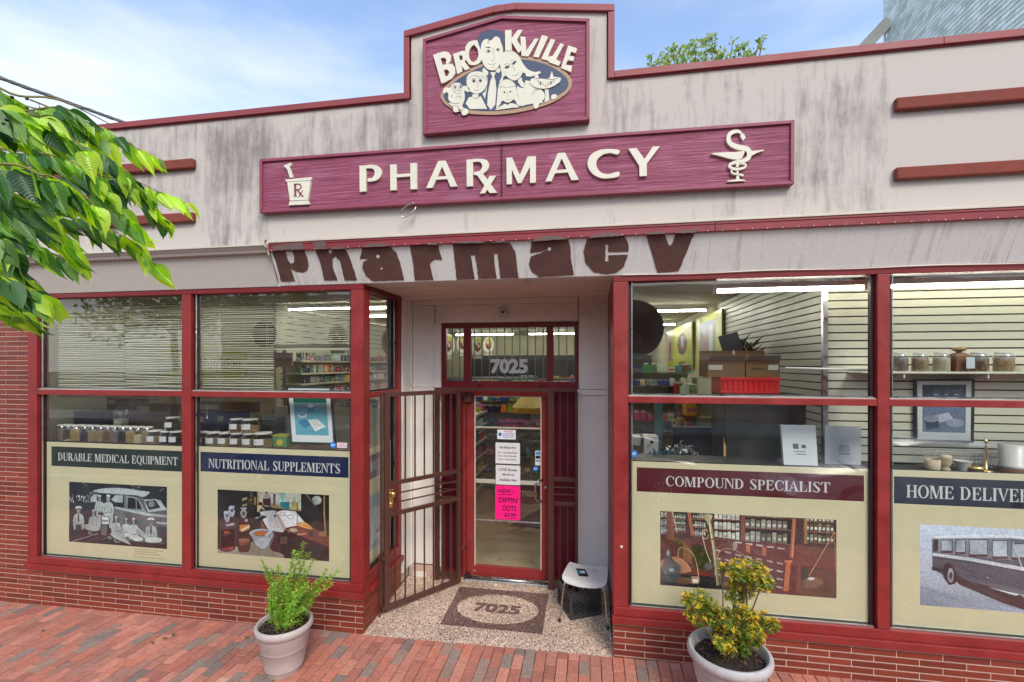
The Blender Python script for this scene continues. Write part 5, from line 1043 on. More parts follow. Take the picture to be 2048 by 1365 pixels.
pr.poly([(830, 250), (870, 150), (940, 150), (975, 250), (970, 380), (835, 360)], S(160, 150, 146), True); pr.poly([(835, 240), (970, 240), (968, 375), (838, 350)], S(70, 34, 40)); pr.poly([(875, 110), (915, 110), (915, 150), (880, 150)], S(60, 54, 50))
pr.rect(1015, 160, 1055, 360, S(80, 74, 84)); pr.rect(1125, 130, 1240, 310, S(160, 196, 190)); pr.poly([(1132, 300), (1300, 300), (1296, 430), (1145, 400)], S(16, 110, 124)); pr.line([(1190, 120), (1180, 300)], 10, S(90, 120, 110))
pr.poly([(1330, 300), (1450, 300), (1470, 420), (1310, 410)], S(180, 170, 110)); pr.rect(1365, 210, 1405, 310, S(150, 160, 150)); pr.rect(1500, 130, 2000, 760, S(26, 22, 24))
pr.rect(735, 110, 760, 460, S(190, 150, 80)); pr.rect(690, 210, 712, 350, S(170, 140, 90)); pr.ell(632, 285, 62, 60, S(96, 66, 42)); pr.ell(632, 285, 36, 34, S(34, 24, 20)); pr.ell(625, 270, 10, 12, S(220, 190, 130)); pr.rect(610, 130, 660, 220, S(90, 80, 70))
pr.poly([(470, 240), (560, 212), (560, 250), (480, 285)], S(180, 170, 110)); pr.poly([(470, 350), (560, 322), (560, 355), (490, 388)], S(160, 140, 90)); pr.poly([(745, 380), (800, 350), (875, 440), (860, 450), (800, 400), (770, 470), (735, 470)], S(210, 190, 150))
pr.poly([(0, 580), (700, 560), (900, 820), (1000, 900), (600, 900), (300, 1200), (0, 1200)], S(44, 40, 42)); pr.poly([(0, 1120), (350, 1080), (620, 1040), (900, 1090), (1150, 1200), (1300, 1330), (0, 1230)], S(150, 146, 132)); pr.poly([(560, 1000), (900, 980), (1200, 1300), (420, 1300)], S(138, 134, 118))
pr.poly([(1200, 790), (1450, 690), (1700, 740), (1990, 900), (1990, 1090), (1600, 930)], BR2); pr.poly([(1200, 810), (1600, 940), (1990, 1095), (1990, 1330), (1200, 1330)], S(30, 22, 24))
pr.poly([(780, 470), (1000, 445), (1060, 455), (1210, 800), (1180, 830), (930, 790), (840, 620)], WH, False); pr.poly([(1090, 470), (1180, 445), (1400, 460), (1550, 640), (1540, 680), (1240, 750), (1210, 740)], S(214, 212, 218)); pr.poly([(1030, 460), (1100, 480), (1240, 760), (1200, 800)], S(176, 160, 150))
for k in range(9): pr.line([(860+k*18, 500+k*32), (1010+k*14, 480+k*32)], 5, S(176, 176, 184))
pr.ell(1045, 540, 22, 24, S(60, 54, 70)); pr.poly([(800, 600), (850, 680), (900, 790), (800, 780)], S(120, 80, 66))
for a, b, c, d in ((1178, 505, 50, 34), (1318, 560, 56, 36)): pr.poly(arc(a, b, c, d, 7, 7, 0, 180), S(50, 50, 66)); pr.poly(arc(a, b, c, d, 7, 7, 180, 360), S(50, 50, 66))
pr.line([(1225, 530), (1265, 545)], 8, S(50, 50, 66))
pr.poly([(690, 570), (780, 520), (920, 555), (820, 610)], S(14, 14, 18)); pr.poly([(690, 575), (790, 535), (830, 545), (740, 590)], S(150, 150, 156)); pr.ell(770, 553, 22, 9, DK)
pr.poly([(90, 680), (110, 640), (340, 650), (375, 700), (350, 1120), (100, 1150), (88, 1000)], S(70, 56, 60), True); pr.poly([(105, 800), (350, 770), (345, 1070), (110, 1110)], S(40, 16, 16)); pr.poly([(150, 810), (250, 800), (255, 840), (170, 860)], S(170, 66, 44)); pr.poly([(100, 1110), (330, 1070), (300, 1140), (110, 1155)], S(150, 66, 60)); pr.poly([(180, 690), (330, 665), (340, 700), (200, 730)], S(170, 170, 186))
for a, b in ((210, 500), (295, 410)): pr.poly([(a-50, b-40), (a+50, b-40), (a+30, b+10), (a+55, b+40), (a+30, b+140), (a-25, b+140), (a-50, b+40)], S(166, 170, 186), True); pr.ell(a, b+40, 22, 30, S(70, 74, 88)); pr.ell(a-10, b-20, 14, 8, S(230, 232, 240))
pr.poly([(410, 620), (450, 560), (580, 560), (610, 640), (600, 880), (400, 880)], S(60, 34, 24), True); pr.poly([(430, 700), (600, 690), (600, 780), (470, 820), (430, 800)], S(176, 110, 60)); pr.poly([(450, 780), (600, 700), (605, 750), (460, 820)], S(206, 196, 160)); pr.poly([(440, 400), (560, 400), (530, 440), (560, 480), (530, 570), (470, 570), (440, 480), (470, 440)], S(176, 170, 170), True); pr.ell(500, 500, 24, 36, S(90, 80, 80)); pr.ell(545, 620, 28, 26, S(190, 186, 200))
pr.poly([(400, 880), (610, 880), (600, 1150), (500, 1170), (410, 1150)], S(70, 32, 30), True); pr.poly([(420, 960), (590, 950), (590, 1040), (430, 1060)], S(140, 70, 50)); pr.poly(arc(505, 965, 95, 22, 8, 8, 0, 350), S(200, 170, 150))
pr.poly([(600, 850), (640, 800), (760, 770), (900, 775), (1010, 830), (1020, 880), (980, 960), (920, 1080), (840, 1110), (760, 1090), (690, 1000), (640, 900)], S(180, 190, 202), True); pr.poly([(740, 960), (960, 930), (900, 1080), (820, 1100)], S(206, 214, 224), True)
pr.ell(815, 850, 140, 52, S(110, 104, 104)); pr.ell(800, 845, 115, 40, S(196, 110, 40)); pr.line([(880, 890), (1020, 775)], 38, S(196, 206, 216)); pr.ell(1030, 765, 22, 18, S(214, 222, 230))
pr.poly([(950, 1060), (1000, 980), (1050, 850), (1090, 850), (1110, 980), (1150, 1080), (1120, 1170), (1000, 1150)], S(60, 34, 40), True); pr.line([(1040, 830), (1010, 950), (960, 1060)], 8, S(190, 180, 180)); pr.rect(1140, 900, 1260, 1030, S(90, 74, 62))
pr.poly([(1420, 660), (1560, 650), (1690, 740), (1690, 775), (1560, 750), (1440, 710)], S(190, 160, 100), True); pr.poly([(1500, 690), (1600, 690), (1680, 750), (1560, 745)], S(214, 128, 40)); pr.line([(1435, 655), (1435, 320), (1500, 265)], 12, S(40, 36, 40))
pr.ell(1375, 790, 66, 32, S(196, 190, 170)); pr.poly(arc(1360, 830, 80, 75, 8, 8, 180, 350), S(200, 180, 130)); pr.line([(1440, 870), (1600, 850)], 26, S(190, 140, 100)); pr.rect(1640, 810, 1710, 910, S(60, 44, 40))
pr.ell(1775, 270, 88, 80, S(150, 164, 156)); pr.ell(1775, 270, 74, 66, S(196, 208, 196)); pr.line([(1775, 270), (1740, 230)], 6, DK); pr.line([(1775, 270), (1810, 240)], 6, DK)
for k in range(12): a = k*math.pi/6; pr.ell(1775+60*math.cos(a), 270+54*math.sin(a), 4, 7, DK, n=5)
pr.line([(1590, 165), (1690, 300), (1760, 370)], 10, S(200, 190, 150)); pr.line([(1905, 180), (1905, 500), (1925, 830)], 24, S(160, 122, 78)); pr.rect(1810, 810, 1950, 900, S(130, 96, 66)); pr.build('photograph', t2, 'photo')
# 3 compound specialist
t3_ = poster('pale green Compound Specialist poster with a brown photograph of an old apothecary shop', 1262, 1744, 923, 1205, (q(1273.5, 935)[0], q(1728, 935)[0], q(1273.5, 983)[1], q(1273.5, 935)[1]), S(88, 24, 34), 'COMPOUND SPECIALIST', (q(1331, 960)[0], q(1661, 960)[0], q(1331, 972)[1], q(1331, 952.5)[1]))
f3 = tfp(YPO, 1310, 1010, 5.389); pr = Print(YPO-.0004, f3); xa, za = f3(57, 66); xb, _ = f3(1955, 170); _, zb_ = f3(62, 862); pr.clip = (xa, xb, zb_, za)
AB, AM, AD, RW, CR = S(104, 64, 58), S(134, 82, 70), S(50, 34, 34), S(178, 104, 76), S(206, 204, 190)
pr.rect(0, 0, 2100, 1200, S(84, 54, 52)); rr = random.Random(5)
def shelf(x0, x1, ys, cols, w_=34):
    pr.poly([(x0, ys[0][0]-20), (x1, ys[0][0]+(x1-x0)*.055-20), (x1, ys[-1][1]+(x1-x0)*.055+12), (x0, ys[-1][1]+12)], AD)
    for (a, b) in ys:
        x = x0+6
        while x < x1-w_:
            d = (x-x0)*.055; c = rr.choice(cols); h = (b-a)*rr.uniform(.8, 1); pr.poly([(x, b-h+d), (x+w_*.2, b-h-5+d), (x+w_*.62, b-h-5+d), (x+w_*.82, b-h+d), (x+w_*.82, b+d), (x, b+d)], c)
            pr.rect(x+w_*.12, b-h*.6+d, x+w_*.7, b-h*.25+d, CR if c != CR else S(150, 150, 140)); x += w_
        pr.poly([(x0, b), (x1, b+(x1-x0)*.055), (x1, b+10+(x1-x0)*.055), (x0, b+10)], AM)
shelf(60, 150, [(70, 130), (150, 215), (225, 310)], [S(150, 170, 180), S(110, 120, 130), CR], 22); shelf(205, 345, [(90, 150), (160, 215), (225, 280)], [S(70, 90, 74), S(120, 140, 120)], 20)
shelf(400, 560, [(85, 150), (180, 240), (260, 330)], [S(110, 120, 126), S(150, 150, 140), S(60, 66, 80)], 24); shelf(635, 930, [(85, 150), (180, 258), (280, 365)], [CR, S(186, 190, 184), S(206, 208, 200)], 46)
shelf(965, 1480, [(80, 120), (150, 245), (285, 395)], [S(140, 136, 120), S(116, 108, 96), S(160, 160, 150)], 58); shelf(1620, 1955, [(130, 175), (190, 285), (310, 400)], [S(50, 80, 62), S(96, 76, 60), S(120, 120, 100)], 44)
pr.rect(125, 60, 205, 380, AM); pr.line([(185, 70), (240, 300)], 14, S(190, 170, 150)); pr.line([(365, 80), (405, 330)], 34, RW); pr.rect(925, 120, 968, 390, AM); pr.rect(1605, 150, 1640, 420, S(176, 134, 90))
pr.poly([(60, 400), (560, 330), (1000, 395), (1480, 430), (1955, 500), (1955, 1100), (62, 900)], S(98, 58, 58)); pr.poly([(1480, 430), (1955, 480), (1955, 700), (1480, 640)], S(112, 68, 62)); pr.poly([(1560, 690), (1955, 700), (1955, 1010), (1560, 960)], S(104, 70, 58))
for r_ in range(7):
    for c_ in range(8):
        x = 640+c_*112; y = 490+r_*86+c_*22-(c_ < 2)*8
        if 600 < x < 1400 and not (x < 700 and r_ > 3): pr.line([(x, y), (x+66, y+17)], 15, S(196, 184, 186))
for k in range(5): pr.line([(860+k*115, 402+k*16), (935+k*115, 410+k*16)], 16, S(200, 190, 186))
for x, y in ((1000, 420), (1175, 455)): pr.poly([(x-22, y), (x+26, y+2), (x+22, y+95), (x-20, y+90)], RW)
pr.ell(860, 440, 26, 46, S(170, 160, 156)); pr.line([(1500, 150), (1470, 570)], 42, RW); pr.line([(1500, 150), (1480, 560)], 12, S(206, 140, 110)); pr.line([(1440, 600), (1410, 930)], 54, S(186, 106, 74)); pr.rect(1395, 598, 1478, 622, S(200, 130, 100))
for x in (1530, 1548, 1560): pr.line([(x, 640), (x-10, 950)], 7, S(150, 90, 70))
pr.rect(1575, 690, 1650, 870, S(60, 60, 64)); pr.ell(1700, 840, 115, 60, S(120, 94, 74)); pr.line([(1935, 290), (1660, 765)], 9, S(190, 150, 110)); pr.line([(1935, 290), (1945, 700)], 7, S(170, 120, 90)); pr.ell(1680, 795, 38, 16, S(200, 200, 196))
pr.poly([(200, 360), (290, 380), (340, 480), (380, 640), (240, 480)], S(104, 84, 46), True); pr.poly([(400, 440), (560, 470), (620, 620), (600, 700), (440, 660)], S(58, 62, 34), True); pr.poly([(300, 400), (400, 480), (400, 640), (300, 620)], S(130, 86, 62))
pr.poly([(66, 600), (240, 560), (370, 660), (380, 720), (200, 740), (66, 700)], S(178, 128, 96), True); pr.poly([(380, 690), (600, 740), (640, 800), (450, 790)], S(120, 52, 40)); pr.poly([(62, 760), (500, 760), (700, 800), (900, 850), (900, 930), (62, 870)], S(44, 44, 44), True); pr.ell(180, 790, 110, 50, S(72, 80, 80))
pr.poly([(100, 560), (110, 500), (150, 480), (170, 540), (200, 600), (260, 640), (275, 720), (230, 745), (110, 745), (66, 700), (70, 660), (100, 610)], S(96, 96, 98), True); pr.ell(140, 520, 16, 30, S(180, 182, 184)); pr.ell(180, 700, 30, 20, S(170, 172, 172))
pr.ell(310, 820, 100, 40, S(112, 84, 66)); pr.rect(390, 770, 470, 850, S(160, 130, 110)); pr.rect(405, 800, 460, 840, S(214, 212, 204)); pr.line([(250, 560), (255, 480), (310, 460), (400, 520), (450, 640), (475, 830)], 9, S(190, 166, 120), True)
pr.poly([(520, 130), (560, 98), (620, 120), (600, 170), (610, 230), (575, 230), (555, 180)], S(176, 166, 130), True); pr.line([(590, 200), (640, 500), (680, 870)], 34, S(150, 142, 110)); pr.line([(585, 200), (632, 500), (670, 870)], 10, S(214, 206, 170)); pr.line([(560, 370), (760, 372)], 14, S(110, 90, 70))
pr.line([(510, 330), (545, 480), (600, 620)], 10, S(190, 180, 150), True); pr.poly(arc(540, 315, 38, 55, 9, 9, 0, 330), S(196, 180, 140)); pr.ell(575, 660, 45, 40, S(110, 110, 104)); pr.line([(680, 620), (685, 520), (750, 475), (830, 480), (940, 530), (990, 600)], 8, S(176, 150, 110), True); pr.line([(680, 620), (715, 870)], 8, S(170, 150, 120)); pr.ell(800, 860, 90, 32, S(130, 106, 74)); pr.build('photograph', t3_, 'photo')
# 4 home delivery
t4_ = poster('pale Home Delivery poster with a faded blue photograph of a vintage bus', 1781, 2420, 940, 1250, (q(1788, 953)[0], q(2330, 953)[0], q(1788, 1007)[1], q(1788, 953)[1]), S(38, 42, 58), 'HOME DELIVERY', (q(1812, 985)[0], q(1812, 985)[0]+1.0, q(1812, 995)[1], q(1812, 970)[1]))
f4 = tfp(YPO, 1700, 900, 2.937); pr = Print(YPO-.0004, f4); xa, za = f4(412, 437); _, zb_ = f4(416, 912); xb = xa+1.95; pr.clip = (xa, xb, zb_, za)
SK, BD, BL_, BW = S(184, 196, 212), S(104, 108, 122), S(66, 56, 62), S(210, 218, 226)
pr.rect(300, 300, 2400, 1400, SK); pr.poly([(400, 800), (700, 870), (1100, 1000), (2400, 1300), (300, 1300)], S(154, 168, 186)); pr.line([(420, 800), (700, 915), (1000, 1000)], 3, S(120, 134, 150)); pr.line([(470, 830), (600, 870), (1000, 960)], 3, S(140, 154, 170))
pr.poly([(480, 512), (940, 505), (1100, 540), (1400, 560), (1400, 900), (1010, 850), (700, 780), (560, 745), (485, 700)], BD); pr.poly([(478, 506), (700, 500), (940, 500), (1020, 512), (1400, 540), (1400, 560), (940, 520), (482, 520)], BW)
pr.poly([(485, 520), (940, 525), (960, 650), (700, 625), (485, 600)], S(140, 146, 156))
for (a, b, c, d) in ((490, 516, 528, 598), (535, 600, 530, 606), (618, 676, 528, 614), (700, 806, 528, 628), (836, 924, 534, 640), (950, 1040, 552, 645)): pr.rect(a, c, b, d, BL_ if a in (490,) else S(178, 188, 198)); pr.rect(a, d-14, b, d, S(84, 66, 70)); pr.line([(a, c), (b, c)], 4, S(60, 60, 70)); pr.line([(a, c), (a, d)], 4, S(70, 70, 80)); pr.line([(b, c), (b, d)], 4, S(70, 70, 80))
pr.poly([(485, 605), (700, 632), (1020, 690), (1400, 760), (1400, 780), (1020, 712), (700, 652), (485, 622)], BW); pr.line([(485, 632), (820, 676), (1400, 800)], 3, S(40, 40, 50)); pr.line([(955, 540), (1010, 690)], 6, BW)
pr.poly([(560, 700), (700, 770), (1000, 850), (1100, 940), (1100, 1000), (900, 900), (640, 790)], S(66, 50, 54)); pr.poly([(480, 685), (552, 700), (550, 720), (480, 706)], S(54, 50, 60)); pr.poly([(548, 750), (552, 680), (580, 662), (612, 690), (630, 760), (600, 790)], S(50, 46, 54), True); pr.ell(588, 738, 27, 56, S(40, 38, 44)); pr.ell(590, 738, 19, 44, S(150, 156, 162)); pr.ell(591, 738, 9, 20, S(60, 58, 62))
pr.ell(806, 750, 11, 14, S(70, 50, 56)); pr.ell(806, 750, 6, 8, S(150, 156, 162)); pr.poly([(810, 806), (1000, 850), (970, 856)], BW); pr.ell(1200, 880, 60, 95, S(50, 46, 54)); pr.ell(1205, 880, 40, 70, S(150, 156, 162)); pr.build('photograph', t4_, 'photo')
# side-window poster inside the return
t5 = thing('window_poster', 'poster with a purple band seen edge-on in the side window of the entry', 'poster', (-2.365, .5, .6)); m = MB(); m.box(-2.368, -2.36, .13, .80, .60, 1.86, GR); m.build('sheet', 'print', t5)
m = MB(); m.add([(-2.3596, .16, 1.52), (-2.3596, .78, 1.52), (-2.3596, .78, 1.78), (-2.3596, .16, 1.78)], [(0, 1, 2, 3)], S(86, 72, 96)); m.build('header_band', 'print', t5, norm=False)
m = MB(); m.add([(-2.3596, .22, .74), (-2.3596, .76, .74), (-2.3596, .76, 1.34), (-2.3596, .22, 1.34)], [(0, 1, 2, 3)], S(150, 176, 184)); m.add([(-2.3592, .30, .8), (-2.3592, .62, .85), (-2.3592, .55, 1.15), (-2.3592, .36, 1.2)], [(0, 1, 2, 3)], S(206, 214, 214)); m.add([(-2.3588, .4, .9), (-2.3588, .7, .82), (-2.3588, .66, 1.02)], [(0, 1, 2)], S(90, 120, 130)); m.build('photograph', 'print', t5, norm=False)
mb = MB(); x = .20
for c in 'COSMETICS':
    g, a = serif(c)
    for i, qq in enumerate(g): mb.add([(-2.3588+.0001*(i % 5), x+u*.062, 1.60+v*.10) for u, v in qq], [tuple(range(len(qq)))])
    x += a*.062
mb.build('lettering', 'poster_letter', t5, norm=False)

# ================================================================ planters
def planter(loc, rr_, h, label, mat, soilz):
    t = thing('planter', label, 'plant pot', loc, group='resin planters on the brick pavement')
    k = rr_; prof = [(k*.60, 0), (k*.62, h*.02), (k*.66, h*.12), (k*.68, h*.13), (k*.675, h*.155), (k*.69, h*.17), (k*.695, h*.19), (k*.78, h*.5), (k*.80, h*.51), (k*.80, h*.54), (k*.815, h*.55), (k*.815, h*.58), (k*.83, h*.59), (k*.87, h*.80), (k*.875, h*.805), (k*.93, h*.83), (k*.985, h*.88), (k, h*.92), (k*.985, h*.97), (k*.95, h), (k*.90, h*.995), (k*.86, h*.96), (k*.84, h*.88), (k*.82, soilz-.01)]
    m = MB(); m.lathe(prof, (0, 0, 0), 64); m.xf(Matrix.Translation(loc)); m.build('pot', mat, t, auto=.7)
    m = MB(); n = 14; vs = []; 
    for i in range(-n, n+1):
        for j in range(-n, n+1): 
            x, y = i/n, j/n; q = max(abs(x), abs(y)) or 1; r_ = math.hypot(x, y) or 1; x, y = x*q/r_, y*q/r_
            vs.append((loc[0]+x*k*.835, loc[1]+y*k*.835, loc[2]+soilz+rnd.uniform(-.008, .008)+.02*(1-(x*x+y*y))))
    w_ = 2*n+1; m.add(vs, [(i*w_+j, (i+1)*w_+j, (i+1)*w_+j+1, i*w_+j+1) for i in range(2*n) for j in range(2*n)]); m.build('soil', 'soil', t, smooth=True)
    m = MB()
    for _ in range(170):
        a, r_ = rnd.uniform(0, 6.28), k*.8*math.sqrt(rnd.random()); c = Vector((loc[0]+r_*math.cos(a), loc[1]+r_*math.sin(a), loc[2]+soilz+.024)); d = Vector((rnd.uniform(-1, 1), rnd.uniform(-1, 1), rnd.uniform(-.3, .3))).normalized()*rnd.uniform(.006, .02); m.bar(c-d, c+d, .005, .003, col=rnd.choice((S(70, 46, 34), S(120, 92, 70), S(40, 28, 22), S(96, 70, 52))))
    tag(m.build('bark_chip', 'print', t), kind='stuff')
    return t
def blade(m, p, d, up, ln, wd_, col, fold=.25):
    d = d.normalized(); s = d.cross(up); s = s.normalized() if s.length > 1e-4 else d.orthogonal().normalized(); n = s.cross(d)
    a, b, c, e = p, p+d*ln*.45+s*wd_/2+n*fold*wd_, p+d*ln*.45-s*wd_/2+n*fold*wd_, p+d*ln-n*ln*.12; mid = p+d*ln*.45
    m.add([a, b, mid, c, e], [(0, 1, 2), (0, 2, 3), (1, 4, 2), (2, 4, 3)], col)
pA, pB = (-2.745, -.615, GZ(-2.745)+.008), (1.075, -.56, GZ(1.075)+.008)
ptA = planter(pA, .245, .44, 'pinkish grey round pot with a feathery light green plant, against the brick wall', 'pot', .40)
ptB = planter(pB, .310, .50, 'weathered pale pot with a yellow-green shrub below the Compound Specialist poster', 'pot2', .42)
# feathery plant: stems with whorls of narrow leaves
pt = thing('potted_plant', 'feathery light green plant with narrow leaves on upright stems', 'plant', (pA[0], pA[1], pA[2]+.40))
stm, fol = MB(), MB(); R2 = random.Random(11)
tips = [(610, 1085), (625, 1120), (590, 1105), (600, 1100), (523, 1120), (528, 1135), (560, 1130), (545, 1140), (582, 1148), (655, 1140), (668, 1165), (676, 1145), (640, 1160), (560, 1160), (540, 1175), (615, 1165), (575, 1180), (600, 1190), (548, 1195), (625, 1190), (585, 1205), (560, 1215), (605, 1215), (630, 1175), (570, 1150), (550, 1205), (590, 1170), (535, 1150), (610, 1140), (618, 1105), (574, 1165), (588, 1130), (556, 1185), (566, 1200), (596, 1180)]
for i, (tx, ty) in enumerate(tips):
    a = R2.uniform(0, 6.28); r_ = .14*math.sqrt(R2.random()); b0 = Vector((pA[0]+.02+r_*math.cos(a), pA[1]+r_*math.sin(a), pA[2]+.40))
    tp = W(tx, ty, 0); dep = -(b0.x)*ss+(b0.y+CAM_D)*cc+R2.uniform(-.10, .12); tp = W(tx+R2.uniform(-4, 4), ty+R2.uniform(-4, 4), dep)
    ctl = b0.lerp(tp, .5)+Vector(((tp.x-b0.x)*-.12, R2.uniform(-.03, .03), .02)); pts = [b0*(1-t)**2+ctl*2*t*(1-t)+tp*t*t for t in [k/10 for k in range(11)]]; stm.tube(pts, [.005*(1-k/14) for k in range(11)], 5)
    for k in range(2, 52):
        t = k/52; p = b0*(1-t)**2+ctl*2*t*(1-t)+tp*t*t; dr_ = (tp-b0).normalized()
        if R2.random() < .25 and t < .4: continue
        for _ in range(3 if t > .25 else 2):
            a = R2.uniform(0, 6.28); o_ = dr_.orthogonal().normalized(); o_ = Matrix.Rotation(a, 3, dr_) @ o_; d = o_*R2.uniform(.6, 1)+dr_*R2.uniform(.3, .9)+Vector((0, 0, -.2))
            g = R2.random(); c = S(120+70*g, 178+48*g, 60+40*g, .8) if R2.random() > .12 else S(196, 214, 90, .9); blade(fol, p, d, dr_, R2.uniform(.036, .060)*(1.2-.45*t), R2.uniform(.010, .015), c)
stm.build('stem', 'stem', pt); fol.build('foliage', 'smallleaf', pt, norm=False)
# yellow-green shrub: rosettes of small leaves
pt = thing('potted_shrub', 'bushy shrub with yellow tips and a taller tuft on bare twin stems', 'plant', (pB[0], pB[1], pB[2]+.42))
stm, fol = MB(), MB()
clump = [(1500, 1150, 36, 30), (1475, 1145, 26, 24), (1525, 1165, 18, 20), (1482, 1178, 26, 18), (1445, 1135, 8, 10), (1470, 1195, 18, 14), (1400, 1200, 26, 18), (1375, 1200, 12, 12), (1385, 1225, 16, 12), (1420, 1215, 20, 14), (1400, 1240, 20, 14), (1435, 1235, 28, 22), (1465, 1240, 30, 24), (1500, 1245, 28, 22), (1530, 1245, 24, 20), (1547, 1250, 10, 12), (1450, 1265, 26, 18), (1480, 1275, 30, 18), (1505, 1270, 22, 16), (1455, 1295, 20, 12), (1490, 1300, 16, 10), (1515, 1285, 10, 10), (1490, 1222, 18, 12), (1440, 1288, 16, 10)]
dp0 = -(pB[0])*ss+(pB[1]+CAM_D)*cc; root = Vector((pB[0], pB[1], pB[2]+.42))
for (cx_, cy_, rx_, ry_) in clump:
    c0 = W(cx_, cy_, dp0+R2.uniform(-.14, .12)); base = root+Vector((R2.uniform(-.05, .05), R2.uniform(-.05, .05), 0)); mid = base.lerp(c0, .55)+Vector((0, 0, -.02)); stm.tube(smoothpoly([tuple(base), tuple(mid), tuple(c0)], 4, False), .0055, 5)
    nr = int(rx_*ry_/7)+8
    for _ in range(nr):
        u = Vector((R2.gauss(0, .5), R2.gauss(0, .5), R2.gauss(0, .5))); 
        if u.length > 1: u.normalize()
        p = c0+Vector((u.x*rx_, u.y*rx_*.9, u.z*ry_))*(dp0/FPX); yl = R2.random() < .38+.3*u.z; top = (Vector((u.x, u.y*.6, abs(u.z)+.6))+Vector((R2.uniform(-.5, .5), R2.uniform(-.5, .5), 0))).normalized()
        stm.tube([tuple(p-top*.03), tuple(p)], .0015, 3, caps=False)
        for k in range(R2.randint(6, 9)):
            a = 6.28*k/7+R2.uniform(-.3, .3); o_ = Matrix.Rotation(a, 3, top) @ top.orthogonal().normalized(); g = R2.random(); c = S(216+30*g, 200+20*g, 60, .85) if yl and g > .2 else (S(190, 120, 60, .6) if yl and g < .05 else S(100+60*g, 136+46*g, 50, .7)); blade(fol, p-top*R2.uniform(0, .014), o_*R2.uniform(.6, 1.1)+top*R2.uniform(.2, .9), top, R2.uniform(.022, .036), R2.uniform(.009, .013), c)
for dx_ in (-.012, .012): a_ = W(1491, 1225, dp0)+Vector((dx_, 0, 0)); b_ = W(1490, 1165, dp0)+Vector((dx_*.6, 0, 0)); stm.tube([tuple(root), tuple(a_), tuple(b_)], .0065, 6)
stm.build('stem', 'stem', pt); fol.build('foliage', 'smallleaf', pt, norm=False)

# ================================================================ chair seat and crate
fzc = lambda y: FZ(y)+.002
chx, chy = -.045, .66; ch = thing('stool', 'white plastic seat on bent steel legs, its backrest gone, holding a black wallet-like packet', 'stool', (chx, chy, fzc(chy)))
ang = math.radians(-6); Rz = Matrix.Rotation(ang, 3, 'Z'); 
def loc_(x, y, z): v = Rz @ Vector((x, y, 0)); return Vector((chx+v.x, chy+v.y, z+fzc(chy)))
m = MB(); nx_, ny_ = 14, 14; th = .011; vs = []
for s_ in (0, 1):
    for j in range(ny_+1):
        for i in range(nx_+1):
            u, v = i/nx_*2-1, j/ny_*2-1; r_ = (abs(u)**8+abs(v)**8)**.125; q = max(abs(u), abs(v)) or 1; k = q/r_ if r_ > 0 else 1; wdt = .228-.012*v; x = u*k*wdt; y = v*k*.20; z = .455-.022*max(0, 1-u*u)*(1-.3*v)-.03*max(0, -v-.72)*3+.03*max(0, v-.8)*2+.012*u*u; vs.append(loc_(x, y, z-s_*th))
w_ = nx_+1; o_ = w_*(ny_+1); fs = [(j*w_+i, j*w_+i+1, (j+1)*w_+i+1, (j+1)*w_+i) for j in range(ny_) for i in range(nx_)]; fs += [tuple(a+o_ for a in f[::-1]) for f in fs]
edge = [i for i in range(nx_)]+[j*w_+nx_ for j in range(ny_)]+[ny_*w_+i for i in range(nx_, 0, -1)]+[j*w_ for j in range(ny_, 0, -1)]; fs += [(edge[i], edge[i]+o_, edge[(i+1) % len(edge)]+o_, edge[(i+1) % len(edge)]) for i in range(len(edge))]
m.add(vs, fs); m.build('seat', 'whiteplastic', ch, auto=.8)
for sx_ in (-1, 1):
    for sy_ in (-1, 1): m = MB(); m.tube(smoothpoly([tuple(loc_(sx_*.10, sy_*.05, .425)), tuple(loc_(sx_*.165, sy_*.10, .425)), tuple(loc_(sx_*.20, sy_*.15, .40)), tuple(loc_(sx_*.215, sy_*.17, .33)), tuple(loc_(sx_*.25, sy_*.205, .012))], 4, False), .0105, 10); m.build('leg', 'chrome', ch, smooth=True); m = MB(); p_ = loc_(sx_*.25, sy_*.205, 0); m.tube([tuple(p_), tuple(p_+Vector((0, 0, .03)))], .013, 10); m.build('foot', 'black', ch)
m = MB(); m.tube([tuple(loc_(-.165, .10, .425)), tuple(loc_(.165, .10, .425))], .009, 8); m.build('cross_tube', 'chrome', ch, smooth=True)
m = MB()
for _ in range(5): p_ = loc_(.08+rnd.uniform(-.03, .04), .12+rnd.uniform(-.04, .03), .452); m.lathe([(.005, 0), (.004, .0015)], tuple(p_), 7)
m.build('screw_hole', 'brown', ch)
wl = thing('packet', 'black crumpled packet with a blue and white card on the seat', 'packet', tuple(loc_(-.06, .02, .44)))
m = MB(); m.add([loc_(-.12, .10, .452), loc_(-.02, .11, .450), loc_(.03, -.03, .448), loc_(-.07, -.045, .447)], [(0, 1, 2, 3)]); m.add([loc_(-.12, .10, .444), loc_(-.02, .11, .440), loc_(.03, -.03, .436), loc_(-.07, -.045, .436)], [(0, 1, 2, 3)]); m.add([loc_(-.12, .10, .452), loc_(-.02, .11, .450), loc_(-.02, .11, .440), loc_(-.12, .10, .444)], [(0, 1, 2, 3)]); m.add([loc_(-.07, -.045, .447), loc_(.03, -.03, .448), loc_(.03, -.03, .436), loc_(-.07, -.045, .436)], [(0, 1, 2, 3)]); m.build('wrapper', 'black', wl, norm=False)
m = MB(); m.add([loc_(-.10, .04, .455), loc_(-.03, .06, .4545), loc_(0, -.01, .453), loc_(-.07, -.025, .4535)], [(0, 1, 2, 3)], S(60, 150, 170)); m.add([loc_(-.06, .045, .4562), loc_(-.015, .04, .456), loc_(-.01, .0, .4555), loc_(-.05, .0, .4558)], [(0, 1, 2, 3)], S(210, 220, 222)); m.build('card', 'print', wl, norm=False)
cr = thing('milk_crate', 'black plastic milk crate with diamond lattice sides under the white seat', 'crate', (-.12, .72, FZ(.7)))
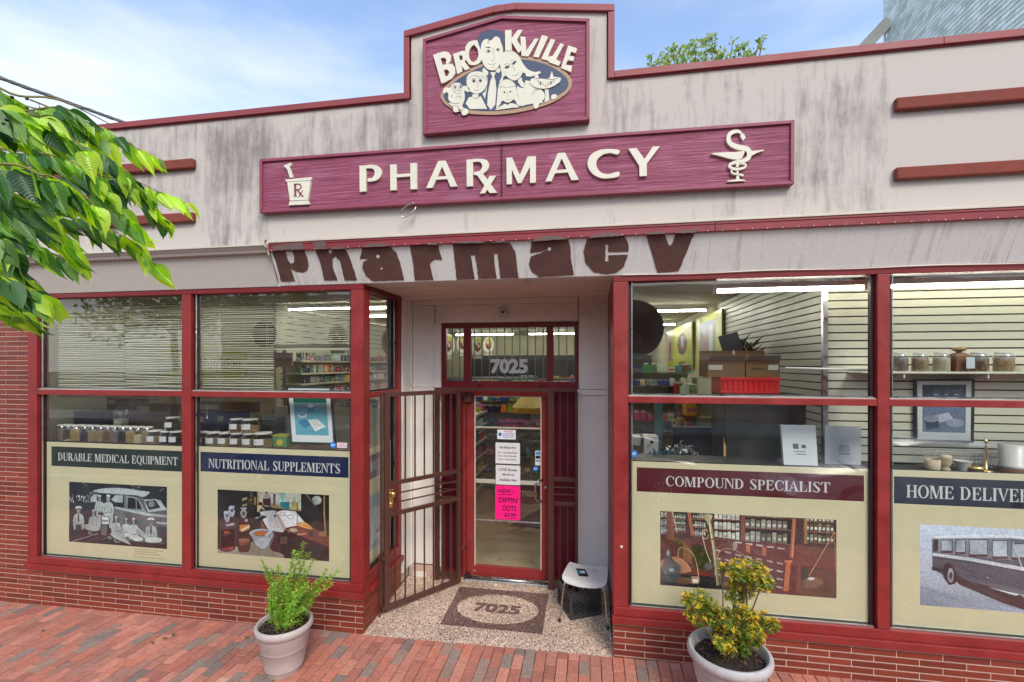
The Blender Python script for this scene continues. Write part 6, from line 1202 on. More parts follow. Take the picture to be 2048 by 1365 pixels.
A_, B_, C_ = Vector((-.20, .545, 0)), Vector((.115, .70, 0)), Vector((-.37, .80, 0)); ux = (B_-A_).normalized(); uy = Vector((-ux.y, ux.x, 0)); sz, hh = .34, .28; z0 = FZ(.6)+.003
def cpt(u, v, w_): return A_+ux*u*sz+uy*v*sz+Vector((0, 0, z0+w_*hh))
for (o0, du) in (((0, 0), (1, 0)), ((1, 0), (0, 1)), ((1, 1), (-1, 0)), ((0, 1), (0, -1))):
    fpnt = lambda s, t: cpt(o0[0]+du[0]*s, o0[1]+du[1]*s, t); nrm_ = (fpnt(0, 0)-cpt(.5, .5, 0)); m = MB(); up = (fpnt(1, 0)-fpnt(0, 0)).cross(Vector((0, 0, 1))).normalized()
    for t in (.03, .70, .77, .84, .91, .985): m.bar(fpnt(0, t), fpnt(1, t), .012 if t not in (.03,) else .03, .016 if t < .9 else .02, up=(0, 0, 1)) if t != .03 else m.obox((fpnt(.5, .07)), (fpnt(1, 0)-fpnt(0, 0))/2, up*.008, (0, 0, .022))
    m.obox(fpnt(.5, .62), (fpnt(1, 0)-fpnt(0, 0))*.17, up*.007, (0, 0, .008)); m.obox(fpnt(.33, .78), (fpnt(1, 0)-fpnt(0, 0))*.012, up*.007, (0, 0, .05)); m.obox(fpnt(.67, .78), (fpnt(1, 0)-fpnt(0, 0))*.012, up*.007, (0, 0, .05))
    for k in range(-4, 9):
        for sgn in (1, -1):
            s0, s1 = k/6.5, k/6.5+.5; t0, t1 = (.10, .66) if sgn == 1 else (.66, .10); a0 = max(0, -s0/.5); a1 = min(1, (1-s0)/.5)
            if a1 <= a0: continue
            m.bar(fpnt(s0+(s1-s0)*a0, t0+(t1-t0)*a0), fpnt(s0+(s1-s0)*a1, t0+(t1-t0)*a1), .008, .006, up=up)
    m.build('side', 'blackplastic', cr)
for u, v in ((0, 0), (1, 0), (1, 1), (0, 1)): m = MB(); p_ = cpt(u, v, .5); m.obox(p_, ux*.013, uy*.013, (0, 0, hh/2)); m.build('corner_post', 'blackplastic', cr, bevel=.004)
m = MB()
for k in range(9): m.bar(cpt(.03, (k+.5)/9, .04), cpt(.97, (k+.5)/9, .04), .01, .008); m.bar(cpt((k+.5)/9, .03, .045), cpt((k+.5)/9, .97, .045), .01, .008)
m.build('base_grid', 'blackplastic', cr)
lf = thing('litter', 'small white crumpled scrap of paper on the pebbles near the threshold', 'litter', (-.9, 1.1, FZ(1.1))); m = MB(); x_, y_ = G(992, 1171, FZ(1.1)+.01); m.obox((x_, y_, FZ(y_)+.014), (.022, 0, .003), (0, .02, 0), (0, .002, .006)); m.build('scrap', 'whiteplastic', lf, bevel=.003)
for i, (a, b) in enumerate(((345, 1272), (302, 1288), (82, 1261), (490, 1281), (325, 1281))):
    x_, y_ = G(a, b, GZ(-4)); m = MB(); p_ = Vector((x_, y_, GZ(x_)+.016)); blade(m, p_, Vector((1, .3*i-.5, .05)), Vector((0, 0, 1)), .05, .03, S(110, 120, 50, .8)); blade(m, p_, Vector((-.5, .8, .1)), Vector((0, 0, 1)), .035, .02, S(140, 130, 60, .8))
    tag(m.build('fallen_leaf', 'smallleaf', norm=False), ['fallen leaf on the pavement nearest the pier', 'dry fallen leaf on a grey paver under the Durable Medical window', 'small green fallen leaf at the far end of the pavement', 'green fallen leaf just before the light pot', 'pale fallen leaf beside another on the red pavers'][i], 'leaf', 'fallen leaves on the pavement')
# ================================================================ inside the shop
FI = .06
def room(name, *b, mat='intwall'): m = MB(); m.box(*b); return tag(m.build(name, mat), kind='structure')
fl_ = MB(); fl_.add([(-8.4, 1.31, FI), (5.7, 1.31, FI), (5.7, 13.6, FI), (-8.4, 13.6, FI)], [(0, 1, 2, 3)]); shopfloor = tag(fl_.build('shop_floor', 'floorin'), kind='structure')
for k, y_ in enumerate((2.6, 3.9, 5.2, 6.5, 7.8)): m = MB(); m.box(-4.5, 2, y_, y_+.012, FI+.001, FI+.003); m.build('tile_joint', 'wood', shopfloor)
room('shop_floor_left', -8.3, -2.5, .13, 1.309, FI-.05, FI, mat='floorin'); room('shop_floor_right', .24, 5.7, .13, 1.309, FI-.05, FI, mat='floorin')
room('shop_ceiling', -8.3, 5.7, 1.3, 13.6, 3.86, 3.9, mat='ceiling'); room('window_bay_ceiling_left', -8.3, -2.5, .13, 1.299, 3.62, 3.66, mat='ceiling'); room('window_bay_ceiling_right', .24, 5.7, .13, 1.299, 3.62, 3.66, mat='ceiling')
room('shop_back_wall', -8.3, 5.7, 13.0, 13.2, FI, 3.86); room('shop_left_wall', -8.395, -8.3, .21, 13, FI, 3.9)
room('door_partition_left', -2.49, -2.31, .96, 1.30, FI, 3.62); room('door_partition_right', .245, .40, .13, 1.30, FI, 3.62)
room('header_wall', -2.3, .24, 1.32, 1.42, 3.31, 3.86)
room('bulkhead_left', -8.3, -2.5, 1.30, 1.36, 3.66, 3.86); room('bulkhead_right', .24, 5.7, 1.30, 1.36, 3.66, 3.86)
# display decks and boards behind the posters
for i, (a, b) in enumerate(((-6.42, -2.46), (.40, 5.6))):
    dk = thing('display_deck', ['wooden display deck behind the two pale posters on the blinds side', 'dark display deck behind the Compound Specialist and Home Delivery posters'][i], 'shelf', ((a+b)/2, .3, 1.8)); m = MB(); m.box(a, b, .085, .62, 1.80, 1.832); m.build('top', 'wood' if i == 0 else 'darkshelf', dk, bevel=.003)
    m = MB(); m.box(a, b, .082, .0845, 1.795, 1.868); m.build('front_lip', 'black', dk); m = MB(); m.box(a, b, .09, .10, .45, 1.798); m.build('back_board', 'intwall', dk)
# slatwall inside the right window
def slatwall(label, p, q, z0, z1, pitch=.0775):
    t = thing('slatwall', label, 'slat wall', (p[0], p[1], z0)); d = Vector((q[0]-p[0], q[1]-p[1], 0)); n_ = Vector((d.y, -d.x, 0)).normalized(); mid = Vector(((p[0]+q[0])/2, (p[1]+q[1])/2, 0))
    m = MB(); m.obox(mid-n_*.012+Vector((0, 0, (z0+z1)/2)), d/2, n_*.006, (0, 0, (z1-z0)/2)); m.build('groove_backing', 'groove', t)
    z = z0; first = None
    while z+pitch <= z1+.001:
        if first is None: m = MB(); m.obox(mid+Vector((0, 0, z+pitch/2)), d/2, n_*.006, (0, 0, pitch/2-.0068)); first = m.build('slat_board', 'offwhite', t); first['z'] = z
        else: o = first.copy(); COL.objects.link(o); o.location = (0, 0, z-z0)
        z += pitch
    return t
MAT['groove'] = simple('dark_slot', (.03, .018, .01), .8)
YW = .52; xc = P(1650, 700, YW)[0]
slatwall('pale slatted wall facing the street behind the jars in the window', (xc, YW), (5.6, YW), 1.84, 3.60)
slatwall('pale slatted side wall running back from the corner post in the window', (xc-.02, 4.1), (xc-.02, YW+.02), 1.2, 3.84)
m = MB(); m.box(xc-.03, xc+.012, YW-.03, YW+.01, 1.84, 3.60); tag(m.build('corner_post', 'alu'), 'grey metal corner post where the two slatted walls meet', 'post')
room('store_right_wall', xc+.0, xc+.1, 4.1, 13, FI, 3.86)
# fluorescent fixtures
def fixture(label, p, q, z, group='fluorescent ceiling fixtures'):
    t = thing('fluorescent_light', label, 'ceiling light', (*[(a+b)/2 for a, b in zip(p, q)], z), group); m = MB(); m.bar((*p, z+.045), (*q, z+.045), .075, .05); m.build('housing', 'whiteplastic', t)
    m = MB(); m.tube([(*p, z), (*q, z)], .017, 8); m.build('tube', 'windowtube' if z < 3.6 else 'tube', t, smooth=True)
    m = MB(); d = Vector((q[0]-p[0], q[1]-p[1], 0)).normalized()
    for e_ in (p, q): m.obox((e_[0], e_[1], z+.005), d*.012, Vector((-d.y, d.x, 0))*.03, (0, 0, .03))
    m.build('end_socket', 'whiteplastic', t)
za_ = P(1430, 579, .28)
fixture('lit tube fixture in the window beside the tall red column', (za_[0], .28), (P(1728, 575, .28)[0], .28), 3.475)
fixture('lit tube fixture above the jar shelf in the window', (P(1742, 575, .28)[0], .28), (4.9, .28), 3.475)
fixture('lit tube across the ceiling behind the blinds', (-5.5, 3.3), (-3.05, 3.3), 3.78)
fixture('lit ceiling tube above the lime sign, hidden behind the closed blinds', (-7.6, 1.7), (-6.6, 1.7), 3.78)  # extra tube, added to brighten the sign wall behind the blinds
for i, y_ in enumerate((3.4, 5.9, 8.4)): fixture(['lit ceiling tube running back behind the blinds, first of its row', 'second lit tube of the row running back behind the blinds', 'last lit tube of the row behind the side window'][i], (-6.1+.12*i, y_), (-6.0+.12*i, y_+2.2), 3.78)
for j, x_ in enumerate((-3.4, -.9, 1.2)):
    for i, y_ in enumerate((4.5, 7.6, 10.7)): fixture('lit ceiling tube across the shop, row %s from the door, %s' % (('one', 'two', 'three')[i], ('over the left aisle', 'over the middle aisle', 'over the counter side')[j]), (x_-1.1, y_), (x_+.9, y_), 3.76)

# goods: individual packages and bottles on shelves
GC = [('red', S(176, 40, 44)), ('blue', S(40, 70, 150)), ('navy', S(30, 40, 80)), ('white', S(214, 214, 206)), ('yellow', S(216, 180, 50)), ('green', S(60, 130, 70)), ('orange', S(214, 116, 44)), ('teal', S(50, 140, 150)), ('pink', S(206, 100, 140)), ('purple', S(104, 60, 120)), ('grey', S(130, 132, 136)), ('brown', S(110, 74, 52)), ('lime', S(160, 190, 60))]
def goods_proto():
    pr_ = {}
    m = MB(); m.box(-.5, .5, -.5, .5, 0, 1); pr_['carton'] = m.mesh('carton', 'goods')
    m = MB(); m.lathe([(.42, 0), (.46, .04), (.46, .62), (.30, .76), (.2, .80), (.2, .84), (.26, .84), (.26, 1), (.1, 1.0)], n=10); pr_['bottle'] = m.mesh('bottle', 'goods', norm=False)
    m = MB(); m.lathe([(.44, 0), (.46, .05), (.46, .80), (.48, .80), (.48, 1), (.3, 1)], n=10); pr_['tub'] = m.mesh('tub', 'goods', norm=False)
    m = MB(); m.add([(-.5, -.2, 0), (.5, -.2, 0), (.5, .2, 0), (-.5, .2, 0), (-.5, -.1, .5), (.5, -.1, .5), (.46, .35, .55), (-.46, .35, .55), (-.46, 0, 1), (.46, 0, 1)], [(0, 1, 5, 4), (4, 5, 9, 8), (1, 2, 6, 5), (0, 4, 7, 3), (4, 8, 7), (5, 6, 9), (2, 3, 7, 6), (7, 8, 9, 6), (0, 3, 2, 1)]); pr_['bag'] = m.mesh('bag', 'goods')
    return pr_
PRO = goods_proto(); goods_n = 0; RG = random.Random(21); mass = MB()
import itertools
seen_lab = {}
def good(kind, x, y, z, w_, d_, h, where, col=None, rz=0, indiv=True):
    global goods_n
    nm_, c = col or RG.choice(GC); c = tuple(v*RG.uniform(.8, 1.1) for v in c)
    px, py = pix(x, y, z+h/2)
    if not indiv or goods_n >= 290 or not (60 < px < 2048):
        mass.box(x-w_/2, x+w_/2, y-d_/2, y+d_/2, z, z+h*.86, c); mass.box(x-w_*.3, x+w_*.3, y-d_*.3, y+d_*.3, z+h*.86, z+h, GC[3][1]) if kind in ('bottle', 'tub') else mass.box(x-w_*.42, x+w_*.42, y-d_/2-.001, y+d_/2, z+h*.3, z+h*.55, RG.choice(GC)[1]); return
    goods_n += 1; o = link(kind, PRO[kind], None, c); o.location = (x, y, z); o.scale = (w_, d_, h); o.rotation_euler = (0, 0, rz)
    tag(o, '%s %s on %s' % (nm_, {'carton': 'carton', 'bottle': 'bottle', 'tub': 'lidded tub', 'bag': 'packet'}[kind], where), kind, '%s %ss on %s' % (nm_, kind, where.split(' of ', 2)[-1]))
WN = 'one two three four five six seven eight nine ten'.split()
def shelf_unit(name, label, p, ln, ang, levels, depth, z0, where, fill=.93, indiv=(True,), hgt=.15, wd_=(.05, .10), kinds=('carton', 'bottle', 'tub'), top=None, palette=None):
    """p: start point; boards run along ang; goods stand on each level"""
    t = thing(name, label, 'shelves', (p[0], p[1], FI)); d = Vector((math.cos(ang), math.sin(ang), 0)); n_ = Vector((-d.y, d.x, 0)); pv_ = Vector((p[0], p[1], 0))
    m = MB(); zt_ = (top or levels[-1]+.25); m.obox(pv_+d*ln/2+n_*(depth+.01)+Vector((0, 0, (FI+zt_)/2)), d*ln/2, n_*.01, (0, 0, (zt_-FI)/2)); m.build('back_panel', 'offwhite', t)
    for li, z in enumerate(levels):
        m = MB(); m.obox(pv_+d*ln/2+n_*depth/2+Vector((0, 0, z-.012)), d*ln/2, n_*depth/2, (0, 0, .012)); m.build('shelf_board', 'offwhite', t)
        m = MB(); m.obox(pv_+d*ln/2-n_*.004+Vector((0, 0, z-.014)), d*ln/2, n_*.003, (0, 0, .018)); m.build('price_rail', 'cream', t)
        s = .03; prev = None; hmax = (levels[li+1]-z-.05) if li+1 < len(levels) else hgt*1.4
        while s < ln-.06:
            if prev is None or RG.random() < .35: prev = (RG.choice(kinds), RG.choice(palette or GC), RG.uniform(*wd_), min(hmax, hgt*RG.uniform(.65, 1.15)))
            k, c, w_, h = prev
            if RG.random() < fill: q_ = pv_+d*(s+w_/2)+n_*(w_*.5+.02); good(k, q_.x, q_.y, z, w_*.92, w_*.8, h, '%s end of tier %s of %s' % (('the near', 'the middle', 'the far')[min(2, int(s/ln*3))], WN[li], where), c, ang, indiv[li % len(indiv)])
            s += w_*1.04
    for s in (0, ln/2, ln): m = MB(); m.obox(pv_+d*s+n_*depth+Vector((0, 0, (FI+zt_)/2)), d*.012, n_*.02, (0, 0, (zt_-FI)/2)); m.build('upright', 'grey' if 'grey' in MAT else 'alu', t)
    return t
# wall of the blinds side: partition with the Nutrition sign, shelves running back
room('nutrition_partition', -8.4, -5.75, 3.30, 3.40, FI, 3.86)
sg = thing('wall_sign', 'lime green Nutrition sign on the wall seen through the blinds', 'sign', (-7, 3.28, 2.5)); xa, xb = P(180, 720, 3.28)[0], P(491, 720, 3.28)[0]; z1_, z0_ = P(440, 688, 3.28)[1], P(440, 766, 3.28)[1]
m = MB(); m.box(max(xa, -8.35), xb, 3.27, 3.295, z0_, z1_, S(168, 176, 44)); m.build('panel', 'print', sg); m = MB(); sans(m, 'Nutrition', P(398, 720, 3.27)[0], P(481, 720, 3.27)[0], P(440, 737, 3.27)[1], P(440, 716, 3.27)[1], 3.269, bold=.03, col=(.02, .02, .03)); m.build('lettering', 'print', sg, norm=False)
sg = thing('wall_sign', 'pale sign reading Vitamins and Herbs beside the lime sign', 'sign', (-5.9, 3.28, 2.6)); m = MB(); m.box(P(548, 720, 3.28)[0], P(576, 720, 3.28)[0]+.1, 3.27, 3.29, P(560, 734, 3.28)[1], P(560, 706, 3.28)[1], S(176, 156, 160)); m.build('panel', 'print', sg); m = MB(); sans(m, 'Vitamins / Herbs', P(546, 720, 3.27)[0], P(575, 720, 3.27)[0]+.1, P(560, 722, 3.27)[1], P(560, 714, 3.27)[1], 3.268, bold=.02, col=(.05, .04, .04)); m.build('lettering', 'print', sg, norm=False)
slatwall('cream slatted wall behind the wall shelves and the hanging signs', (-5.76, 3.4), (-5.76, 12.9), 2.0, 3.8, .12)
shelf_unit('wall_shelves', 'cream wall shelves packed with small bottles and cartons behind the blinds', (-5.38, 3.5), 4.6, math.pi/2, [.5, .9, 1.3, 1.62, 1.9, 2.15, 2.40, 2.60, 2.84], .33, FI, 'the wall shelves', indiv=(False, False, False, False, True, True, True, True, True), hgt=.15, wd_=(.075, .12), top=3.1, palette=GC+[GC[3], GC[3], GC[1], GC[2], GC[5], GC[10]])
shelf_unit('wall_shelves', 'far half of the wall shelves with cartons and pink packets seen in the side window', (-5.38, 8.3), 4.4, math.pi/2, [.9, 1.4, 1.9, 2.3, 2.84], .33, FI, 'the far wall shelves', indiv=(False,), hgt=.2, wd_=(.12, .2), top=3.3, palette=[GC[0], GC[8], GC[9], GC[3], GC[12], GC[11]])
shelf_unit('gondola', 'low aisle shelves with colourful packets behind the leaning beach picture', (-3.1, 2.6), 1.9, math.pi, [.6, 1.0, 1.4, 1.75, 2.05], .34, FI, 'the low aisle shelves', indiv=(False, False, True, True, True), hgt=.2, wd_=(.07, .13), kinds=('bag', 'carton', 'bottle'), top=2.1)
# behind the door
shelf_unit('gondola', 'end shelves facing the door with cartons, green packets and bottles', (-.65, 5.3), 1.95, math.pi, [.45, .8, 1.15, 1.45, 1.75, 2.0], -.34, FI, 'shelves facing the door', indiv=(True,), hgt=.2, wd_=(.08, .16), kinds=('carton', 'bag', 'bottle'), top=2.25)
shelf_unit('gondola', 'side shelves along the door aisle with small colourful packets', (-2.15, 2.4), 2.7, math.pi/2, [.35, .65, .95, 1.25, 1.55, 1.8], .3, FI, 'the door aisle shelves', indiv=(True,), hgt=.17, wd_=(.09, .16), kinds=('carton', 'bag', 'tub'), top=1.95)
for i, (x_, y_, l_) in enumerate(((-.2, 7.4, 5.2), (2.0, 8.8, 7.0), (2.0, 10.6, 7.4), (2.0, 12.4, 7.6))): shelf_unit('gondola', 'aisle shelves seen over the door, %s back' % ('first', 'second', 'third', 'fourth')[i], (x_, y_), l_, math.pi, [.6, 1.0, 1.4, 1.8, 2.12], -.36, FI, 'the aisles seen over the door', indiv=(False,), hgt=.22, wd_=(.10, .2), top=2.15)
m = MB(); m.box(-4.5, 2.2, 12.9, 12.98, 2.3, 3.1); tag(m.build('dark_wall_panel', 'darkshelf'), 'dark slatted wall band across the far end of the shop', 'wall panel')
m = MB(); m.add([(-1.35, 3.2, FI+.004), (-.55, 3.1, FI+.004), (-.35, 4.6, FI+.004), (-.75, 4.6, FI+.004)], [(0, 1, 2, 3)]); tag(m.build('floor_mat', 'darkshelf', norm=False), 'dark grey floor mat running in from the door', 'mat')
# yellow conical display top and the burgundy badge behind the door glass
yt = thing('display_topper', 'yellow cone-shaped display canopy above blue cartons behind the door', 'display', (-.62, 4.6, 1.7)); m = MB(); c_ = W(1062, 824, 8.9); m.lathe([(.36, 0), (.36, .10), (.355, .10), (.10, .42), (.0, .43)], (0, 0, 0), 28); m.xf(Matrix.Translation(c_)); m.build('cone', None, yt, auto=.5); yt.children[0].data.materials.append(simple('butter_yellow', S(224, 196, 110, .9), .5)); m = MB(); m.lathe([(.364, .0), (.364, .10)], tuple(c_), 28, cap=False); m.build('band', None, yt); [c for c in yt.children if c.name.startswith('band')][0].data.materials.append(simple('strong_yellow', S(226, 176, 20, .9), .5)); m = MB(); m.tube([tuple(c_+Vector((0, 0, -1.6))), tuple(c_+Vector((0, 0, 0)))], .02, 8); m.build('pole', 'alu', yt)
bd_ = thing('display_board', 'burgundy oval board reading man in the lower part of the door glass', 'sign', (-.8, 3.6, 1)); c_ = W(1056, 987, 7.6); m = MB(); m.prism([(c_.x+a, c_.z+b) for a, b in ((-.34, .20), (.34, .20), (.34, -.08), (.25, -.15), (0, -.19), (-.25, -.15), (-.34, -.08))], c_.y, c_.y+.03, S(110, 40, 48)); m.build('board', 'print', bd_); m = MB(); sans(m, 'man', c_.x-.15, c_.x+.15, c_.z-.06, c_.z+.05, c_.y-.002, bold=.04, col=S(190, 180, 150)); m.build('lettering', 'print', bd_, norm=False)
# hanging oval signs
def oval_sign(px_, py_, dep, rx_, rz_, label, dark=False, cord=3.8):
    c = W(px_, py_, dep); t = thing('hanging_sign', label, 'hanging sign', tuple(c)); m = MB(); m.prism(ellipse(c.x, c.z, rx_, rz_, 28), c.y, c.y+.008, S(40, 36, 34) if dark else S(226, 226, 214)); m.build('disc', 'print', t)
    if not dark:
        m = MB(); m.prism(ellipse(c.x, c.z+rz_*.12, rx_*.72, rz_*.72, 20), c.y-.002, c.y-.001, S(176, 180, 70)); m.prism(ellipse(c.x, c.z-rz_*.12, rx_*.5, rz_*.5, 16), c.y-.004, c.y-.003, S(110, 50, 44)); m.prism(ellipse(c.x-rx_*.08, c.z+rz_*.3, rx_*.2, rz_*.26, 12), c.y-.006, c.y-.005, S(206, 176, 156)); m.prism(ellipse(c.x+rx_*.2, c.z-rz_*.05, rx_*.18, rz_*.2, 12), c.y-.0065, c.y-.0055, S(206, 176, 156)); m.build('family_emblem', 'print', t)
        m = MB(); m.box(c.x-rx_*.7, c.x+rx_*.7, c.y, c.y+.005, c.z-rz_*1.32, c.z-rz_*1.1, S(206, 206, 196)); m.build('tag_card', 'print', t)
    m = MB(); m.tube([(c.x, c.y, c.z+rz_), (c.x, c.y, cord)], .003, 4); m.build('cord', 'whiteplastic', t)
oval_sign(783, 684, 6.9, .16, .22, 'white oval hanging sign with the family emblem in the side window')
for i, (a, b, dp_, r_) in enumerate(((896, 690, 9.5, .15), (925, 688, 10.5, .14), (955, 692, 11.5, .16), (977, 690, 13, .15))): oval_sign(a, b, dp_, r_, r_*1.5, ['oval hanging sign behind the narrow transom pane, nearer its frame post', 'oval hanging sign half hidden by the transom post', 'oval hanging sign with lime emblem in the wide transom pane', 'small dim oval hanging sign next to the lime one in the transom'][i])
oval_sign(529, 668, 7.3, .21, .22, 'dark round hanging sign behind the raised blind', True); oval_sign(1268, 658, 6.2, .39, .39, 'large dark round hanging sign beside the tall red column', True, 3.8)
oval_sign(676, 675, 7.6, .18, .2, 'white oval hanging sign behind the raised blind')

# ------------------------------------------------------------ blinds
MAT['slat'] = simple('blind_slat', S(206, 204, 184, .85), .45)
def blind(label, x0, x1, y, ztop, zbot, n, dens=None, tilt=.45, sag=0):
    t = thing('venetian_blind', label, 'blind', ((x0+x1)/2, y, zbot), group='venetian blinds in the shop window'); m = MB(); m.box(x0, x1, y-.02, y+.02, ztop, ztop+.03); m.build('headrail', 'slat', t)
    nx_ = 8
    def slat(z, tl, ph, drop):
        m = MB(); vs = []
        for i in range(nx_+1):
            u = i/nx_; dz = sag*math.sin(u*3.1+ph)*.5+drop*u
            for s_, hh in ((-1, 0), (0, .0018), (1, 0)): vs.append((x0+(x1-x0)*u, y+s_*.0125*math.cos(tl), z+dz+hh+s_*.0125*math.sin(tl)))
        m.add(vs, [(i*3+k, (i+1)*3+k, (i+1)*3+k+1, i*3+k+1) for i in range(nx_) for k in (0, 1)]); m.build('slat', 'slat', t, norm=False)
    for k in range(n): z = ztop-(ztop-zbot)*(k+.7)/n; slat(z, tilt+RG.uniform(-.12, .12)+(RG.uniform(-.4, .3) if RG.random() < .12 else 0), RG.uniform(0, 6), RG.uniform(-sag, sag)*.35)
    m = MB(); m.box(x0, x1, y-.012, y+.012, zbot-.022, zbot-.006); m.build('bottom_rail', 'slat', t)
    m = MB()
    for k in range(max(2, int((x1-x0)/.33))+1): x_ = x0+.08+(x1-x0-.16)*k/max(2, int((x1-x0)/.33)); m.tube([(x_, y-.014, ztop), (x_, y-.014, zbot)], .0018, 4); m.tube([(x_, y+.014, ztop), (x_, y+.014, zbot)], .0018, 4)
    m.build('ladder_cord', 'slat', t)
    if dens:
        for k in range(dens): slat(zbot-.006+k*.0045, 0, 0, 0)
    return t
yb = .16
blind('closed blind with bent slats beside the brick pier', P(118, 700, yb)[0], P(249, 700, yb)[0], yb, 3.56, 2.40, 46, sag=.010)
blind('closed blind with wavy slats next to the pier-side blind', P(250.5, 700, yb)[0], P(372, 700, yb)[0], yb, 3.56, 2.40, 46, sag=.013)
blind('lowered blind in front of the lime Nutrition sign', P(384, 700, yb)[0], P(548, 700, yb)[0], yb, 3.56, 2.41, 46, sag=.008)
bl_z = P(620, 696, yb)[1]; blind('half raised blind above the bright shelves', P(549.5, 700, yb)[0], P(712, 700, yb)[0], yb, 3.56, bl_z, 27, dens=10, sag=.004)
m = MB(); x_, z_ = P(417, 835, yb); m.tube([(x_, yb-.02, 2.4), (x_, yb-.02, z_)], .0015, 4); m.lathe([(.001, .03), (.007, 0), (.008, -.012), (.002, -.014)], (x_, yb-.02, z_), 8); tag(m.build('blind_cord', 'slat'), 'thin white blind cord with two small tassels hanging into the lower pane', 'cord')

# ------------------------------------------------------------ jars on the deck
ZDK = 1.833
def gran(name, c): MAT[name] = simple(name, c, .9, var=.4, vscale=120, bump=.6, bscale=200)
for nm_, c in (('contents_tan', S(160, 132, 100)), ('contents_dark', S(42, 34, 32)), ('contents_mauve', S(130, 110, 106)), ('contents_gold', S(176, 142, 88)), ('contents_brown', S(120, 84, 56)), ('contents_pale', S(206, 190, 160)), ('contents_navy', S(44, 46, 70))): gran(nm_, c)
def jar(x, y, r, h, cont, fill, label, z=ZDK, lid='whiteplastic', hexa=False, lab=False, grp='glass jars in the shop window'):
    t = thing('glass_jar', label, 'jar', (x, y, z), grp); nn = 8 if hexa else 18
    g_ = [(r*.92, 0), (r, h*.05), (r, h*.78), (r*.82, h*.90), (r*.78, h*.92), (r*.78, h*.96)] if not hexa else [(r*.8, 0), (r, h*.12), (r*1.02, h*.5), (r*.95, h*.74), (r*.72, h*.86), (r*.72, h*.9)]
    m = MB(); m.lathe(g_, (0, 0, 0), nn, cap=False); m.xf(Matrix.Translation((x, y, z))); m.build('glass', 'jarglass', t, smooth=not hexa)
    m = MB(); f_ = h*fill; m.lathe([(r*.9, .004), (r*.95, min(h*.1, f_*.5)), (r*.95, f_), (r*.3, f_+.006), (.001, f_+.008)], (x, y, z), nn); m.build('contents', cont, t)
    m = MB(); m.lathe([(r*.8, h*.91), (r*.83, h*.92), (r*.83, h*.985), (r*.78, h), (.001, h)], (x, y, z), 18); m.build('lid', lid, t, auto=.6)
    if lab:
        m = MB(); w_, hh = r*.62, h*.19; vs = []; 
        for k in range(7): a = -math.pi/2+(k/6-.5)*1.0+.15; vs += [(x+(r*1.03)*math.cos(a), y+r*1.03*math.sin(a), z+h*.46-hh), (x+(r*1.03)*math.cos(a), y+r*1.03*math.sin(a), z+h*.46+hh)]
        m.add(vs, [(2*k, 2*k+2, 2*k+3, 2*k+1) for k in range(6)], S(206, 208, 206)); m.build('paper_label', 'print', t, norm=False)
        m = MB(); 
        for q_ in (.52, .43): m.add([(x+r*1.04*math.cos(a), y+r*1.04*math.sin(a), z+h*(q_+dz)) for a, dz in ((-1.7, 0), (-1.2, 0), (-1.2, .03), (-1.7, .03))], [(0, 1, 2, 3)], S(90, 90, 92))
        m.build('label_print', 'print', t, norm=False)
yj = .27; co_ = ['contents_mauve', 'contents_pale', 'contents_gold', 'contents_navy', 'contents_tan', 'contents_tan', 'contents_brown', 'contents_mauve', 'contents_dark', 'contents_gold', 'contents_pale', 'contents_tan']
fl2 = [.72, .06, .8, .7, .72, .66, .74, .7, .72, .7, .5, .75]; dsc = ['mauve powder', 'almost nothing in it', 'golden grain, widest of the row', 'dark navy contents beside the golden grain', 'tan grains', 'coarse tan grains', 'brown bark chips', 'greyish mauve contents', 'black contents', 'golden seeds', 'pale half-full contents', 'tan chips behind the labelled jars']
for i, px_ in enumerate((126, 139, 156, 173, 188, 204.5, 218, 231.5, 248.5, 263.5, 278.5, 296)):
    x_ = P(px_, 870, yj)[0]; jar(x_, yj, (.062 if i != 2 else .078), .20, co_[i], fl2[i], 'tall clear jar with %s on the wooden deck' % dsc[i])
jar(P(242, 830, .42)[0], .42, .075, .21, 'contents_pale', .35, 'taller dark-topped jar standing behind the row of tall jars', z=ZDK+.19, lid='black')
yh = .24; hx_ = [(310, 0), (335, 0), (354, 0), (405, 0), (427, 0), (451, 0), (475, 0), (499.5, 0), (527, 0)]; hd = ['tan shavings, beside the tall jars', 'dark herbs', 'dark herbs by the middle post', 'dark leaves, first after the post', 'tan chips, second after the post', 'golden sticks', 'brown slices', 'tan peel', 'large light shavings, biggest of the labelled jars']
for i, (px_, _) in enumerate(hx_): jar(P(px_, 870, yh)[0], yh, .085 if i < 8 else .11, .165 if i < 8 else .175, ['contents_tan', 'contents_dark', 'contents_dark', 'contents_dark', 'contents_tan', 'contents_gold', 'contents_brown', 'contents_tan', 'contents_tan'][i], .55, 'squat labelled jar holding %s' % hd[i], hexa=True, lab=True, grp='squat labelled jars in the shop window')
for i, px_ in enumerate((346, 474, 501)): jar(P(px_, 845, yh+.02)[0], yh+.02, .085 if i < 2 else .10, .155, ['contents_dark', 'contents_brown', 'contents_tan'][i], .5, ['squat labelled jar stacked on top beside the middle post', 'upper squat labelled jar stacked over the golden sticks', 'upper squat jar with orange shavings, stacked over tan peel'][i], z=ZDK+.168, hexa=True, lab=True, grp='squat labelled jars in the shop window')
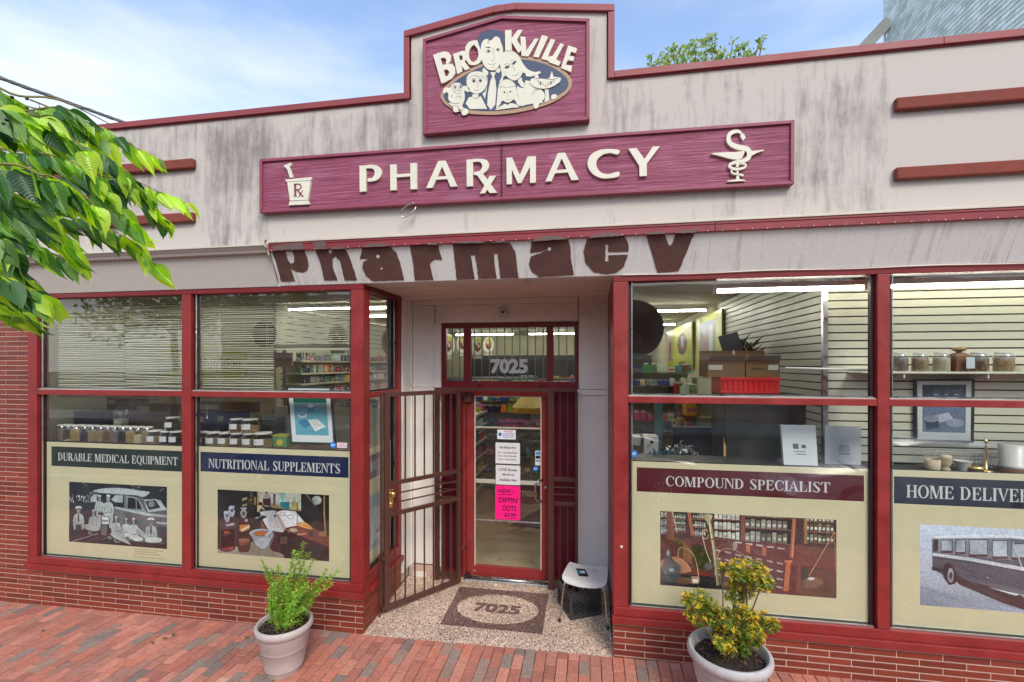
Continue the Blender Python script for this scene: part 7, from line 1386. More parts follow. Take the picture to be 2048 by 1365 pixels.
# framed pictures
def picture(label, corners, y_lo, y_hi, scene_, frame='darkshelf'):
    """corners px: tl, tr, br, bl; the picture leans back from y_lo at its foot to y_hi at its top"""
    tl, tr, br, bl_ = corners; v = [Vector((P(*tl, y_hi)[0], y_hi, P(*tl, y_hi)[1])), Vector((P(*tr, y_hi)[0], y_hi, P(*tr, y_hi)[1])), Vector((P(*br, y_lo)[0], y_lo, P(*br, y_lo)[1])), Vector((P(*bl_, y_lo)[0], y_lo, P(*bl_, y_lo)[1]))]
    t = thing('framed_picture', label, 'picture', tuple((v[2]+v[3])/2)); nrm_ = (v[1]-v[0]).cross(v[3]-v[0]).normalized(); nrm_ = nrm_ if nrm_.y < 0 else -nrm_
    f_ = lambda a, b, d=0: (v[3]*(1-a)+v[2]*a)*(1-b)+(v[0]*(1-a)+v[1]*a)*b+nrm_*d
    m = MB(); m.add([f_(0, 0, 0), f_(1, 0, 0), f_(1, 1, 0), f_(0, 1, 0), f_(0, 0, -.02), f_(1, 0, -.02), f_(1, 1, -.02), f_(0, 1, -.02)], [(0, 1, 2, 3), (7, 6, 5, 4), (0, 4, 5, 1), (1, 5, 6, 2), (2, 6, 7, 3), (3, 7, 4, 0)]); m.build('backing', frame, t)
    for (a, b, c, d) in ((0, 0, 1, .03), (0, .97, 1, 1), (0, .03, .035, .97), (.965, .03, 1, .97)): m = MB(); m.add([f_(x, y, h) for h in (.0005, .010) for x, y in ((a, b), (c, b), (c, d), (a, d))], [(0, 3, 2, 1), (4, 5, 6, 7), (0, 1, 5, 4), (1, 2, 6, 5), (2, 3, 7, 6), (3, 0, 4, 7)]); m.build('frame_bar', frame, t)
    m = MB(); m.add([f_(.035, .03, .001), f_(.965, .03, .001), f_(.965, .97, .001), f_(.035, .97, .001)], [(0, 1, 2, 3)], S(206, 214, 212)); m.build('mount', 'print', t, norm=False)
    m = MB()
    for i, (pts, c) in enumerate(scene_): m.add([f_(.13+.74*a, .15+.76*b, .0014+i*.0002) for a, b in pts], [tuple(range(len(pts)))], c)
    m.build('image', 'photo', t, norm=False); return t
E_ = lambda cx, cy, rx, ry: ellipse(cx, cy, rx, ry, 14)
picture('framed blue beach picture leaning against the glass, dishes and papers on sand', [(573, 773), (663, 774), (671, 890), (582, 887.5)], .13, .30, [(rect(0, 0, 1, 1), S(96, 158, 176)), (rect(0, .72, 1, 1), S(30, 96, 80)), (rect(0, .60, 1, .74), S(110, 150, 156)), (E_(.24, .44, .14, .06), S(196, 206, 206)), (E_(.24, .46, .10, .03), S(110, 140, 150)), (rect(.42, .52, .62, .66), S(70, 130, 150)), (E_(.52, .66, .10, .04), S(186, 200, 204)), ([(.08, .28), (.3, .36), (.5, .24), (.3, .16)], S(60, 120, 150)), ([(.4, .34), (.7, .36), (.92, .2), (.6, .08)], S(206, 212, 206)), ([(.5, .3), (.7, .32), (.8, .22), (.6, .14)], S(190, 200, 200))])
picture('framed grey-blue picture of bowls hanging on the slatted wall under the jars', [(1829, 759), (1948, 758), (1946, 886), (1830, 882)], YW-.035, YW-.03, [(rect(0, 0, 1, 1), S(110, 126, 150)), (rect(0, .55, 1, 1), S(80, 86, 96)), (rect(.25, .6, .42, .9), S(96, 104, 116)), (rect(.48, .6, .62, .9), S(90, 98, 110)), (rect(.7, .6, .9, .9), S(96, 104, 116)), (rect(.28, .78, .36, .80), S(190, 190, 190)), (rect(.52, .78, .58, .80), S(190, 190, 190)), (rect(.75, .78, .83, .80), S(190, 190, 190)), ([(.05, .25), (.35, .3), (.4, .1), (.1, .05)], S(70, 84, 104)), ([(.28, .35), (.6, .42), (.72, .28), (.4, .2)], S(176, 186, 200)), (E_(.2, .28, .18, .07), S(140, 150, 166)), (E_(.75, .2, .2, .09), S(150, 164, 184))])
tb = thing('tub', 'small yellow and green printed tub beside the leaning beach picture', 'tub', (P(559, 880, .3)[0], .3, ZDK)); x0, x1 = P(546, 870, .3)[0], P(573, 870, .3)[0]; m = MB(); m.box(x0, x1, .3, .42, ZDK, ZDK+.115, S(96, 140, 100)); m.build('box', 'print', tb, bevel=.004); m = MB(); m.box(x0-.004, x1+.004, .296, .424, ZDK+.1155, ZDK+.14, S(150, 160, 60)); m.build('lid', 'print', tb, bevel=.004); m = MB(); m.prism(ellipse((x0+x1)/2, ZDK+.055, .04, .035, 12), .2985, .2995, S(200, 180, 60)); m.build('picture_print', 'print', tb)

# ------------------------------------------------------------ right window display
sh = thing('wall_shelf', 'white shelf on the slatted wall carrying six jars', 'shelf', (3.2, .35, 2.6)); zs = P(1900, 744, .30)[1]; xl = P(1722, 744, .30)[0]
m = MB(); m.box(xl, 5.5, .28, YW-.01, zs-.018, zs); m.build('board', 'offwhite', sh, bevel=.003)
for px_ in (1795, 1962): x_ = P(px_, 755, .3)[0]; m = MB(); m.obox((x_+.05, .40, zs-.04), (.006, 0, 0), (0, .11, 0), (0, 0, .018)); m.build('bracket', 'whiteplastic', sh)
lb_ = ['first jar on the white shelf, filled with mauve powder', 'second jar on the white shelf, filled with sandy grains', 'third jar on the white shelf, filled with pale grey grains', '', 'jar on the white shelf with seeds over pinkish grains', 'last full jar on the white shelf, golden seeds over pale grains']
for i, (px_, w_) in enumerate(((1800, 26), (1839.5, 27), (1883, 28), (1918, 0), (1957, 29), (2007, 31))):
    x_ = P(px_, 740, .36)[0]
    if i == 3:
        t = thing('decanter', 'brown square decanter with a cork ball stopper and paper label', 'decanter', (x_, .36, zs)); m = MB(); s_ = .062; m.lathe([(s_*1.2, 0), (s_*1.42, .14), (s_*.8, .165), (s_*.6, .17)], (0, 0, 0), 4); m.xf(Matrix.Translation((x_, .36, zs)) @ Matrix.Rotation(math.pi/4, 4, 'Z')); m.build('body', 'contents_brown', t); m = MB(); m.lathe([(.02, .17), (.02, .18), (.045, .19), (.055, .205), (.04, .22), (.01, .225)], (x_, .36, zs), 14); m.build('stopper', 'contents_tan', t, smooth=True); m = MB(); m.box(x_-.01, x_+.055, .262, .264, zs+.03, zs+.13, S(196, 210, 210)); m.build('paper_label', 'print', t)
    else: jar(x_, .36, w_*.0023, .175, ['contents_mauve', 'contents_tan', 'contents_pale', '', 'contents_brown', 'contents_gold'][i], .72, lb_[i], z=zs, grp='jars on the white wall shelf')
jar(P(2075, 740, .36)[0], .36, .07, .175, 'contents_tan', .7, 'jar on the white shelf at the frame edge', z=zs, grp='jars on the white wall shelf')
rd_ = thing('curtain_rod', 'white horizontal rod crossing in front of the slatted corner', 'rod', (1.9, .2, 2.6)); a_, b_ = P(1571, 736.5, .22), P(1755, 741, .22); m = MB(); m.tube([(a_[0], .22, a_[1]), (b_[0], .22, b_[1])], .011, 8); m.build('rod', 'whiteplastic', rd_, smooth=True)
# dark block standing in for a tree's reflection, crate and cartons on top
cb = thing('cabinet', 'tall dark cabinet with a dark back panel below the red crate', 'cabinet', (1.7, 1.1, FI)); xa, xb = P(1452, 860, .85)[0], P(1632, 860, .85)[0]; ztop = P(1500, 793, .85)[1]
for nm_, b in (('side_panel', (xa, xa+.02, .85, 1.45, FI, ztop)), ('side_panel', (xb-.02, xb, .85, 1.45, FI, ztop)), ('front_panel', (xa+.021, xb-.021, .86, .88, FI, ztop-.021)), ('top_panel', (xa+.0, xb, .85, 1.45, ztop+.001, ztop+.02))): m = MB(); m.box(*b); m.build(nm_, 'darkshelf', cb, bevel=.002)
rc = thing('red_crate', 'bright red ribbed plastic crate under two brown cartons', 'crate', (1.4, 1, ztop)); ra, rb = P(1442, 775, .90)[0], P(1559, 775, .90)[0]; z0_, z1_ = ztop+.022, P(1500, 756, .90)[1]; MAT['redplastic'] = simple('red_crate_plastic', S(206, 34, 34), .4, var=.08)
m = MB(); m.box(ra, rb, .90, .915, z0_, z1_); m.box(ra, rb, 1.29, 1.305, z0_, z1_); m.box(ra, ra+.015, .915, 1.29, z0_, z1_); m.box(rb-.015, rb, .915, 1.29, z0_, z1_); m.build('walls', 'redplastic', rc)
m = MB(); m.box(ra-.01, rb+.01, .888, .8995, z1_-.03, z1_+.004); m.box(ra-.006, rb+.006, .892, .8995, z0_+.01, z0_+.022); m.build('rim', 'redplastic', rc, bevel=.002); m = MB(); k = ra+.02
while k < rb: m.box(k, k+.012, .890, .8995, z0_+.023, z1_-.031); k += .052
m.build('rib', 'redplastic', rc)
def carton(label, p0, p1, pt, pb, y0, dpth, lab, word=None):
    x0, x1 = P(p0, 740, y0)[0], P(p1, 740, y0)[0]; z1, z0 = P((p0+p1)/2, pt, y0)[1], P((p0+p1)/2, pb, y0)[1]; t = thing('cardboard_box', label, 'carton', ((x0+x1)/2, y0, z0), 'brown cartons in the shop window'); m = MB(); m.box(x0, x1, y0, y0+dpth, z0, z1); m.build('body', 'cardboard', t, bevel=.004)
    m = MB(); m.add([(x0, y0+.002, z1), (x1, y0+.002, z1), (x1-.02, y0-.09, z1-.015+.07), (x0+.02, y0-.09, z1-.015+.07)], [(0, 1, 2, 3)]); m.add([(x0, y0+dpth, z1), (x1, y0+dpth, z1), (x1-.01, y0+dpth+.02, z1+.12), (x0+.01, y0+dpth+.02, z1+.12)], [(0, 1, 2, 3)]); m.build('open_flap', 'cardboard', t, norm=False)
    m = MB(); w_ = x1-x0; m.box(x0+w_*lab[0], x0+w_*lab[1], y0-.002, y0-.001, z0+(z1-z0)*.45, z0+(z1-z0)*.75, S(206, 206, 196)); m.build('shipping_label', 'print', t)
    if word: m = MB(); sans(m, word, x0+w_*.15, x0+w_*.5, z0+(z1-z0)*.45, z0+(z1-z0)*.58, y0-.001, bold=.03, col=(.03, .02, .02)); m.build('lettering', 'print', t, norm=False)
carton('brown carton with a white shipping label, first of the two above the red crate', 1415, 1490, 722, 755, .95, .4, (.03, .40)); carton('brown carton marked Abbott with its flap raised, beside the slatted wall', 1492, 1560, 722, 755, .94, .4, (.66, .95), 'Abbott')
pm = thing('artificial_plant', 'dark green palm-like plant behind the brown cartons', 'plant', (1.5, 1.5, 2.6)); m = MB(); R3 = random.Random(4)
for k in range(70): a = R3.uniform(0, 6.28); p = W(1484+R3.uniform(-16, 26), 708+R3.uniform(-14, 14), 5.9); d = Vector((math.cos(a), math.sin(a)*.6, R3.uniform(.4, 1.4))); blade(m, p, d, Vector((0, 0, 1)), R3.uniform(.14, .30), .035, S(40, 70, 44, .8))
m.tube([tuple(W(1485, 755, 5.9)), tuple(W(1485, 712, 5.9))], .01, 6, col=S(40, 50, 30)); m.build('foliage', 'smallleaf', pm, norm=False)
bk_ = thing('tilted_book', 'dark glossy magazine tilted on top of the cartons', 'magazine', tuple(W(1458, 680, 5.6))); c_ = W(1460, 685, 5.6); m = MB(); m.obox(c_, (.11, 0, .03), (0, .006, 0), (-.03, 0, .10), S(40, 60, 70)); m.build('cover', 'print', bk_)
# yellow-green framed posters along the side wall
for i, (pa, pb_, w_, sc_) in enumerate(((1396, 1447, 'near', 0), (1351, 1386, 'middle', 1), (1336, 1350, 'far', 2))):
    X_ = xc-.05; ya, yb_ = PX(pb_, X_), PX(pa, X_); t = thing('wall_poster', 'lime green framed poster on the shop side wall, %s' % ('biggest, with figures on blue', 'middle one with the family oval', 'narrow far one with a pink panel')[i], 'poster', (X_, ya, 2.7), 'lime posters on the side wall'); z0_, z1_ = 2.68, 3.70
    m = MB(); m.box(X_-.03, X_, ya, yb_, z0_, z1_, S(186, 196, 44)); m.build('panel', 'print', t); m = MB(); L_ = yb_-ya; H_ = z1_-z0_
    def qd(a, b, c, d, col, k): m.add([(X_-.031-k*.001, ya+L_*a, z0_+H_*b), (X_-.031-k*.001, ya+L_*c, z0_+H_*b), (X_-.031-k*.001, ya+L_*c, z0_+H_*d), (X_-.031-k*.001, ya+L_*a, z0_+H_*d)], [(0, 1, 2, 3)], col)
    if sc_ == 0: qd(.2, .15, .85, .88, S(104, 128, 160), 0); qd(.58, .2, .72, .62, S(176, 90, 60), 1); qd(.3, .3, .44, .8, S(206, 190, 160), 2); qd(.6, .62, .68, .7, S(206, 160, 130), 3)
    elif sc_ == 1:
        m.add([(X_-.0311, ya+L_*(.5+.28*math.cos(a)), z0_+H_*(.56+.26*math.sin(a))) for a in (6.283*k/16 for k in range(16))], [tuple(range(16))], S(70, 46, 44)); qd(.42, .5, .56, .74, S(206, 180, 160), 2); qd(.3, .42, .7, .5, S(150, 60, 50), 3); qd(.3, .1, .7, .15, S(110, 90, 50), 1)
    else: qd(.2, .15, .8, .85, S(196, 150, 150), 0); qd(.4, .2, .6, .7, S(110, 60, 56), 1)
    m.build('artwork', 'print', t, norm=False)
# white carton sheets, wooden stick, back shelves clutter
wc = thing('white_carton', 'flat white carton with a shipping label leaning in the window', 'carton', (2, .3, ZDK)); v = [P(1562, 851, .34), P(1631, 852, .34), P(1636, 932, .24), P(1568, 930, .24)]
m = MB(); m.add([(v[0][0], .34, v[0][1]), (v[1][0], .34, v[1][1]), (v[2][0], .24, v[2][1]), (v[3][0], .24, v[3][1]), (v[0][0], .38, v[0][1]), (v[1][0], .38, v[1][1]), (v[2][0], .28, v[2][1]), (v[3][0], .28, v[3][1])], [(0, 1, 2, 3), (7, 6, 5, 4), (0, 4, 5, 1), (1, 5, 6, 2), (2, 6, 7, 3), (3, 7, 4, 0)], S(190, 198, 200)); m.build('body', 'print', wc); m = MB()
for (a, b, c, d) in ((1586, 888, 1597, 898), (1603, 890, 1612, 897), (1586, 902, 1610, 904), (1590, 907, 1611, 909)):
    q1, q2 = P(a, b, .285), P(c, d, .285); yy = lambda z: .24+(z-v[2][1])/(v[1][1]-v[2][1])*.10-.002; m.add([(q1[0], yy(q2[1]), q2[1]), (q2[0], yy(q2[1]), q2[1]), (q2[0], yy(q1[1]), q1[1]), (q1[0], yy(q1[1]), q1[1])], [(0, 1, 2, 3)], S(70, 74, 80))
m.build('label_print', 'print', wc, norm=False)
w2 = thing('white_carton', 'thin white sheet board standing before the slatted wall, behind the mullion', 'carton', (2.2, .4, ZDK)); a_, b_ = P(1650, 852, .40), P(1722, 930, .40); m = MB(); m.box(a_[0], b_[0], .40, .415, ZDK, a_[1], S(200, 206, 208)); m.build('board', 'print', w2); m = MB(); q1, q2 = P(1678, 890, .398), P(1700, 905, .398); m.box(q1[0], q2[0], .398, .399, q2[1], q1[1], S(170, 172, 172)); m.box(q1[0], q2[0], .3965, .3975, q2[1]-.02, q2[1]-.012, S(120, 60, 60)); m.build('label_print', 'print', w2)
sk = thing('wooden_stick', 'pale wooden batten standing upright in the window', 'batten', tuple(W(1450, 925, 4.8))); m = MB(); m.bar(W(1449.5, 926, 4.85), W(1449, 874, 5.0), .022, .012, up=(0, 1, 0)); m.build('batten', 'contents_gold', sk)
# store-room boxes and a low dark counter behind the jars
for lab_, (a, b, c, d), y_, col_ in (('tall brown carton behind the jars of the pier-side pane', (214, 262, 792, 842), 2.0, S(110, 84, 56)), ('wide dull tan carton behind the stacked jar by the middle post', (268, 362, 806, 850), 2.1, S(130, 112, 88)), ('dark blue carton behind the first squat jars after the post', (392, 431, 826, 872), 1.6, S(34, 48, 84)), ('dark blue carton next to its twin, behind the stacked squat jars', (432, 470, 824, 872), 1.62, S(28, 42, 76)), ('black open bin behind the row of tall jars', (118, 210, 822, 872), 1.8, S(40, 38, 36)), ('dull green carton behind the blue ones', (474, 545, 838, 872), 1.9, S(86, 92, 76)), ('brown carton lying under the lowered blind cord', (396, 520, 803, 823), 2.5, S(112, 96, 76))):
    x0, x1 = P(a, 800, y_)[0], P(b, 800, y_)[0]; z1, z0 = P(a, c, y_)[1], P(a, d, y_)[1]; t = thing('storage_box', lab_, 'box', ((x0+x1)/2, y_, z0)); m = MB(); m.box(x0, x1, y_, y_+.3, FI if 'bin' in lab_ or 'lying' not in lab_ else z0, z1, col_); m.build('body', 'photo', t, bevel=.004); m = MB(); m.box(x0+.03, x0+.03+(x1-x0)*.3, y_-.002, y_-.001, z1-.14, z1-.06, S(180, 178, 168)); m.build('paper_label', 'print', t)
# counter area behind the Compound Specialist window
shelf_unit('counter_shelves', 'cluttered counter shelves with boxes behind the tall red column', (2.0, 5.2), 1.9, math.pi, [1.3, 1.65, 2.0, 2.35, 2.62], -.5, FI, 'the counter shelves', indiv=(True,), hgt=.17, wd_=(.05, .14), kinds=('carton', 'tub', 'bag', 'bottle'), top=2.65, palette=[GC[3], GC[3], GC[1], GC[10], GC[0], GC[8], GC[7], GC[11], GC[5]])
shelf_unit('counter_shelves', 'side counter shelves under the lime posters', (xc-.45, 3.7), 5.2, math.pi/2, [1.2, 1.55, 1.9, 2.2], -.3, FI, 'shelves under lime posters', indiv=(False, True), hgt=.24, wd_=(.1, .2), kinds=('carton', 'tub'), top=2.5, palette=[GC[3], GC[3], GC[1], GC[4], GC[0], GC[11], GC[5]])
def clutter(nm_, label, cat, c, size, col, mat='print'):
    t = thing(nm_, label, cat, (c.x, c.y, c.z-size[2])); m = MB(); m.obox(c, (size[0], 0, 0), (0, size[1], 0), (0, 0, size[2]), col); m.build('body', mat, t, bevel=.006); return t, m
t, _ = clutter('office_machine', 'grey office machine with a round dial near the column', 'machine', W(1300, 893, 5.3), (.08, .1, .13), S(150, 150, 152)); c_ = W(1303, 884, 5.17); m = MB(); m.prism(ellipse(c_.x, c_.z, .018, .02, 12), c_.y-.03, c_.y-.02, S(30, 30, 34)); m.build('dial', 'print', t)
clutter('office_machine', 'pale telephone-like machine beside the alarm sticker', 'machine', W(1268, 880, 5.4), (.07, .1, .05), S(130, 132, 130)); clutter('teal_post', 'teal painted post behind the lower pane by the column', 'post', W(1317, 860, 6.2), (.05, .05, .42), S(90, 134, 132)); clutter('dark_monitor', 'black flat monitor behind the lower pane', 'monitor', W(1390, 885, 6.0), (.28, .04, .2), S(16, 16, 18)); clutter('grey_board', 'pale grey board edge above the dark cabinet', 'board', W(1442, 845, 5.6), (.09, .02, .18), S(150, 156, 150))
m = MB(); R4 = random.Random(9); t = thing('tinsel_heap', 'crumpled blue foil heap on the deck near the alarm sticker', 'foil')
for _ in range(120): p = W(1323+R4.gauss(0, 11), 912+R4.gauss(0, 4.5), 4.9+R4.uniform(-.08, .08)); d = Vector((R4.uniform(-1, 1), R4.uniform(-1, 1), R4.uniform(-1, 1))); blade(m, p, d, Vector((.3, .2, 1)), .06, .035, R4.choice((S(30, 110, 160), S(60, 150, 190), S(20, 70, 110))))
m.build('foil', 'print', t, norm=False); t.location = W(1323, 915, 4.9); [setattr(c, 'matrix_parent_inverse', Matrix.Translation(t.location).inverted()) for c in t.children]
m = MB(); t = thing('cellophane_heap', 'clear crumpled cellophane gift wrap next to the blue foil', 'wrapping', tuple(W(1363, 915, 5)))
for _ in range(120): p = W(1363+R4.gauss(0, 12), 905+R4.gauss(0, 8), 5+R4.uniform(-.1, .1)); d = Vector((R4.uniform(-1, 1), R4.uniform(-1, 1), R4.uniform(-1, 1))); blade(m, p, d, Vector((.3, .2, 1)), .07, .04, R4.choice((S(150, 156, 156), S(90, 96, 96), S(190, 196, 200))))
m.build('film', 'print', t, norm=False)
# mortar display: wire basket, candle, mortars, spoon, stacked cups
wb = thing('wire_basket', 'long white wire basket lying on the deck below the framed bowls', 'basket', (3, .42, ZDK)); xa, xb = P(1838, 905, .42)[0], P(2010, 905, .42)[0]; z0_, z1_ = ZDK+.01, ZDK+.15; m = MB(); k = xa
while k < xb: m.tube([(k, .36, z1_), (k, .37, z0_), (k, .49, z0_), (k, .49, z1_)], .0018, 4); k += .03
for z_ in (z0_+.02, z0_+.06, z1_-.04, z1_): m.tube([(xa, .36, z_), (xb, .36, z_)], .002 if z_ < z1_ else .0035, 4); m.tube([(xa, .49, z_), (xb, .49, z_)], .002, 4)
m.build('wires', 'whiteplastic', wb)
def lathe_thing(nm_, label, cat, px_, y, prof, mat, part='body', z=ZDK, n=20):
    x_ = P(px_, 910, y)[0]; t = thing(nm_, label, cat, (x_, y, z)); m = MB(); m.lathe(prof, (x_, y, z), n); m.build(part, mat, t, smooth=True); return t, x_
lathe_thing('square_mug', 'cream mug with a small floral print on the deck', 'mug', 1865, .26, [(.05, 0), (.055, .02), (.055, .1), (.05, .1), (.048, .02), (.0, .02)], 'contents_pale')
lathe_thing('pepper_mill', 'short cream turned candle holder with a dark waist', 'holder', 1891, .24, [(.03, 0), (.035, .02), (.022, .04), (.03, .05), (.04, .07), (.038, .10), (.044, .11), (.04, .14), (.0, .145)], 'contents_pale')
lathe_thing('mortar', 'white mortar cup marked Rx on the deck', 'mortar', 1925, .28, [(.03, 0), (.034, .01), (.05, .05), (.062, .085), (.066, .09), (.058, .088), (.04, .04), (.0, .03)], 'whiteplastic')
lathe_thing('copper_bowl', 'tipped copper coloured bowl beside the mortar cup', 'bowl', 1950, .25, [(.02, 0), (.05, .015), (.065, .05), (.06, .05), (.04, .015), (.0, .01)], 'brass')
lathe_thing('brass_pestle', 'tall thin pestle standing in a small brass base', 'pestle', 1972, .27, [(.05, 0), (.045, .012), (.01, .02), (.008, .12), (.007, .24), (.013, .26), (.01, .285), (.0, .29)], 'brass')
t, x_ = lathe_thing('cup_stack', 'stack of white ribbed cups on a dark round stand', 'cups', 2026, .30, [(.09, .03), (.095, .07), (.088, .072), (.095, .11), (.088, .112), (.095, .15), (.088, .152), (.097, .19), (.088, .192), (.1, .235), (.09, .24), (.0, .24)], 'whiteplastic'); m = MB(); m.lathe([(.11, 0), (.11, .02), (.09, .03), (.0, .03)], (x_, .3, ZDK), 20); m.build('stand', 'wood', t)
tag(mass.build('shelf_goods', 'print'), kind='stuff')
# ================================================================ neighbouring building with mint shingles
nb = thing('shingled_building', 'taller neighbouring building clad in mint green slate shingles behind the parapet', 'building', (6, 6, 0))
# its wall runs back obliquely; far edge seen at x = 1773 px
e0 = W(1773, 60, 15.5); e1 = W(2230, 60, 8.6); d2 = Vector((e1.x-e0.x, e1.y-e0.y, 0)); wl_ = d2.length; d2.normalize(); n2 = Vector((d2.y, -d2.x, 0)); n2 = n2 if n2.dot(Vector((0, -CAM_D, 0))-Vector((e0.x, e0.y, 0))) > 0 else -n2
m = MB(); m.obox(Vector((e0.x, e0.y, 0))+d2*(wl_/2+.14)-n2*2.05+Vector((0, 0, 9)), d2*(wl_/2-.14), n2*2, (0, 0, 9.6)); m.build('wall_core', 'mintdark' if 'mintdark' in MAT else 'concrete', nb)
MAT['shingle'] = simple('weathered_mint_shingle', None, .7, src='obj', var=.06, vscale=6)
sm_ = MB(); sm_.add([(0, 0, 0), (.243, 0, 0), (.243, .014, .135), (0, .014, .135), (0, -.008, -.0), (.243, -.008, 0)], [(4, 5, 2, 3), (0, 1, 5, 4), (4, 3, 0), (1, 2, 5)]); sme = sm_.mesh('shingle', 'shingle')
cand = []; R5 = random.Random(31)
for r_ in range(48):
    z = 9.5+r_*.125; k = 0; s = -(r_ % 2)*.125
    while s < wl_:
        p = Vector((e0.x, e0.y, z))+d2*(wl_-s-.12); px, py = pix(p.x, p.y, p.z+.1)
        if s+.25 < wl_+.1 and s > -.01: cand.append((not (1700 < px < 2080 and -30 < py < 130), p.length, s, z))
        s += .25
cand.sort(key=lambda c: c[:2]); cnt = 0; rest = MB(); Rm = Matrix(((-d2.x, -n2.x, 0), (-d2.y, -n2.y, 0), (0, 0, 1))).to_4x4()
for inv, _, s, z in cand:
    p = Vector((e0.x, e0.y, z))+d2*(wl_-s)+n2*.004; g = R5.uniform(.88, 1.08); c = S(min(255, 232*g), min(255, 248*g), min(255, 242*g), .98) if R5.random() > .08 else S(200, 226, 220, .95)
    if not inv and cnt < 297: o = link('shingle', sme, nb, c); o.matrix_basis = Matrix.Translation(Vector(p)+Vector((0, 0, 0))) @ Rm; o.matrix_parent_inverse = Matrix.Translation(nb.location).inverted(); cnt += 1
    else: q_ = [tuple(Vector(p)+Rm.to_3x3() @ Vector(v)) for v in sm_.v]; rest.add(q_, sm_.f, c)
MAT['shingleattr'] = simple('weathered_mint_shingle_joined', None, .7, src='attr', var=.12, vscale=6); tag(rest.build('shingle_field', 'shingleattr', nb), kind='stuff')
m = MB(); m.bar((e0.x, e0.y, 0)+Vector((0, 0, 0)) if False else (e0.x+n2.x*.05, e0.y+n2.y*.05, 0), (e0.x+n2.x*.05, e0.y+n2.y*.05, 18.4), .05, .06, up=(0, 1, 0)); m.build('corner_trim', 'white', nb)
a_ = W(1733, 92, 15.0); b_ = W(1776, 44, 15.4); m = MB(); m.bar(a_-Vector((.9, 0, .95)), b_, .35, .18, up=(0, 1, 0)); m.build('sloping_fascia', 'cream', nb)

# ================================================================ trees beyond and in front
def leafcloud(m, c, r, n, size, cols, R_, flat=.8):
    for _ in range(n):
        u = Vector((R_.gauss(0, .5), R_.gauss(0, .5), R_.gauss(0, .5)))
        if u.length > 1.1: continue
        p = Vector(c)+Vector((u.x*r, u.y*r, u.z*r*flat)); a = Vector((R_.uniform(-1, 1), R_.uniform(-1, 1), R_.uniform(-.6, .6))).normalized(); b = a.orthogonal().normalized(); b = Matrix.Rotation(R_.uniform(0, 6.28), 3, a) @ b; s = size*R_.uniform(.6, 1.3)
        m.add([p-a*s, p+b*s*.45, p+a*s, p-b*s*.45], [(0, 1, 2, 3)], R_.choice(cols))
def tree(name, label, base, h, clumps, leaf, cols, seed, trunk_r=.16, dens=160, group=None):
    R_ = random.Random(seed); t = thing(name, label, 'tree', base, group); tr, cr_ = MB(), MB(); B = Vector(base); top = B+Vector((0, 0, h*.55)); tr.tube([tuple(B-Vector((0, 0, .1))), tuple(B+Vector((.03, .02, h*.28))), tuple(top)], [trunk_r, trunk_r*.75, trunk_r*.5], 10)
    for (c, r) in clumps: c = Vector(c); mid = top.lerp(c, .5)+Vector((0, 0, -.15)); tr.tube([tuple(top-Vector((0, 0, R_.uniform(0, h*.15)))), tuple(mid), tuple(c)], [trunk_r*.3, trunk_r*.18, trunk_r*.06], 6); leafcloud(cr_, c, r, int(dens*r*r/leaf/3), leaf, cols, R_)
    tr.build('trunk', 'bark', t); cr_.build('crown', 'smallleaf', t, norm=False); return t
GL = [S(150, 178, 90, .95), S(130, 162, 76, .9), S(170, 190, 110, .95), S(172, 170, 120, .9), S(120, 148, 76, .85)]
cl_ = []
for (px_, py_, r_) in ((1310, 130, 14), (1300, 112, 8), (1335, 112, 18), (1345, 98, 10), (1365, 108, 20), (1390, 95, 20), (1412, 82, 14), (1425, 74, 10), (1425, 100, 14), (1400, 122, 22), (1440, 115, 20), (1465, 84, 9), (1478, 100, 14), (1490, 90, 10), (1500, 112, 14), (1518, 82, 7), (1528, 78, 7), (1522, 96, 8), (1510, 120, 10), (1535, 112, 8), (1360, 130, 20), (1330, 135, 16), (1460, 128, 18)):
    dd = 20+rnd.uniform(-1, 1); c = W(px_, py_, dd); cl_.append((tuple(c), r_*dd/FPX))
tb_ = W(1410, 600, 20); tree('shade_tree', 'thin light green tree top showing above the parapet', (tb_.x, tb_.y, -.2), 13, cl_, .11, GL, 5, .2, 200)
# across the street: trees, a building, parked cars (seen mirrored in the glass)
DG = [S(70, 100, 40, .7), S(50, 80, 32, .6), S(96, 124, 48, .7), S(120, 140, 60, .7)]
for i, (x_, y_, h_) in enumerate(((-11, -9.2, 9.5), (-17, -12, 10), (-3.2, -16.6, 9), (10.5, -17, 9))):
    R_ = random.Random(40+i); tree('street_tree', 'leafy street tree across the road, %s' % ('beside the kerb far down the street', 'opposite the entry', 'opposite the wide window', 'farthest up the street')[i], (x_, y_, -.1), h_, [((x_+R_.uniform(-2, 2), y_+R_.uniform(-1.6, 1.6), h_*.45+R_.uniform(0, h_*.45)), R_.uniform(.9, 1.6)) for _ in range(10)], .17, DG, 60+i, .18, 60, 'trees across the street')
ob = thing('brick_shop_building', 'two-storey brick building with pale trim across the street', 'building', (0, -20, 0)); m = MB(); m.box(-22, 22, -26, -20, -.2, 6.4); m.build('wall', 'terracotta', ob)
m = MB(); m.box(-22.1, 22.1, -20.15, -19.97, 6.4, 6.8); m.box(-22.1, 22.1, -20.1, -19.98, 3.0, 3.3); m.build('cornice', 'cream', ob)
for k in range(11): x_ = -20+k*4; m = MB(); m.box(x_-1.3, x_+1.3, -19.995, -19.96, .5, 2.6); m.build('shopfront_window', 'darkshelf', ob); m = MB(); m.box(x_-.6, x_+.6, -19.995, -19.96, 3.9, 5.6); m.build('upper_window', 'darkshelf', ob)
MAT['carglass'] = simple('dark_car_glass', (.01, .012, .014), .05, spec=.8)
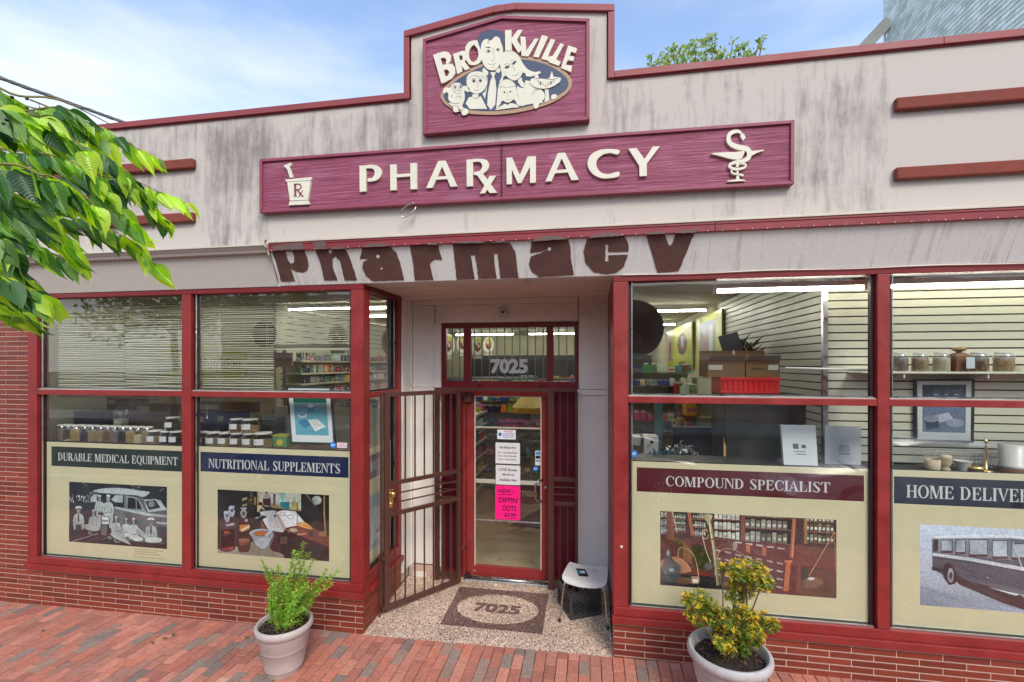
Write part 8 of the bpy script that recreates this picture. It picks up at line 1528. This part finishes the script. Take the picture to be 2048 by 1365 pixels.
def car(label, x, y, ln, col, flip=1):
    t = thing('parked_car', label, 'car', (x, y, -.2), 'cars parked along the kerb'); W_ = .9; prof = [(-.5, .32), (-.5, .58), (-.485, .74), (-.44, .82), (-.30, .93), (-.26, .96), (.30, .98), (.44, .93), (.49, .86), (.5, .6), (.495, .34)]; z0 = -.2
    def loft(pts, wf, name, mat, c, taper=.86, y0=0):
        m = MB(); rings = []; n = len(pts)
        for (wy, k, dz) in ((-1, taper, -.02), (-.93, .97, 0), (0, 1, .02), (.93, .97, 0), (1, taper, -.02)): rings.append([(x+flip*px_*ln*(1-(1-k)*.15), y+wy*wf, z0+pz+dz*(pz > .7)-(1-k)*.10*(pz > .7)) for px_, pz in pts])
        vs = [v for r_ in rings for v in r_]; fs = [(i*n+j, i*n+(j+1) % n, (i+1)*n+(j+1) % n, (i+1)*n+j) for i in range(4) for j in range(n)]+[tuple(range(n)), tuple(range(5*n-1, 4*n-1, -1))]; m.add(vs, fs); return m.build(name, mat, t, col=c, auto=.5)
    loft(smoothpoly(prof, 3), W_, 'body', 'carpaint', col)
    loft([(-.27, .93), (-.12, 1.36), (-.04, 1.44), (.22, 1.42), (.34, 1.30), (.46, .95)], .74, 'cabin_glass', 'carglass', None, .8); loft([(-.115, 1.375), (-.04, 1.455), (.22, 1.435), (.32, 1.34), (.2, 1.38), (-.04, 1.40)], .68, 'roof', 'carpaint', col, .9)
    for sx_ in (-.31, .31):
        for sy_ in (-1, 1):
            m = MB(); m.lathe([(.21, -.11), (.31, -.11), (.33, -.08), (.33, .08), (.31, .11), (.21, .11)], (0, 0, 0), 24, cap=False); m.xf(Matrix.Translation((x+flip*sx_*ln, y+sy_*.82, z0+.33)) @ R90); o = m.build('wheel', 'black', t, auto=.6)
            m = MB(); m.lathe([(.0, .085), (.06, .10), (.07, .09)], (0, 0, 0), 16, cap=False); 
            for k in range(10): a = k*.628; m.bar((.05*math.cos(a), .05*math.sin(a), .09), (.21*math.cos(a), .21*math.sin(a), .09), .035, .012)
            m.lathe([(.19, .10), (.22, .10), (.22, .06)], (0, 0, 0), 24, cap=False); m.xf(Matrix.Translation((x+flip*sx_*ln, y+sy_*.82, z0+.33)) @ (R90 if sy_ < 0 else R90 @ Matrix.Rotation(math.pi, 4, 'X'))); m.build('rim', 'alu', o)
    for sy_ in (-1, 1): m = MB(); m.obox((x+flip*.492*ln, y+sy_*.68, z0+.76), (.04, 0, 0), (0, .16, 0), (0, 0, .07)); o = m.build('tail_light', 'print', t, bevel=.01); m = MB(); m.obox((x-flip*.475*ln, y+sy_*.66, z0+.68), (.05, 0, 0), (0, .17, 0), (0, 0, .06)); m.build('headlight', 'whiteplastic', t, bevel=.02); o.data.materials.clear(); o.data.materials.append(MAT['redplastic'])
    return t
car('white saloon parked at the kerb opposite the Home Delivery window', 6.5, -6.2, 4.6, S(226, 228, 232, .9)); car('dark red hatchback parked at the kerb opposite the entry', .1, -6.3, 4.4, S(90, 16, 26, .8)); car('grey saloon parked at the kerb opposite the brick pier', -6.4, -6.2, 4.5, S(110, 116, 124, .8))

# ================================================================ power line bundle
pw = thing('power_line', 'twisted bundle of overhead cables crossing the sky behind the branch', 'cable', tuple(W(235, 240, 9)))
a_, b_ = W(-420, 2, 7.5), W(330, 274, 12.5)
for k in range(4):
    m = MB(); pts = []
    for i in range(61):
        s = i/60; p = a_.lerp(b_, s)+Vector((0, 0, -.02*math.sin(math.pi*s))); an = s*46+k*1.57; pts.append(p+Vector((math.cos(an)*.022, 0, math.sin(an)*.022)))
    m.tube(pts, .019 if k else .024, 6); m.build('cable', 'greycable' if 'greycable' in MAT else 'brown', pw, smooth=True)

# ================================================================ cherry branch hanging in from the street side
def leaf_mesh(seed, curl, fold):
    R_ = random.Random(seed); m = MB(); nl, nw = 9, 2; uv = []
    for i in range(nl+1):
        t = i/nl; wd_ = .5*(math.sin(math.pi*min(1, t*1.0)**.72)**.9)*(1-.35*t) if 0 < t < 1 else 0
        if t > .8: wd_ *= (1-t)/.2*.55+.45*(1-t)/.2
        for j in range(-nw, nw+1):
            u = j/nw; x = u*wd_*.92; z = abs(u)*wd_*fold-curl*t*t+.03*math.sin(t*18+abs(u)*3)*abs(u)*wd_; m.v.append((x, t, z)); uv.append((u*(.5 if wd_ > 0 else 0)*2*max(wd_, .02), t))
    w_ = 2*nw+1; m.f = [(i*w_+j, i*w_+j+1, (i+1)*w_+j+1, (i+1)*w_+j) for i in range(nl) for j in range(2*nw)]; m.c = [None]*len(m.f); me = m.mesh('leaf', 'leaf', smooth=True, norm=False)
    l = me.uv_layers.new(name='UVMap')
    for p in me.polygons:
        for li in p.loop_indices: l.data[li].uv = uv[me.loops[li].vertex_index]
    return me
LM = [leaf_mesh(1, .14, .22), leaf_mesh(2, .34, .45), leaf_mesh(3, .04, .12), leaf_mesh(4, .5, .3), leaf_mesh(5, -.12, .3)]
ct = thing('cherry_tree', 'cherry tree at the kerb with long glossy leaves and dark berries, drooping over the window', 'tree', (-4.3, -4.5, -.05))
m = MB(); B = Vector((-4.35, -4.6, -.1)); m.tube([tuple(B), (-4.3, -4.55, 1.4), (-4.1, -4.4, 2.7), (-3.7, -4.1, 3.6), (-3.3, -3.9, 4.1)], [.13, .10, .08, .06, .035], 12); m.build('trunk', 'bark', ct, smooth=True)
twigs = [
 ([(-90, 120), (20, 187), (90, 195), (130, 205), (180, 228), (222, 250)], 2.1, 2.5, 'twig', 0), 
 ([(-90, 150), (10, 190), (60, 215), (120, 222), (190, 250), (260, 290), (310, 315)], 1.9, 2.3, 'l', 17),
 ([(-90, 235), (0, 240), (60, 240), (120, 262), (175, 300)], 1.35, 1.45, 'l', 12),
 ([(-80, 250), (40, 225), (120, 215), (160, 235), (185, 262)], 1.6, 1.7, 'l', 13),
 ([(-80, 290), (20, 300), (100, 310), (165, 335), (215, 380)], 1.5, 1.6, 'l', 15),
 ([(-70, 330), (30, 330), (80, 350), (100, 352), (150, 380), (190, 410)], 1.25, 1.35, 'l', 12),
 ([(-60, 270), (60, 280), (140, 300), (200, 320), (250, 350), (320, 385), (370, 405)], 2.0, 2.4, 'l', 22),
 ([(-60, 330), (100, 340), (200, 352), (260, 365), (300, 400), (330, 440)], 1.8, 2.1, 'l', 17),
 ([(0, 380), (120, 390), (190, 395), (240, 420), (275, 455)], 1.6, 1.75, 'l', 13),
 ([(-50, 420), (80, 425), (160, 440), (200, 452), (260, 480), (310, 530)], 1.7, 1.85, 'l', 16),
 ([(-60, 400), (20, 420), (70, 440), (120, 465), (150, 500)], 1.5, 1.6, 'l', 13),
 ([(-60, 440), (0, 450), (60, 480), (100, 505), (155, 520)], 1.9, 2.1, 'l', 12),
 ([(-60, 520), (0, 550), (40, 570), (75, 590)], 1.4, 1.5, 'l', 9),
 ([(-60, 570), (-10, 590), (20, 605), (50, 620)], 1.5, 1.6, 'l', 8),
 ([(-60, 200), (-10, 210), (30, 222), (80, 232)], 1.3, 1.4, 'l', 9), ([(-60, 370), (0, 375), (50, 400), (90, 430)], 1.35, 1.45, 'l', 9), ([(-60, 450), (-10, 470), (20, 500), (40, 540)], 1.7, 1.8, 'l', 9), ([(-80, 480), (-20, 500), (10, 530), (60, 560)], 1.9, 2.0, 'l', 9),
 ([(60, 200), (120, 225), (180, 262), (215, 285), (225, 310)], 1.9, 2.1, 'l', 11), ([(40, 260), (100, 275), (160, 285), (230, 330), (265, 380)], 1.75, 1.9, 'l', 13), ([(30, 345), (110, 362), (180, 380), (235, 400), (262, 440)], 2.0, 2.1, 'l', 12), ([(-30, 300), (20, 320), (60, 370), (75, 420)], 1.6, 1.7, 'l', 10),
]
R6 = random.Random(77); lv = []; tw = MB(); bd = MB()
LC = [(S(90, 134, 62), 4), (S(66, 112, 54, .9), 4), (S(108, 154, 64), 4), (S(140, 184, 62, 1.05), 4), (S(176, 208, 62, 1.1), 3), (S(48, 88, 44, .8), 2)]; LC = [c for c, k in LC for _ in range(k)]
for pts, d0, d1, kind, nl in twigs:
    n = len(pts); P3 = [tuple(W(px_, py_, d0+(d1-d0)*i/(n-1))) for i, (px_, py_) in enumerate(pts)]; sp_ = [Vector(p) for p in smoothpoly(P3, 5, False)]
    tw.tube(sp_, [.0042*(1-.65*i/len(sp_))*(1.6 if kind == 'twig' else 1) for i in range(len(sp_))], 5)
    for k in range(int(nl*1.9)):
        t = (.08+.92*k/max(1, nl*1.9-1)); fi = t*(len(sp_)-1); i = min(int(fi), len(sp_)-2); p = sp_[i].lerp(sp_[i+1], fi-i); along = (sp_[i+1]-sp_[i]).normalized(); side = (-1)**k
        dn = Vector((0, 0, -1)); right_ = Vector((cc, ss, 0)); d = along*R6.uniform(.5, 1.1)+dn*R6.uniform(.5, 1.5)+right_*R6.uniform(-.15, .45)+Vector((-ss, cc, 0))*side*R6.uniform(.1, .6); d.normalize()
        if t > .97: d = (along*1.2+dn*.5).normalized()
        up = Vector((R6.uniform(-.6, .6), R6.uniform(-.9, -.1), R6.uniform(.1, 1))); x_ = d.cross(up).normalized(); z_ = x_.cross(d).normalized(); ln = R6.uniform(.085, .128)*(.85 if t > .9 else 1); wk = R6.uniform(.50, .68)
        young = t > .8 and R6.random() < .65; c = R6.choice(LC); 
        if young: c = S(180, 212, 70, 1.05)
        pe = p+d*.012; tw.tube([tuple(p), tuple(pe)], .0012, 4, caps=False); lv.append((pe, x_, d, z_, ln, wk, c))
for (a, b, dd) in ((14, 240, 1.32), (8, 249, 1.33), (6, 266, 1.35), (24, 195, 1.5), (54, 198, 1.6), (130, 222, 1.9), (128, 220, 1.9), (275, 392, 2.1), (-4, 262, 1.34)): p = W(a, b, dd); bd = MB(); bd.lathe([(.0005, -.0055), (.004, -.004), (.0058, 0), (.004, .004), (.0005, .0055)], tuple(p), 10); bd.build('berry', 'berry', ct, smooth=True)
tw.build('twig', 'twig', ct, smooth=True)
rest = MB(); inv = Matrix.Translation(ct.location).inverted()
for i, (p, x_, d, z_, ln, wk, c) in enumerate(lv):
    Mx = Matrix(((x_.x, d.x, z_.x), (x_.y, d.y, z_.y), (x_.z, d.z, z_.z))).to_4x4() @ Matrix.Diagonal((ln*wk, ln, ln, 1))
    if i < 296: o = link('leaf', R6.choice(LM), ct, c); o.matrix_parent_inverse = inv; o.matrix_basis = Matrix.Translation(p) @ Mx
    else:
        me = LM[i % 4]; Mt = Matrix.Translation(p) @ Mx; rest.add([tuple(Mt @ v.co) for v in me.vertices], [tuple(q.vertices) for q in me.polygons], c)
if rest.v: tag(rest.build('foliage', 'smallleaf', ct, norm=False, smooth=True), kind='stuff')
print('LEAVES', len(lv), 'GOODS', goods_n, 'PAVERS', n_p)
